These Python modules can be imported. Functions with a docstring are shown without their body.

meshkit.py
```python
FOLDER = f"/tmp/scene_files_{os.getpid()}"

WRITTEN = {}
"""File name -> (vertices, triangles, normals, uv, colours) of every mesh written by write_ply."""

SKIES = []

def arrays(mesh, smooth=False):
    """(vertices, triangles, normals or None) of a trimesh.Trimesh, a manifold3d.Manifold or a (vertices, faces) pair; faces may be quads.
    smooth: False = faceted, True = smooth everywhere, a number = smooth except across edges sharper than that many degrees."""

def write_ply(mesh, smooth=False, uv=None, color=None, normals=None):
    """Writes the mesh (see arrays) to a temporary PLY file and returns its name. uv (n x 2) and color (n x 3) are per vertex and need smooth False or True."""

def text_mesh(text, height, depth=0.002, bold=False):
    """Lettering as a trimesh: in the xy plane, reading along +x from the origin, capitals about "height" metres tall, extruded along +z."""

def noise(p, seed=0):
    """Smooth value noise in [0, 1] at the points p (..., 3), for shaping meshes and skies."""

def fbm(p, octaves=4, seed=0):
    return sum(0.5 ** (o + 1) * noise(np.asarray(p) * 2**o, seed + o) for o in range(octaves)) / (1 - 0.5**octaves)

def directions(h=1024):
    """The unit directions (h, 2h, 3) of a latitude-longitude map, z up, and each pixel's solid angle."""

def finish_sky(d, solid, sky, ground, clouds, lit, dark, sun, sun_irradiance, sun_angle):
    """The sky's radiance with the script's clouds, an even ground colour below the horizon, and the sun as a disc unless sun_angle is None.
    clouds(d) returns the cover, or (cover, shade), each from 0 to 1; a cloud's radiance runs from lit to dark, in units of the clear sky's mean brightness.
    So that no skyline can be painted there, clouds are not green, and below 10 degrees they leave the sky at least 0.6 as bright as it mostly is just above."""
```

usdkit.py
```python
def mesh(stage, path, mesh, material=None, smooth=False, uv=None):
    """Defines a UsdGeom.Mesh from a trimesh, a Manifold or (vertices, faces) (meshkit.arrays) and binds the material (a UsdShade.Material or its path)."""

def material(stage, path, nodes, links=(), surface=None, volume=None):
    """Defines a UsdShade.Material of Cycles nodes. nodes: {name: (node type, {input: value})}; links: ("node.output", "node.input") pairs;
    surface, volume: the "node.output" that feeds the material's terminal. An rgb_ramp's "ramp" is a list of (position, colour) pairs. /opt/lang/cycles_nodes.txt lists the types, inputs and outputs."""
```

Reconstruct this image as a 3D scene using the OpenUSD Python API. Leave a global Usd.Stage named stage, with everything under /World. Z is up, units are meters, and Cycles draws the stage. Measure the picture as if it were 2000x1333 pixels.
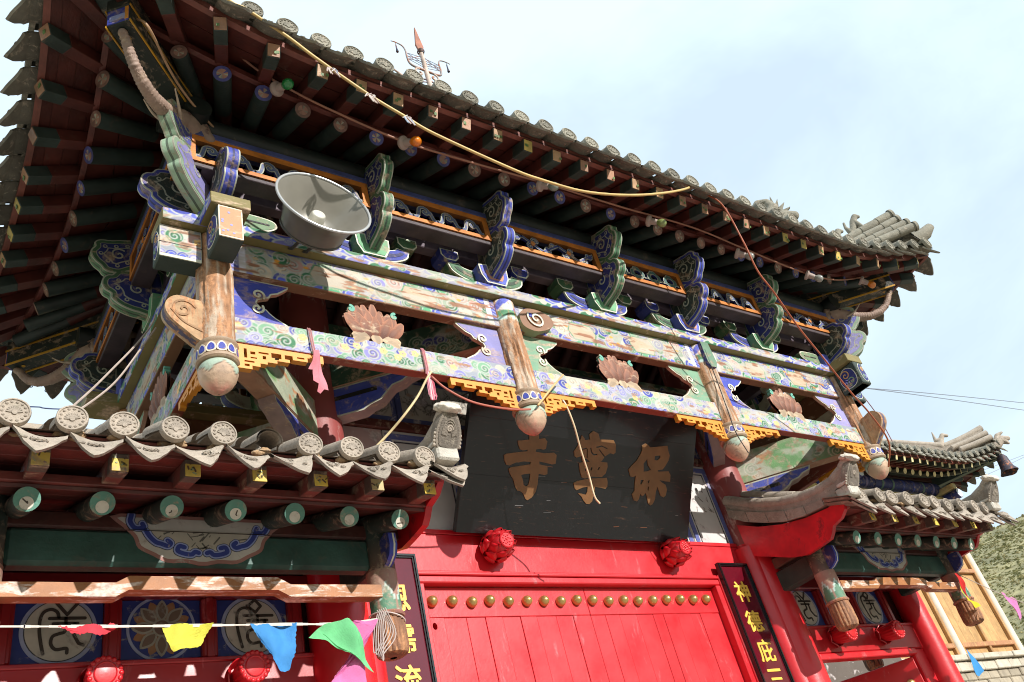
import math, random
import numpy as np
import shapely
from shapely.geometry import Polygon, LineString, Point, MultiPolygon, box as sbox
from shapely import affinity
import mapbox_earcut
from scipy import sparse
from scipy.spatial import ConvexHull
import trimesh, manifold3d
import meshkit, usdkit
from pxr import Usd, UsdGeom, UsdLux, UsdShade, Gf, Sdf, Vt

random.seed(7)
RNG = np.random.default_rng(7)
PI = math.pi
stage = Usd.Stage.CreateInMemory()
UsdGeom.SetStageUpAxis(stage, "Z")
UsdGeom.SetStageMetersPerUnit(stage, 1.0)
UsdGeom.Xform.Define(stage, "/World")
UsdGeom.Scope.Define(stage, "/World/Looks")
Tn = Sdf.ValueTypeNames

# ------------------------------------------------------------------ camera, sky, sun, exposure
CAM_YAW, CAM_PITCH, CAM_ROLL, CAM_EYE = 42.2, 34.6, -16.0, (0.0, 0.0, 1.6)
FOCAL_MM, EXPOSURE = 36.0 * 1680 / 2000, 0.52
SUN = np.array([0.19, -1.0, 0.44]); SUN = SUN / np.linalg.norm(SUN)
SUN_INTENSITY, SKY_STRENGTH = 1.06, 0.075

cam = UsdGeom.Camera.Define(stage, "/World/camera")
yw, pt, rl = (math.radians(a) for a in (CAM_YAW, CAM_PITCH, CAM_ROLL))
fwd = np.array([math.sin(yw) * math.cos(pt), math.cos(yw) * math.cos(pt), math.sin(pt)])
r0 = np.array([math.cos(yw), -math.sin(yw), 0.0]); u0 = np.cross(r0, fwd)
rgt = math.cos(rl) * r0 + math.sin(rl) * u0
upv = -math.sin(rl) * r0 + math.cos(rl) * u0
cm = np.eye(4); cm[0, :3], cm[1, :3], cm[2, :3], cm[3, :3] = rgt, upv, -fwd, CAM_EYE
cam.AddTransformOp().Set(Gf.Matrix4d(*cm.ravel().tolist()))
cam.CreateHorizontalApertureAttr(36.0); cam.CreateVerticalApertureAttr(36.0 * 682 / 1024)
cam.CreateFocalLengthAttr(FOCAL_MM); cam.CreateClippingRangeAttr(Gf.Vec2f(0.05, 5000.0))
cam.CreateExposureAttr(EXPOSURE)

elev = math.asin(SUN[2]); rot = math.atan2(SUN[0], SUN[1])
sky_mat = usdkit.material(stage, "/World/Looks/sky_look", {
    "sky": ("sky_texture", {"sky_type": "single_scattering", "sun_disc": False, "sun_elevation": elev, "sun_rotation": rot, "altitude": 1800.0, "air_density": 1.0, "aerosol_density": 1.6, "ozone_density": 1.0}),
    "tc": ("texture_coordinate", {}),
    "mp": ("mapping", {"scale": (1.0, 1.0, 2.2)}),
    "nz": ("noise_texture", {"scale": 1.7, "detail": 7.0, "roughness": 0.55, "distortion": 0.4}),
    "mr": ("map_range", {"from_min": 0.36, "from_max": 0.60, "to_min": 0.74, "to_max": 1.0, "clamp": True}),
    "mx": ("mix", {"color2": (8.6, 10.5, 11.9)}),
    "bg": ("background_shader", {"strength": SKY_STRENGTH})},
    [("tc.generated", "mp.vector"), ("mp.vector", "nz.vector"), ("nz.fac", "mr.value"), ("mr.result", "mx.fac"), ("sky.color", "mx.color1"), ("mx.color", "bg.color")], surface="bg.background")
dome = UsdLux.DomeLight.Define(stage, "/World/sky")
UsdShade.MaterialBindingAPI.Apply(dome.GetPrim()).Bind(sky_mat)
dome.GetPrim().SetCustomDataByKey("kind", "structure")
sun = UsdLux.DistantLight.Define(stage, "/World/sun")
sun.CreateNormalizeAttr(True); sun.CreateIntensityAttr(SUN_INTENSITY); sun.CreateAngleAttr(0.55); sun.CreateColorAttr(Gf.Vec3f(1.0, 0.965, 0.92))
zx_ = np.cross([0, 0, 1.0], SUN); zx_ /= np.linalg.norm(zx_); zy_ = np.cross(SUN, zx_)
sm = np.eye(4); sm[0, :3], sm[1, :3], sm[2, :3] = zx_, zy_, SUN
sun.AddTransformOp().Set(Gf.Matrix4d(*sm.ravel().tolist()))

# ------------------------------------------------------------------ scene writing
def srgb(r, g, b):
    c = np.array([r, g, b], float) / 255.0
    return np.where(c <= 0.04045, c / 12.92, ((c + 0.055) / 1.055) ** 2.4)

class Node:
    def __init__(self, path, base): self.path, self.base, self.names = path, np.asarray(base, float), {}
    def child(self, name):
        k = self.names.get(name, 0); self.names[name] = k + 1
        return f"{self.path}/{name}" + (f"_{k:03d}" if k else "")
ROOT = Node("/World", (0, 0, 0))

def tag(prim, label=None, cat=None, group=None, kind=None):
    for k, v in (("label", label), ("category", cat), ("group", group), ("kind", kind)):
        if v: prim.SetCustomDataByKey(k, v)

def thing(name, label, cat, base=(0, 0, 0), group=None):
    path = ROOT.child(name)
    x = UsdGeom.Xform.Define(stage, path); x.AddTranslateOp().Set(Gf.Vec3d(*map(float, base)))
    tag(x.GetPrim(), label, cat, group)
    return Node(path, base)

class MB:
    """Collects primitives into one mesh: vertices, triangles, a paint colour per vertex and a smoothing angle per primitive."""
    def __init__(self): self.v, self.f, self.c, self.a, self.n = [], [], [], [], 0
    def add(self, V, F, col, ang=35.0):
        V = np.asarray(V, float); F = np.asarray(F, int)
        if F.shape[1] == 4: F = np.vstack([F[:, [0, 1, 2]], F[:, [0, 2, 3]]])
        col = np.asarray(col, float)
        self.c.append(np.broadcast_to(col, V.shape) if col.ndim == 1 else col)
        self.v.append(V); self.f.append(F + self.n); self.a.append(np.full(len(F), math.cos(math.radians(ang)))); self.n += len(V)
        return self
    def merge(self, o, M=None):
        v, f, c, a = o.raw()
        if M is not None: v = v @ M[:3, :3].T + M[:3, 3]
        if M is not None and np.linalg.det(M[:3, :3]) < 0: f = f[:, ::-1]
        self.v.append(v); self.f.append(f + self.n); self.c.append(c); self.a.append(a); self.n += len(v)
        return self
    def raw(self): return np.vstack(self.v), np.vstack(self.f), np.vstack(self.c), np.concatenate(self.a)
    def done(self):
        V, F, C, A = self.raw()
        fn = np.cross(V[F[:, 1]] - V[F[:, 0]], V[F[:, 2]] - V[F[:, 0]])
        ar = np.linalg.norm(fn, axis=1); ok = ar > 1e-12
        F, fn, ar, A = F[ok], fn[ok], ar[ok], A[ok]
        un = fn / ar[:, None]
        m = len(F)
        cv = F.ravel(); cf = np.repeat(np.arange(m), 3)
        inc = sparse.csr_matrix((np.ones(3 * m, np.float32), (np.arange(3 * m), cv)), shape=(3 * m, len(V)))
        P = (inc @ inc.T).tocoo()
        i, j = P.row, P.col
        keep = np.einsum("ij,ij->i", un[cf[i]], un[cf[j]]) > A[cf[i]]
        i, j = i[keep], j[keep]
        N = np.zeros((3 * m, 3))
        w = fn[cf[j]]
        for k in range(3): N[:, k] = np.bincount(i, weights=w[:, k], minlength=3 * m)
        ln = np.linalg.norm(N, axis=1, keepdims=True); N = np.where(ln > 1e-12, N / np.maximum(ln, 1e-12), un[cf])
        key = np.column_stack([cv, np.round(N * 60).astype(int)])
        _, first, inv = np.unique(key, axis=0, return_index=True, return_inverse=True)
        inv = np.asarray(inv).ravel()
        return V[cv[first]], inv.reshape(-1, 3), N[first], C[cv[first]]

def put(parent, name, mb, mat, M=None, label=None, cat=None, group=None, kind=None, base=None):
    """Writes a builder (or its done() arrays) as one Mesh prim below parent (a Node, or None for the top level)."""
    top = parent is None
    par = ROOT if top else parent
    path = par.child(name)
    V, F, N, C = mb.done() if isinstance(mb, MB) else mb
    if M is not None:
        V = V @ M[:3, :3].T + M[:3, 3]; N = N @ M[:3, :3].T
        if np.linalg.det(M[:3, :3]) < 0: F = F[:, ::-1]
    b = np.asarray(base, float) if (top and base is not None) else par.base
    V = V - b
    m = UsdGeom.Mesh.Define(stage, path)
    if top and base is not None: m.AddTranslateOp().Set(Gf.Vec3d(*map(float, b)))
    m.CreatePointsAttr(Vt.Vec3fArray.FromNumpy(np.ascontiguousarray(V, np.float32)))
    m.CreateFaceVertexCountsAttr(Vt.IntArray.FromNumpy(np.full(len(F), 3, np.int32)))
    m.CreateFaceVertexIndicesAttr(Vt.IntArray.FromNumpy(np.ascontiguousarray(F, np.int32).ravel()))
    m.CreateSubdivisionSchemeAttr("none")
    m.CreateNormalsAttr(Vt.Vec3fArray.FromNumpy(np.ascontiguousarray(N, np.float32))); m.SetNormalsInterpolation("vertex")
    UsdGeom.PrimvarsAPI(m).CreatePrimvar("paint", Tn.Color3fArray, "vertex").Set(Vt.Vec3fArray.FromNumpy(np.ascontiguousarray(C, np.float32)))
    UsdShade.MaterialBindingAPI.Apply(m.GetPrim()).Bind(MATS[mat])
    tag(m.GetPrim(), label, cat, group, kind)
    return Node(path, b)

def frame(O, U, V, W=None):
    U, V = np.asarray(U, float), np.asarray(V, float)
    M = np.eye(4); M[:3, 0], M[:3, 1], M[:3, 2], M[:3, 3] = U, V, (np.cross(U, V) if W is None else W), O
    return M
def xf(M, P): return np.asarray(P, float) @ M[:3, :3].T + M[:3, 3]
def unit(v): v = np.asarray(v, float); return v / np.linalg.norm(v)

_BOX = np.array([[x, y, z] for x in (-.5, .5) for y in (-.5, .5) for z in (-.5, .5)])
_BOXF = np.array([[0, 1, 3], [0, 3, 2], [4, 6, 7], [4, 7, 5], [0, 4, 5], [0, 5, 1], [2, 3, 7], [2, 7, 6], [0, 2, 6], [0, 6, 4], [1, 5, 7], [1, 7, 3]])
def _chamfer_topology():
    pts = []
    for sx in (-1, 1):
        for sy in (-1, 1):
            for sz in (-1, 1):
                for k in range(3):
                    e = [.8, .8, .8]; e[k] = 1.0
                    pts.append([sx * e[0], sy * e[1], sz * e[2]])
    pts = np.array(pts); h = ConvexHull(pts); F = h.simplices.copy()
    for q, f in enumerate(F):
        n = np.cross(pts[f[1]] - pts[f[0]], pts[f[2]] - pts[f[0]])
        if n @ h.equations[q, :3] < 0: F[q] = f[::-1]
    return np.sign(pts), np.abs(pts) > .95, F
_CS, _CE, _CF = _chamfer_topology()
def cbox(mb, lo, hi, col, bev=0.006, M=None, ang=25):
    lo, hi = np.minimum(lo, hi).astype(float), np.maximum(lo, hi).astype(float)
    c, h = (lo + hi) / 2, (hi - lo) / 2
    b = min(bev, h.min() * .6)
    if b <= 0: V, F = c + _BOX * 2 * h, _BOXF
    else: V, F = c + _CS * np.where(_CE, h, h - b), _CF
    if M is not None: V = xf(M, V); F = F[:, ::-1] if np.linalg.det(M[:3, :3]) < 0 else F
    return mb.add(V, F, col, ang)

def beam(mb, p0, p1, w, h, col, up=(0, 0, 1), bev=.006):
    """A box from p0 to p1, w wide and h high (centre line)."""
    p0, p1 = np.asarray(p0, float), np.asarray(p1, float); d = p1 - p0; L = np.linalg.norm(d); d /= L
    s = unit(np.cross(d, up)); t = np.cross(s, d)
    return cbox(mb, (0, -w / 2, -h / 2), (L, w / 2, h / 2), col, bev, frame(p0, d, s, t) if np.dot(np.cross(d, s), t) > 0 else frame(p0, d, -s, t))

def ringgrid(rings, closed=True):
    n, k = rings.shape[:2]; I = np.arange(n * k).reshape(n, k)
    J = np.roll(I, -1, 1) if closed else I[:, 1:]; I2 = I if closed else I[:, :-1]
    a, b, c, d = I2[:-1], J[:-1], J[1:], I2[1:]
    return rings.reshape(-1, 3), np.stack([a.ravel(), b.ravel(), c.ravel(), d.ravel()], 1)

def tube(mb, pts, r, col, n=8, caps=True, up=(0, 0, 1), ang=60):
    pts = np.asarray(pts, float); m = len(pts); r = np.broadcast_to(np.asarray(r, float), (m,))
    t = np.gradient(pts, axis=0); t /= np.maximum(np.linalg.norm(t, axis=1, keepdims=True), 1e-12)
    a = np.cross(t[0], up)
    if np.linalg.norm(a) < 1e-3: a = np.cross(t[0], (1, 0, 0))
    a = unit(a); th = np.arange(n) * 2 * PI / n; R = []
    for k in range(m):
        a = unit(a - t[k] * (a @ t[k])); b = np.cross(t[k], a)
        R.append(pts[k] + r[k] * (np.cos(th)[:, None] * a + np.sin(th)[:, None] * b))
    V, F = ringgrid(np.array(R)); col = np.asarray(col, float)
    cc = col if col.ndim == 1 else np.repeat(col, n, 0)
    mb.add(V, F, cc, ang)
    if caps:
        for k, s in ((0, 1), (m - 1, -1)):
            if r[k] > 1e-4:
                idx = np.arange(n); f = np.array([[n, (i + 1) % n, i] if s > 0 else [n, i, (i + 1) % n] for i in idx])
                mb.add(np.vstack([R[k], pts[k]]), f, col if col.ndim == 1 else col[k], 10)
    return mb

def lathe(mb, prof, M, col, n=24, rfun=None, cfun=None, ang=40):
    """prof: (radius, height) list, revolved round the frame's third axis."""
    prof = np.asarray(prof, float); th = np.arange(n) * 2 * PI / n
    T, H = np.meshgrid(th, prof[:, 1]); Rr = np.repeat(prof[:, :1], n, 1)
    if rfun is not None: Rr = Rr * rfun(T, H)
    rings = np.stack([Rr * np.cos(T), Rr * np.sin(T), H], -1)
    V, F = ringgrid(rings)
    c = col if cfun is None else cfun(T, H).reshape(-1, 3)
    return mb.add(xf(M, V), F if np.linalg.det(M[:3, :3]) > 0 else F[:, ::-1], c, ang)

def ring_coords(r):
    p = np.asarray(r.coords)[:-1, :2]
    return p
def tri(poly):
    rings = [ring_coords(poly.exterior)] + [ring_coords(q) for q in poly.interiors]
    V = np.vstack(rings); ends = np.cumsum([len(r) for r in rings]).astype(np.uint32)
    return V, mapbox_earcut.triangulate_float64(V, ends).reshape(-1, 3).astype(int)
def polys(g):
    if g.is_empty: return []
    return [q for q in (g.geoms if hasattr(g, "geoms") else [g]) if isinstance(q, Polygon) and q.area > 1e-8]
def ccw(V, F):
    a = V[F]; s = (a[:, 1, 0] - a[:, 0, 0]) * (a[:, 2, 1] - a[:, 0, 1]) - (a[:, 1, 1] - a[:, 0, 1]) * (a[:, 2, 0] - a[:, 0, 0])
    F = F.copy(); F[s < 0] = F[s < 0][:, ::-1]; return F

def prism(mb, geom, M, d0, d1, col, side=None, back=True, ang=32, bands=None, cap=True):
    """Extrudes a polygon of the frame's first two axes from d0 to d1 along the third. bands: (share, colour) list across the depth for the sides."""
    side = col if side is None else side
    flip = np.linalg.det(M[:3, :3]) < 0
    for P in polys(geom):
        V, F = tri(P); F = ccw(V, F)
        f1, f0 = (F[:, ::-1], F) if flip else (F, F[:, ::-1])
        if cap: mb.add(xf(M, np.column_stack([V, np.full(len(V), d1)])), f1, col, 20)
        if back: mb.add(xf(M, np.column_stack([V, np.full(len(V), d0)])), f0, col, 20)
        bl = bands or [(1.0, side)]
        for rg, ext in [(P.exterior, True)] + [(q, False) for q in P.interiors]:
            p = ring_coords(rg)
            if rg.is_ccw != ext: p = p[::-1]
            a = 0.0
            for share, bc in bl:
                z0, z1 = d0 + (d1 - d0) * a, d0 + (d1 - d0) * (a + share); a += share
                R = np.stack([np.column_stack([p, np.full(len(p), z0)]), np.column_stack([p, np.full(len(p), z1)])])
                VV, FF = ringgrid(R)
                mb.add(xf(M, VV), FF[:, ::-1] if flip else FF, bc, ang)
    return mb

def quadgrid(mb, G, col, ang=40, flip=False):
    h, w = G.shape[:2]; V, F = ringgrid(G, closed=False)
    col = np.asarray(col, float)
    return mb.add(V, F[:, ::-1] if flip else F, col if col.ndim == 1 else col.reshape(-1, 3), ang)

def smooth_poly(pts, k=4):
    """A closed Catmull-Rom curve through the points."""
    p = np.asarray(pts, float); n = len(p); out = []
    for i in range(n):
        a, b, c, d = p[i - 1], p[i], p[(i + 1) % n], p[(i + 2) % n]
        for t in np.arange(k) / k:
            out.append(.5 * (2 * b + (c - a) * t + (2 * a - 5 * b + 4 * c - d) * t * t + (3 * b - a - 3 * c + d) * t ** 3))
    return Polygon(out).buffer(0)
def smooth_line(pts, k=6):
    p = np.asarray(pts, float); q = np.vstack([2 * p[0] - p[1], p, 2 * p[-1] - p[-2]]); out = []
    for i in range(1, len(q) - 2):
        a, b, c, d = q[i - 1], q[i], q[i + 1], q[i + 2]
        for t in np.arange(k) / k:
            out.append(.5 * (2 * b + (c - a) * t + (2 * a - 5 * b + 4 * c - d) * t * t + (3 * b - a - 3 * c + d) * t ** 3))
    out.append(p[-1]); return np.array(out)
def spiral(cx, cy, r, turns=1.6, a0=0.0, hand=1, n=26):
    t = np.linspace(0, 1, n); rr = r * (1 - .88 * t); a = a0 + hand * turns * 2 * PI * t
    return np.column_stack([cx + rr * np.cos(a), cy + rr * np.sin(a)])
def stroke(pts, w): return LineString(pts).buffer(w / 2, cap_style="round", quad_segs=3)

def blob(balls, bones, pitch=.012, taubin=8):
    """One smooth body: hulls of spheres along bones. balls: {name: ((x,y,z), r)}"""
    S = {k: manifold3d.Manifold.sphere(r, 20).translate(list(map(float, p))) for k, (p, r) in balls.items()}
    parts = [manifold3d.Manifold.batch_hull([S[k] for k in b]) for b in bones]
    m = manifold3d.Manifold.batch_boolean(parts, manifold3d.OpType.Add).refine_to_length(pitch)
    me = m.to_mesh(); t = trimesh.Trimesh(np.array(me.vert_properties)[:, :3], np.array(me.tri_verts), process=True)
    trimesh.smoothing.filter_taubin(t, iterations=taubin)
    return np.array(t.vertices), np.array(t.faces)

# ------------------------------------------------------------------ looks
MATS = {}
def look(name, rough=.6, var=.25, vscale=7.0, wear=0.0, wsoft=.08, wmax=.9, wearcol=(.33, .22, .13), wscale=14.0, wstretch=(1, 1, 1), bump=.25, bscale=60.0, coat=0.0, metal=0.0, speck=0.0, speckcol=(.05, .05, .045), spec=.5, trans=0.0, coatr=.08, rvar=0.0):
    n = {"att": ("attribute", {"attribute": "paint"}), "geo": ("geometry", {}),
         "n1": ("noise_texture", {"scale": vscale, "detail": 6.0, "roughness": .6}),
         "r1": ("map_range", {"from_min": .25, "from_max": .75, "to_min": 1 - var, "to_max": 1 + var * .7}),
         "m1": ("mix", {"mix_type": "multiply", "fac": 1.0}),
         "p": ("principled_bsdf", {"roughness": rough, "metallic": metal, "coat_weight": coat, "coat_roughness": coatr, "specular_ior_level": spec})}
    L = [("geo.position", "n1.vector"), ("n1.fac", "r1.value"), ("att.color", "m1.color1"), ("r1.result", "m1.color2")]
    out = "m1.color"
    if wear:
        n["wm"] = ("mapping", {"scale": wstretch}); n["n2"] = ("noise_texture", {"scale": wscale, "detail": 9.0, "roughness": .68, "distortion": .6})
        n["r2"] = ("map_range", {"from_min": .65 - wear * .3, "from_max": .65 - wear * .3 + wsoft, "to_min": 0.0, "to_max": wmax, "clamp": True})
        n["n3"] = ("noise_texture", {"scale": 45.0, "detail": 5.0}); n["c3"] = ("rgb_ramp", {"ramp": [(.3, tuple(np.array(wearcol) * .55)), (.7, tuple(np.array(wearcol) * 1.35))]})
        n["m2"] = ("mix", {})
        L += [("geo.position", "wm.vector"), ("wm.vector", "n2.vector"), ("n2.fac", "r2.value"), ("geo.position", "n3.vector"), ("n3.fac", "c3.fac"), ("r2.result", "m2.fac"), (out, "m2.color1"), ("c3.color", "m2.color2")]
        out = "m2.color"
    if speck:
        n["n4"] = ("noise_texture", {"scale": 38.0, "detail": 7.0, "roughness": .75}); n["r4"] = ("map_range", {"from_min": .58, "from_max": .72, "to_min": 0.0, "to_max": speck, "clamp": True})
        n["m4"] = ("mix", {"color2": speckcol})
        L += [("geo.position", "n4.vector"), ("n4.fac", "r4.value"), ("r4.result", "m4.fac"), (out, "m4.color1")]
        out = "m4.color"
    L.append((out, "p.base_color"))
    if bump:
        n["nb"] = ("noise_texture", {"scale": bscale, "detail": 5.0, "roughness": .65}); n["b"] = ("bump", {"strength": bump, "distance": .01})
        L += [("geo.position", "nb.vector"), ("nb.fac", "b.height"), ("b.normal", "p.normal")]
    if rvar:
        n["nr"] = ("noise_texture", {"scale": 5.0, "detail": 6.0}); n["rr"] = ("map_range", {"from_min": .3, "from_max": .7, "to_min": max(rough - rvar, .05), "to_max": rough + rvar})
        L += [("geo.position", "nr.vector"), ("nr.fac", "rr.value"), ("rr.result", "p.roughness")]
    surf = "p.BSDF"
    if trans:
        n["tr"] = ("translucent_bsdf", {}); n["mc"] = ("mix_closure", {"fac": trans})
        L += [(out, "tr.color"), ("p.BSDF", "mc.closure1"), ("tr.BSDF", "mc.closure2")]; surf = "mc.closure"
    MATS[name] = usdkit.material(stage, f"/World/Looks/{name}", n, L, surface=surf)
look("worn_board", rough=.66, var=.2, wear=.55, wscale=8, wstretch=(.5, .5, 1.4), wsoft=.14, wmax=.8, wearcol=(.42, .29, .20), bump=.35, bscale=80)
look("old_paint", rough=.62, var=.30, wsoft=.14, wear=.42, wscale=11, wearcol=(.36, .26, .18), bump=.3, bscale=70)
look("sunny_paint", rough=.66, var=.16, wear=.30, wscale=9, wstretch=(.45, .45, 1.6), wearcol=(.50, .36, .24), bump=.35, bscale=80)
look("eave_paint", rough=.5, var=.5, wsoft=.2, wmax=.7, wear=.26, wscale=9, wearcol=(.13, .085, .06), bump=.3, bscale=50)
look("lacquer_red", rough=.40, var=.10, vscale=4, coat=.4, coatr=.30, bump=.14, bscale=28, rvar=.10, wear=.16, wscale=7, wstretch=(1, 1, .25), wearcol=(.50, .10, .11), speck=.12, speckcol=(.35, .03, .03))
look("gable_red", rough=.45, var=.45, vscale=4.5, coat=.3, coatr=.3, bump=.2, wear=.25, wscale=6, wearcol=(.28, .01, .015))
look("faded_red", rough=.5, var=.25, vscale=3.5, wear=.3, wscale=8, wstretch=(1, 1, .4), wearcol=(.40, .27, .24), bump=.2)
look("bare_wood", rough=.75, var=.45, vscale=11, wear=.55, wscale=22, wstretch=(1, 1, .18), wearcol=(.40, .19, .085), bump=.8, bscale=45)
look("new_wood", rough=.55, var=.30, vscale=9, wear=.45, wscale=16, wstretch=(.25, 1, 1.2), wearcol=(.62, .50, .42), bump=.25)
look("plank_wood", rough=.55, var=.35, vscale=5, wear=.36, wscale=12, wstretch=(1.6, 1, .12), wearcol=(.50, .31, .12), bump=.2)
look("tile_clay", rough=.88, var=.30, vscale=13, wear=.35, wscale=17, wearcol=(.36, .31, .24), bump=.9, bscale=95, speck=.75, speckcol=(.11, .095, .075))
look("fret_yellow", rough=.5, var=.15, bump=.1, speck=.12, speckcol=(.25, .1, .02))
look("black_lacquer", rough=.30, var=.35, vscale=6, wear=.12, wscale=26, wstretch=(.25, 1, 2.5), wearcol=(.10, .05, .03), bump=.12, bscale=40, coat=.4, coatr=.12, speck=.05, speckcol=(.3, .3, .3))
look("gilt", rough=.42, var=.25, metal=.12, bump=.12)
look("brass", rough=.34, var=.18, metal=.75, bump=.1)
look("plaster", rough=.85, var=.14, vscale=5, wear=.3, wscale=6, wearcol=(.50, .44, .42), bump=.3)
look("horn_metal", rough=.38, var=.12, metal=.25, bump=.06, speck=.15, speckcol=(.3, .27, .22))
look("plain", rough=.6, var=.12, bump=.1)
look("wire", rough=.5, var=.2, bump=0)
look("cloth", rough=.8, var=.12, vscale=20, bump=.3, bscale=120, trans=.35)
look("bulb_glass", rough=.12, var=.05, bump=0, coat=.6)
look("rust_metal", rough=.6, var=.4, metal=.2, wear=.4, wearcol=(.35, .13, .06), bump=.3)
look("stone", rough=.9, var=.3, vscale=6, bump=.8, bscale=40, speck=.3)
look("paving", rough=.9, var=.25, vscale=1.5, bump=.4, bscale=20)
look("grass", rough=.9, var=.45, vscale=1.2, wear=.5, wscale=.16, wearcol=(.20, .185, .09), bump=.5, bscale=6)

look("plank_pale", rough=.65, var=.2, vscale=5, bump=.15)
look("leafy", rough=.85, var=.4, vscale=1.0, bump=0, trans=.2)

RED = srgb(198, 20, 32); DKRED = srgb(80, 36, 29); GREEN = srgb(72, 112, 80); DKGREEN = srgb(46, 58, 53); BLUE = srgb(54, 66, 158); DKBLUE = srgb(36, 44, 108)
PALE = srgb(206, 208, 188); CREAM = srgb(226, 212, 190); ORANGE = srgb(196, 118, 44); YEL = srgb(212, 138, 38); LILAC = srgb(150, 146, 205); TEAL = srgb(96, 160, 140); PINKW = srgb(176, 132, 112)
OLIVE = srgb(128, 116, 70); BROWN = srgb(120, 82, 56); TILE = srgb(146, 141, 126); BLACK = srgb(16, 16, 17); GOLDB = srgb(128, 92, 58)
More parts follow.
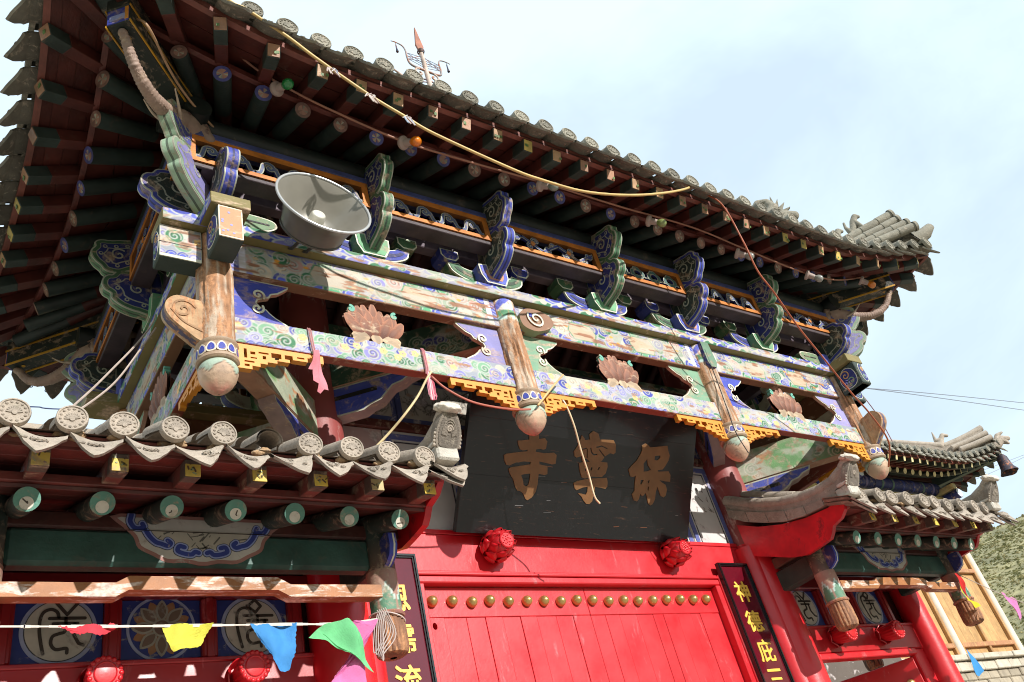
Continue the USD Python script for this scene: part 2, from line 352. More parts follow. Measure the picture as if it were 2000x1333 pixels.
# ------------------------------------------------------------------ painted ornament (pigment only), drawn from strokes and sampled into vertex colours
def lin(img):
    c = np.asarray(img, float) / 255.0
    return np.where(c <= 0.04045, c / 12.92, ((c + 0.055) / 1.055) ** 2.4)
PPM = 260
class Pigment:
    """Pigment values on a grid of surface points; strokes are laid on by distance, with soft edges one grid step wide."""
    def __init__(s, W, H, col): s.W, s.H = W, H; s.a = np.empty((H, W, 3)); s.a[:] = col
    def _win(s, x0, y0, x1, y1):
        i0, i1, j0, j1 = max(0, int(x0) - 1), min(s.W, int(x1) + 2), max(0, int(y0) - 1), min(s.H, int(y1) + 2)
        if i0 >= i1 or j0 >= j1: return None
        return (slice(j0, j1), slice(i0, i1)), np.arange(i0, i1)[None, :] + .5, np.arange(j0, j1)[:, None] + .5
    def _lay(s, sl, cov, fill): s.a[sl] += np.clip(cov, 0, 1)[..., None] * (np.asarray(fill, float) - s.a[sl])
    def ellipse(s, b, fill, half=0):
        w = s._win(*b)
        if w is None: return
        sl, X, Y = w; cx, cy, rx, ry = (b[0] + b[2]) / 2, (b[1] + b[3]) / 2, max((b[2] - b[0]) / 2, .3), max((b[3] - b[1]) / 2, .3)
        c = .5 - (np.hypot((X - cx) / rx, (Y - cy) / ry) - 1) * min(rx, ry)
        if half: c = np.minimum(c, (cy - Y) * half + .5)
        s._lay(sl, c, fill)
    def rectangle(s, b, fill):
        w = s._win(*b)
        if w is not None: s.a[w[0]] = fill
    def polygon(s, pts, fill):
        p = np.asarray(pts, float); w = s._win(*p.min(0), *p.max(0))
        if w is None: return
        sl, X, Y = w; g = 1 if np.sum(p[:, 0] * np.roll(p[:, 1], -1) - p[:, 1] * np.roll(p[:, 0], -1)) > 0 else -1; c = np.full(np.broadcast(X, Y).shape, 9.0)
        for q in range(len(p)):
            (ax, ay), (bx, by) = p[q], p[(q + 1) % len(p)]; L = math.hypot(bx - ax, by - ay); c = np.minimum(c, g * ((bx - ax) * (Y - ay) - (by - ay) * (X - ax)) / L + .5)
        s._lay(sl, c, fill)
    def line(s, pts, fill, width):
        p = np.asarray(pts, float); w = s._win(*(p.min(0) - width), *(p.max(0) + width))
        if w is None: return
        sl, X, Y = w; d = np.full(np.broadcast(X, Y).shape, 1e9)
        for q in range(len(p) - 1):
            (ax, ay), (bx, by) = p[q], p[q + 1]; ux, uy = bx - ax, by - ay; t = np.clip(((X - ax) * ux + (Y - ay) * uy) / max(ux * ux + uy * uy, 1e-9), 0, 1); d = np.minimum(d, (X - ax - t * ux) ** 2 + (Y - ay - t * uy) ** 2)
        s._lay(sl, width / 2 + .5 - np.sqrt(d), fill)
def whorl(d, x, y, r, fill, line=(172, 175, 168), rnd=random, dots=True):
    d.ellipse([x - r, y - r, x + r, y + r], fill=line)
    q = r * .87; d.ellipse([x - q, y - q, x + q, y + q], fill=fill)
    a0 = rnd.uniform(0, 6.28); hand = rnd.choice((-1, 1)); p = spiral(x, y, r * .72, 1.5, a0, hand, 20)
    d.line(p, fill=line, width=max(1.6, r * .15))
    if r > 12:
        dk = tuple(int(v * .62) for v in fill); p2 = spiral(x, y, r * .56, 1.3, a0, hand, 16)
        d.line(p2, fill=dk, width=max(1.3, r * .09))
def scallop(d, x, y, r, fill, up=1, line=(172, 175, 168)):
    for k, (rr, c) in enumerate(((r, line), (r * .88, fill), (r * .62, line), (r * .50, tuple(int(min(255, v * 1.25 + 20)) for v in fill)))):
        d.ellipse([x - rr, y - rr, x + rr, y + rr], fill=c, half=up)
PB, PG, PL, PP, PC, PO = (48, 58, 152), (48, 110, 72), (126, 122, 182), (190, 150, 140), (206, 188, 164), (222, 150, 50)
def fade(img, seed, amt=.45, sx=4.0, sz=16.0, wood=(196, 160, 128), crack=True):
    """Sun-bleached and flaked pigment: cream shows first, then streaks of bare wood along the grain."""
    h, w = img.shape[:2]; X, Y = np.meshgrid(np.arange(w) / PPM, np.arange(h) / PPM)
    P = np.stack([X * sx, Y * sz, X * 0 + seed * 3.7], -1)
    n = meshkit.fbm(P, 5, seed); n2 = meshkit.fbm(P * [2.3, 2.2, 1] + 9, 4, seed + 5)
    a = np.clip((n - (.62 - amt * .25)) / .10, 0, 1)[..., None] * .75; b = np.clip((n2 - (.70 - amt * .17)) / .06, 0, 1)[..., None] * .85
    o = img * (1 - a) + np.array([176., 171, 158]) * a
    wd = np.array(wood, float) * (.75 + .5 * meshkit.noise(P * [5, 9, 1], seed + 8)[..., None])
    o = o * (1 - b) + wd * b
    return np.clip(o, 0, 255)
def art(kind, L, H, seed):
    rnd = random.Random(seed); W, Hh = int(L * PPM), int(H * PPM)
    if kind == "architrave":
        im = d = Pigment(W, Hh, (160, 163, 150))
        x = 0; cyc = [(PG, PB), (PB, PG)]; k = rnd.randint(0, 1)
        d.rectangle([0, 0, W, int(Hh * .08)], fill=PG if k else PB); d.rectangle([0, int(Hh * .8), W, Hh], fill=PB if k else PG)
        while x < W + 60:
            a, b = cyc[k % 2]; r = Hh * rnd.uniform(.20, .27)
            scallop(d, x, Hh * .93, r * 1.15, a); whorl(d, x + r * .2, Hh * .70, r * .62, PC if rnd.random() < .4 else PL, rnd=rnd)
            scallop(d, x + r, Hh * .06, r * .95, b, -1)
            x += int(r * rnd.uniform(1.55, 1.9)); k += 1
        for c in (0.16, .5, .84):
            cx = W * c
            for q in range(12):
                whorl(d, cx + rnd.uniform(-.12, .12) * W, Hh * rnd.uniform(.15, .85), Hh * rnd.uniform(.15, .27), rnd.choice((PG, PB, PL, PG, PP, PC)), rnd=rnd)
            for q in range(4):
                X, Y, r = cx + rnd.uniform(-.1, .1) * W, Hh * rnd.uniform(.2, .8), Hh * .045; d.ellipse([X - r * 1.5, Y - r, X + r * 1.5, Y + r], fill=PO)
        for c in (.335, .665):
            cx = W * c; w2 = W * .075
            d.polygon([(cx - w2, Hh * .5), (cx - w2 * .72, Hh * .16), (cx + w2 * .72, Hh * .16), (cx + w2, Hh * .5), (cx + w2 * .72, Hh * .84), (cx - w2 * .72, Hh * .84)], fill=(80, 130, 96)); w2 *= .93
            d.polygon([(cx - w2, Hh * .5), (cx - w2 * .72, Hh * .2), (cx + w2 * .72, Hh * .2), (cx + w2, Hh * .5), (cx + w2 * .72, Hh * .8), (cx - w2 * .72, Hh * .8)], fill=(184, 162, 136))
        for e in (0, 1):
            b = int(.075 * PPM); X = 0 if e == 0 else W - b
            d.rectangle([X, 0, X + b, Hh], fill=PB)
            for j in range(9): d.line([(X + 4, j * Hh / 8), (X + b - 4, j * Hh / 8 + 8)], fill=(150, 160, 226), width=2.5)
            X2 = b if e == 0 else W - b - int(.035 * PPM); d.rectangle([X2, 0, X2 + int(.035 * PPM), Hh], fill=(216, 214, 226))
        return lin(fade(im.a.copy(), seed, .60, 2.6, 13, (140, 88, 58)))
    if kind == "flat":
        im = d = Pigment(W, Hh, (84, 96, 190)); x = 0; k = 0
        while x < W + 50:
            a = (PG, PB, PL)[k % 3]; r = Hh * rnd.uniform(.5, .62)
            d.ellipse([x - r * 1.9, Hh * .98 - r, x + r * 1.9, Hh * .98 + r], fill=(182, 184, 176)); d.ellipse([x - r * 1.65, Hh * 1.02 - r * .8, x + r * 1.65, Hh * 1.02 + r * .8], fill=a)
            d.ellipse([x + r * .8, Hh * -.35, x + r * 3.2, Hh * .45], fill=(182, 184, 176)); d.ellipse([x + r * .95, Hh * -.4, x + r * 3.05, Hh * .32], fill=(PB, PG)[k % 2])
            whorl(d, x, Hh * .55, r * .55, rnd.choice((PL, PC, PG)), rnd=rnd); x += int(r * 2.7); k += 1
        return lin(fade(im.a.copy(), seed, .34, 3, 12, (150, 104, 74)))
    if kind == "lower":
        im = d = Pigment(W, Hh, (142, 147, 157))
        for q in range(int(L * 50)):
            whorl(d, rnd.uniform(0, W), Hh * rnd.uniform(-.02, .98), Hh * rnd.uniform(.18, .34), rnd.choice((PL, PP, PC, (112, 156, 124), PB, (150, 146, 196), (112, 156, 124), PG)), rnd=rnd)
        for q in range(int(L * 5)):
            X, Y, r = rnd.uniform(0, W), Hh * rnd.uniform(.15, .7), Hh * .085
            for j in range(5): t = j * 1.257; d.ellipse([X + r * math.cos(t) - r * .7, Y + r * math.sin(t) - r * .7, X + r * math.cos(t) + r * .7, Y + r * math.sin(t) + r * .7], fill=(238, 190, 120))
        x = 0
        while x < W + 40:
            r = Hh * .17; scallop(d, x, Hh * 1.0, r, rnd.choice((PB, PG, PL))); x += int(r * 1.7)
        return lin(fade(im.a.copy(), seed, .42, 3, 14, (150, 104, 74)))
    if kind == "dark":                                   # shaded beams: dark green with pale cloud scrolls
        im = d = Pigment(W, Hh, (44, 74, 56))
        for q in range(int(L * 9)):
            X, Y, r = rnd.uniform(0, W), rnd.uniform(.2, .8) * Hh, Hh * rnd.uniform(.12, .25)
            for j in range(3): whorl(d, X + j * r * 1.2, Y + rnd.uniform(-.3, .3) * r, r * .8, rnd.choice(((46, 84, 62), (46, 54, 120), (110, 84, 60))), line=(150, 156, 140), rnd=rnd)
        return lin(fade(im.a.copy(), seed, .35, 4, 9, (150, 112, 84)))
    if kind == "diag":                                   # large green and brown scroll field
        im = d = Pigment(W, Hh, (120, 146, 104))
        for q in range(int(L * 16)):
            whorl(d, rnd.uniform(0, W), rnd.uniform(0, 1) * Hh, Hh * rnd.uniform(.10, .24), rnd.choice(((104, 146, 100), (170, 128, 92), (188, 160, 128), (90, 120, 84))), line=(206, 200, 176), rnd=rnd)
        d.polygon([(W * .3, Hh * .1), (W * .62, Hh * .1), (W * .7, Hh * .5), (W * .62, Hh * .92), (W * .3, Hh * .92), (W * .22, Hh * .5)], fill=(98, 142, 88))
        return lin(fade(im.a.copy(), seed, .75, 4, 7, (164, 110, 74)))
    if kind == "ink":                                    # faded ink landscape
        im = d = Pigment(W, Hh, (168, 162, 150))
        for q in range(int(90 * L)):
            X, Y = rnd.uniform(.04, .96) * W, Hh * (1 - abs(rnd.gauss(0, .42))); a = rnd.uniform(-.9, .9) - PI / 2; r = rnd.uniform(.03, .16) * Hh; g = rnd.randint(60, 130)
            p = [(X, Y)]
            for j in range(4): a += rnd.uniform(-.7, .7); p.append((p[-1][0] + r * math.cos(a), p[-1][1] + r * math.sin(a)))
            d.line(p, fill=(g, g - 4, g - 10), width=rnd.choice((1.3, 1.9, 3.1)))
        return lin(fade(im.a.copy(), seed, .3, 5, 8, (150, 120, 100)))
    raise ValueError(kind)
def sample(img, nu, nh):
    y, x = np.linspace(0, img.shape[0] - 1, nh), np.linspace(0, img.shape[1] - 1, nu); j, i = np.minimum(y.astype(int), img.shape[0] - 2), np.minimum(x.astype(int), img.shape[1] - 2); v, u = (y - j)[:, None, None], (x - i)[None, :, None]
    A = img[j][:, i] * (1 - u) + img[j][:, i + 1] * u; B = img[j + 1][:, i] * (1 - u) + img[j + 1][:, i + 1] * u
    return A * (1 - v) + B * v
def painted(mb, M, u0, u1, prof, img, step=.006, ang=40):
    """A painted skin swept from u0 to u1 along the frame's first axis; prof: (second, third) axis points from the top edge downwards."""
    prof = np.asarray(prof, float); seg = np.linalg.norm(np.diff(prof, axis=0), axis=1); s = np.concatenate([[0], np.cumsum(seg)])
    nh = max(2, int(s[-1] / step)); nu = max(2, int((u1 - u0) / step))
    t = np.linspace(0, s[-1], nh); q = np.column_stack([np.interp(t, s, prof[:, k]) for k in (0, 1)])
    U = np.linspace(u0, u1, nu)
    G = np.empty((nh, nu, 3)); G[..., 0] = U; G[..., 1] = q[:, :1]; G[..., 2] = q[:, 1:]
    return quadgrid(mb, xf(M, G.reshape(-1, 3)).reshape(nh, nu, 3), sample(img, nu, nh), ang, flip=np.linalg.det(M[:3, :3]) > 0)

# ------------------------------------------------------------------ the main gate
XC = 4.6
gate = thing("temple_gate", "tall painted timber temple gate with upturned tiled roof, hanging posts and red door", "temple gate", (XC, 5.0, 0))
ZAX = np.array([0, 0, 1.0])
FRONT = frame((1.37, 3.98, 0), (1, 0, 0), ZAX, (0, -1, 0)); LEFT = frame((1.37, 6.02, 0), (0, -1, 0), ZAX, (-1, 0, 0))
RIGHT = frame((7.80, 3.98, 0), (0, 1, 0), ZAX, (1, 0, 0)); REAR = frame((7.80, 6.02, 0), (-1, 0, 0), ZAX, (0, 1, 0))
COLU = {"f": [0, 2.21, 4.38, 6.43], "s": [0, 2.04]}

def ledge(mb, M, u0, u1, h0, h1, v0, v1, col, under, img, rnd=.022):
    """A beam with a painted, bottom-rounded front: box body plus skin (frame axes: u, h, v)."""
    cbox(mb, (u0, h0, v0), (u1, h1, v1 - .002), under, .004, M)
    prof = [(h1 - .004, v1)] + [(h0 + rnd * (1 - math.sin(a)), v1 - rnd * (1 - math.cos(a)) ) for a in np.linspace(0, PI / 2 * .8, 6)]
    painted(mb, M, u0 + .003, u1 - .003, [(p[0], p[1] + .0012) for p in prof], img)

WOODB = srgb(150, 108, 74)
def spandrel(mb, M, u, s, h0, h1, col, v=.012):
    """Scrolled corner board beside a post; s = +1 opens towards +u."""
    H = h1 - h0
    pts = [(0, 0), (.385, 0), (.33, .035), (.27, .07), (.235, .10), (.215, .125), (.175, .14), (.155, .165), (.165, .19), (.20, .205), (.24, .222), (.255, .25), (.30, .268), (.335, .295), (.37, .325), (.375, .345), (0, .345)]
    P = Polygon([(u + s * a, h0 + b * H / .345) for a, b in pts]).buffer(.006).buffer(-.006)
    prism(mb, P, M, v - .03, v, PALE, side=PINKW)
    inner = P.buffer(-.011).intersection(sbox(min(u, u + s * .5), h0 + .002, max(u, u + s * .5), h1 - .002)).union(P.buffer(-.001).intersection(sbox(min(u + s * .001, u + s * .12), h0 + .003, max(u + s * .001, u + s * .12), h1 - .003)))
    prism(mb, inner, M, v - .01, v + .003, col, back=False)
    for (cx, cy, a0, hd) in ((.165, .225, -.6, 1), (.155, .115, .6, -1)):
        sp = spiral(u + s * cx, h0 + cy * H / .345, .042, 1.25, a0 if s > 0 else PI - a0, hd * s, 22)
        prism(mb, stroke(sp, .015), M, v, v + .011, PALE, side=WOODB, back=False)

def lotus(mb, M, u, h0, v):
    rj = random.Random(int(u * 100) + 3); M = M @ frame((u, h0, 0), (.88, 0, 0), (0, .92, 0), (0, 0, 1)); u, h0 = 0.0, 0.0
    """Carved lotus panel between the beams."""
    def petal(cx, cy, w, l, tilt, lift, c0, c1):
        c0, c1 = np.array(c0) * rj.uniform(.75, 1.15), np.array(c1) * rj.uniform(.75, 1.15); l *= rj.uniform(.9, 1.08); tilt += rj.uniform(-.06, .06); w *= rj.uniform(.9, 1.08)
        n, m = 9, 7; T, S = np.meshgrid(np.linspace(0, 1, n), np.linspace(-1, 1, m), indexing="ij")
        wid = w * 1.22 * np.sin(np.clip(T * .92 + .02, .02, .999) * PI) ** .62 * (1 - .12 * T); x = S * wid; y = T * l
        z = lift * (1 - S ** 2 * .75) * np.sin(T * PI * .8 + .25) + .012 * T
        ca, sa = math.cos(tilt), math.sin(tilt)
        G = np.stack([u + cx + x * ca + y * sa, h0 + cy - x * sa + y * ca, v + z], -1)
        col = (np.array(c0) * (1 - T[..., None]) + np.array(c1) * T[..., None]) * np.where(np.abs(S[..., None]) > .6, 1.35, .85)
        quadgrid(mb, xf(M, G.reshape(-1, 3)).reshape(n, m, 3), col, 60)
        Gb = G.copy(); Gb[..., 2] = v - .012; quadgrid(mb, xf(M, Gb.reshape(-1, 3)).reshape(n, m, 3), c0, 60, flip=True)
    A, B_, C_, D_ = srgb(104, 60, 46), srgb(150, 104, 82), srgb(168, 146, 120), srgb(176, 152, 124)
    prism(mb, smooth_poly([(u - .16, h0 + .1), (u - .17, h0 + .2), (u - .1, h0 + .27), (u, h0 + .3), (u + .1, h0 + .27), (u + .17, h0 + .2), (u + .16, h0 + .1), (u, h0 + .02)]), M, v - .05, v, A)
    for k in range(7): t = (k - 3) / 3; petal(t * .10, .06, .044, .27 - .05 * abs(t), t * .42, .010, A, B_)
    for k in range(6): t = (k - 2.5) / 2.5; petal(t * .12, .05, .048, .22 - .03 * abs(t), t * .62, .018, A, B_)
    for k in range(5): t = (k - 2) / 2; petal(t * .09, .035, .050, .18, t * .8, .026, A, B_)
    for k in range(5): t = (k - 2) / 2; petal(t * .06, .085 - .02 * abs(t), .046, .17 if t else .11, t * .45 + (1.72 if t > 0 else -1.72 if t < 0 else 3.1), .014, C_, D_)
    for s in (-1, 1):
        prism(mb, stroke(spiral(u + s * .185, h0 + .265, .03, .8, 1.5, s), .024), M, v - .02, v + .02, TEAL)

def fretwork(mb, M, u, s, h1, v0, v1):
    """Stepped meander hanger below the lower beam; s = +1 runs towards +u from the post."""
    R = lambda a, b, c, d: sbox(u + min(s * a, s * c), h1 - d, u + max(s * a, s * c), h1 - b)
    full = shapely.union_all([R(0, 0, .55, .03), R(.515, .0, .55, .058), R(0, 0, .445, .062), R(0, 0, .33, .088), R(0, 0, .25, .108), R(0, 0, .19, .125), R(0, 0, .145, .15), R(0, 0, .095, .176)])
    holes = [R(.05, .03, .068, .098), R(.088, .046, .118, .066), R(.138, .040, .20, .052), R(.162, .066, .182, .090), R(.088, .086, .126, .096), R(.216, .034, .278, .070), R(.236, .070, .262, .082), R(.30, .034, .35, .066), R(.378, .034, .425, .046), R(.05, .116, .11, .128), R(.05, .142, .08, .158), R(.33, .066, .40, .074)]
    prism(mb, full.difference(shapely.union_all(holes)), M, v0, v1, YEL, side=YEL * .82)

def post(mb, x, y, ztop, seed, painted_top):
    """Hanging post: rough weathered shaft, collar and lotus-bud pendant."""
    n = 44; hs = np.concatenate([np.linspace(4.79, ztop - .012, 60), [ztop]]); th = np.arange(n) * 2 * PI / n
    T, H = np.meshgrid(th, hs); Q = np.stack([np.cos(T) * 9, np.sin(T) * 9, H * 3.2 + seed * 7], -1)
    nz = meshkit.fbm(Q, 4, seed); crack = np.clip((meshkit.fbm(Q * [1.4, 1.4, .5] + 20, 3, seed + 3) - .56) / .06, 0, 1)
    top = (H > ztop - .21) if painted_top else (H > 99)
    r = .108 + np.where(top, .002, (nz - .5) * .020 - crack * .009); r[-1] *= .9
    G = np.stack([x + r * np.cos(T), y + r * np.sin(T), H], -1)
    wood = srgb(160, 116, 82) * (.40 + 1.15 * nz[..., None]); wood = wood * (1 - crack[..., None] * .55)
    pale = np.clip((meshkit.fbm(Q * [.7, .7, .9] + 5, 4, seed + 9) - .47) / .09, 0, 1)[..., None]; wood = wood * (1 - pale * .75) + srgb(200, 184, 164) * pale * .75 * (.7 + .6 * nz[..., None])
    d = ztop - H
    band = np.where((d < .12)[..., None], np.where((np.sin(T * 3 + d * 40) > .2)[..., None], srgb(96, 104, 196), srgb(222, 212, 198)), np.where((d < .17)[..., None], srgb(88, 140, 104), srgb(186, 214, 206)))
    V, F = ringgrid(G); mb.add(V, F, np.where(top[..., None], band, wood).reshape(-1, 3), 50)
    mb.add(np.vstack([G[-1], [x, y, ztop]]), np.array([[i, (i + 1) % n, n] for i in range(n)]), WOODB, 30)
def pendant(mb, x, y, seed, jx=0.0):
    M = frame((x, y, 0), (1, 0, 0), (0, 1, 0)); ring = srgb(160, 136, 112)
    lathe(mb, [(.05, 4.80), (.112, 4.80), (.121, 4.792), (.121, 4.782), (.113, 4.772), (.108, 4.765), (.108, 4.70), (.114, 4.692), (.122, 4.684), (.122, 4.668), (.112, 4.658), (.06, 4.655)][::-1], M, ring, 32)
    for k in range(12):
        a = k * PI / 6 + seed; c, s = math.cos(a), math.sin(a)
        Mp = frame((x + c * .1095, y + s * .1095, 4.733), (-s, c, 0), ZAX, (c, s, 0))
        prism(mb, smooth_poly([(-.024, -.032), (.024, -.032), (.026, .005), (0, .033), (-.026, .005)], 3), Mp, 0, .004, CREAM)
        prism(mb, smooth_poly([(-.017, -.024), (.017, -.024), (.018, .004), (0, .022), (-.018, .004)], 3), Mp, .002, .0065, BLUE, back=False)
    prof = [(.004, 4.468), (.026, 4.476), (.05, 4.492), (.078, 4.52), (.100, 4.556), (.112, 4.595), (.112, 4.63), (.098, 4.657)]
    hs = np.linspace(0, 1, 30); pr = np.column_stack([np.interp(hs, np.linspace(0, 1, 8), [p[k] for p in prof]) for k in (0, 1)])
    def rf(T, H): return 1 + .02 * (meshkit.fbm(np.stack([np.cos(T) * 3, np.sin(T) * 3, H * 20 + seed], -1), 3, seed) - .5) - .02 * (np.abs(H - (4.60 + .028 * np.abs(((T * 4 / PI) % 2) - 1) * 2 - .028)) < .006)
    def cf(T, H):
        e = 4.60 + .028 * (np.abs(((T * 4 / PI) % 2) - 1) * 2 - 1); n = meshkit.fbm(np.stack([np.cos(T) * 2, np.sin(T) * 2, H * 9 + seed], -1), 4, seed)[..., None]
        up = (H > e)[..., None]; c = np.where(up, srgb(160, 178, 160), srgb(190, 160, 134)); c = c * (.7 + .6 * n)
        red = np.clip((4.54 - H) / .06 + (n[..., 0] - .6) * 2, 0, 1)[..., None] * (.65 if seed % 4 else .15); c = c * (1 - red) + srgb(196, 104, 98) * red
        return np.where((np.abs(H - e) < .005)[..., None], srgb(110, 88, 70), c)
    lathe(mb, pr, M, CREAM, 40, rf, cf, 60)

def side_structure(key, M, colu, L, full=True):
    """Flat board, architrave, lower beam, spandrels, lotus panels and hangers of one side (frame axes u, h, v)."""
    dz = 0.0 if key in "fr" else 0.003
    m = MB(); ledge(m, M, -.34, L + .34, 5.642 + dz, 5.732 + dz, -.13, .12, OLIVE, OLIVE, art("flat", L + .68, .11, 11 + ord(key)), .006)
    put(gate, "flat_board", m, "sunny_paint")
    for b in range(len(colu) - 1):
        a0, a1 = colu[b] + .07, colu[b + 1] - .07; sd = b * 3 + ord(key)
        m = MB(); ledge(m, M, a0, a1, 5.375, 5.639, -.035, .05, BROWN, BROWN, art("architrave", a1 - a0, .29, sd)); put(gate, "architrave", m, "sunny_paint")
        m = MB(); ledge(m, M, a0, a1, 4.83, 5.02, -.03, .045, srgb(132, 62, 46), srgb(132, 62, 46), art("lower", a1 - a0, .21, sd + 40), .012); put(gate, "lower_beam", m, "sunny_paint")
        if not full: continue
        cl, cr = {0: (BLUE * 1.1, LILAC * .7), 1: (srgb(112, 150, 122), srgb(112, 150, 122)), 2: (BLUE * 1.2, LILAC * .9)}[b if key == "f" else 1]
        for u, s, c in ((colu[b] + .098, 1, cl), (colu[b + 1] - .098, -1, cr)):
            m = MB(); spandrel(m, M, u, s, 5.022, 5.374, c); put(gate, "spandrel", m, "worn_board")
            m = MB(); fretwork(m, M, u - s * .004, s, 4.828, -.005, .035); put(gate, "fret_hanger", m, "fret_yellow")
        m = MB(); lotus(m, M, (colu[b] + colu[b + 1]) / 2 - .06, 5.022, .03); put(gate, "lotus_carving", m, "sunny_paint")
side_structure("f", FRONT, COLU["f"], 6.43); side_structure("l", LEFT, COLU["s"], 2.04); side_structure("g", RIGHT, COLU["s"], 2.04); side_structure("r", REAR, COLU["f"], 6.43, False)

for i, (u, v) in enumerate([(1.37, 3.98), (3.58, 3.98), (5.75, 3.98), (7.80, 3.98), (1.37, 6.02), (3.58, 6.02), (5.75, 6.02), (7.80, 6.02)]):
    m = MB(); post(m, u, v, 5.639, 3 + i, i in (1, 2, 5, 6))
    nd = put(gate, "hanging_post", m, "bare_wood")
    m = MB(); pendant(m, u, v, 2 + i); put(nd, "pendant_bud", m, "old_paint")

# beam ends that run past the corner posts (front and side architraves, scroll ends of the lower beams)
def block_end(M, u0, u1, v0, v1, front, name="beam_end"):
    m = MB(); cbox(m, (u0, 5.375, v0), (u1, 5.638, v1), DKGREEN * 1.2, .008, M)
    um = (u0 + u1) / 2
    prism(m, sbox(u0 + .004, 5.379, u1 - .004, 5.634).buffer(-.004).buffer(.004), M, v1 - .004, v1 + .003, CREAM if front else PALE, back=False)
    if front:
        prism(m, sbox(u0 + .012, 5.388, u1 - .012, 5.625), M, v1, v1 + .005, srgb(176, 138, 104), back=False)
        for k in range(7): prism(m, Point(u0 + random.uniform(.02, .13), random.uniform(5.4, 5.62)).buffer(.008), M, v1 + .003, v1 + .0065, LILAC, back=False)
    return m
def scroll_face(m, M, cx, cy, w, h, d0, ground, rim=PALE):
    """Painted cloud medallion: rim, coloured ground, spirals, stacked in relief."""
    P = smooth_poly([(cx - w * .5, cy - h * .1), (cx - w * .42, cy + h * .3), (cx - w * .1, cy + h * .5), (cx + w * .25, cy + h * .42), (cx + w * .5, cy + h * .1), (cx + w * .42, cy - h * .35), (cx + w * .05, cy - h * .5), (cx - w * .35, cy - h * .42)])
    prism(m, P, M, d0, d0 + .002, rim, back=False); prism(m, P.buffer(-.007), M, d0, d0 + .004, ground, back=False)
    for (a, b, r, c) in ((.08, .18, .28, srgb(196, 150, 90)), (-.14, -.2, .26, srgb(120, 150, 120)), (.2, -.2, .2, LILAC)):
        prism(m, stroke(spiral(cx + a * w, cy + b * h, r * min(w, h), 1.3, a * 9), .010), M, d0 + .002, d0 + .006, c, back=False)
for cornerM, sg in ((FRONT, 0), (RIGHT, 1)):
    for ux, oth in ((0.0, -1), (6.43 if sg == 0 else 2.04, 1)):
        # forward-running end (side architrave) seen on the front face
        m = block_end(cornerM, ux - .0775, ux + .0775, .11, .33, sg == 0)
        for s in (-1, 1):   # painted flanks
            Mf = frame(xf(cornerM, (ux + s * .0775, 0, 0)), cornerM[:3, 2] * s, ZAX, cornerM[:3, 0] * s)
            scroll_face(m, Mf, s * .22, 5.505, .19, .22, .001, DKBLUE)
        put(gate, "beam_end", m, "sunny_paint")
        m = MB(); cbox(m, (ux - .115, 5.642 + .0015, .121), (ux + .115, 5.7335, .335), OLIVE * .9, .008, cornerM)
        prism(m, sbox(ux - .107, 5.65, ux + .107, 5.726), cornerM, .33, .3375, srgb(196, 158, 122), back=False)
        put(gate, "board_end", m, "sunny_paint")
        # sideways-running end of this side's own architrave
        u0, u1 = (ux - .345, ux - .09) if oth < 0 else (ux + .09, ux + .345)
        m = block_end(cornerM, u0, u1, -.075, .062, False)
        painted(m, cornerM, u0 + .008, u1 - .008, [(5.63, .0664), (5.40, .0664)], art('lower', .24, .23, 7 + sg), .005); cbox(m, (u0 + .004, 5.488, .055), (u1 - .002, 5.494, .0672), BLACK, 0, cornerM)
        Me = frame(xf(cornerM, (u0 if oth < 0 else u1, 0, 0)), cornerM[:3, 2] * (-oth), ZAX, cornerM[:3, 0] * oth)
        scroll_face(m, Me, 0.005, 5.505, .10, .22, .001, DKBLUE)
        put(gate, "beam_end", m, "sunny_paint")
        # scroll head of the lower beam
        s = oth; P = smooth_poly([(ux + s * .09, 4.80), (ux + s * .20, 4.86), (ux + s * .29, 4.95), (ux + s * .30, 5.04), (ux + s * .24, 5.10), (ux + s * .15, 5.09), (ux + s * .09, 5.06)])
        m = MB(); prism(m, P, cornerM, -.04, .05, srgb(176, 142, 106), side=srgb(214, 196, 168), bands=[(.25, srgb(176, 150, 120)), (.5, srgb(84, 80, 104)), (.25, srgb(176, 150, 120))])
        prism(m, stroke(spiral(ux + s * .205, 5.0, .075, 1.4, .4, -s), .014), cornerM, .049, .056, srgb(150, 116, 84), back=False)
        prism(m, stroke(smooth_line([(ux + s * .10, 4.86), (ux + s * .2, 4.91), (ux + s * .27, 4.99)]), .012), cornerM, .049, .055, srgb(150, 116, 84), back=False)
        put(gate, "scroll_end", m, "bare_wood")
for uu, c in ((2.21 + .26, srgb(136, 100, 76)), (4.38 - .0, None)):    # round scroll boss beside the second post, painted cap on the third
    m = MB()
    if c is not None:
        P = smooth_poly([(uu - .16, 5.40), (uu - .17, 5.50), (uu - .10, 5.575), (uu + .02, 5.59), (uu + .13, 5.55), (uu + .15, 5.47), (uu + .06, 5.40), (uu - .06, 5.365)])
        prism(m, P, FRONT, .02, .10, c, side=srgb(134, 140, 108)); prism(m, stroke(spiral(uu - .02, 5.485, .085, 1.5, 2.6), .016), FRONT, .099, .112, PALE, side=WOODB, back=False)
        prism(m, Point(uu - .065, 5.52).buffer(.02), FRONT, .099, .105, BLUE, back=False); put(gate, "scroll_boss", m, "sunny_paint")
    else:
        P = Polygon([(uu - .05, 5.639), (uu + .05, 5.639), (uu + .06, 5.42), (uu + .03, 5.36), (uu - .04, 5.36), (uu - .06, 5.42)])
        prism(m, P, FRONT, .06, .128, srgb(96, 128, 104), side=DKBLUE); put(gate, "post_cap", m, "old_paint")
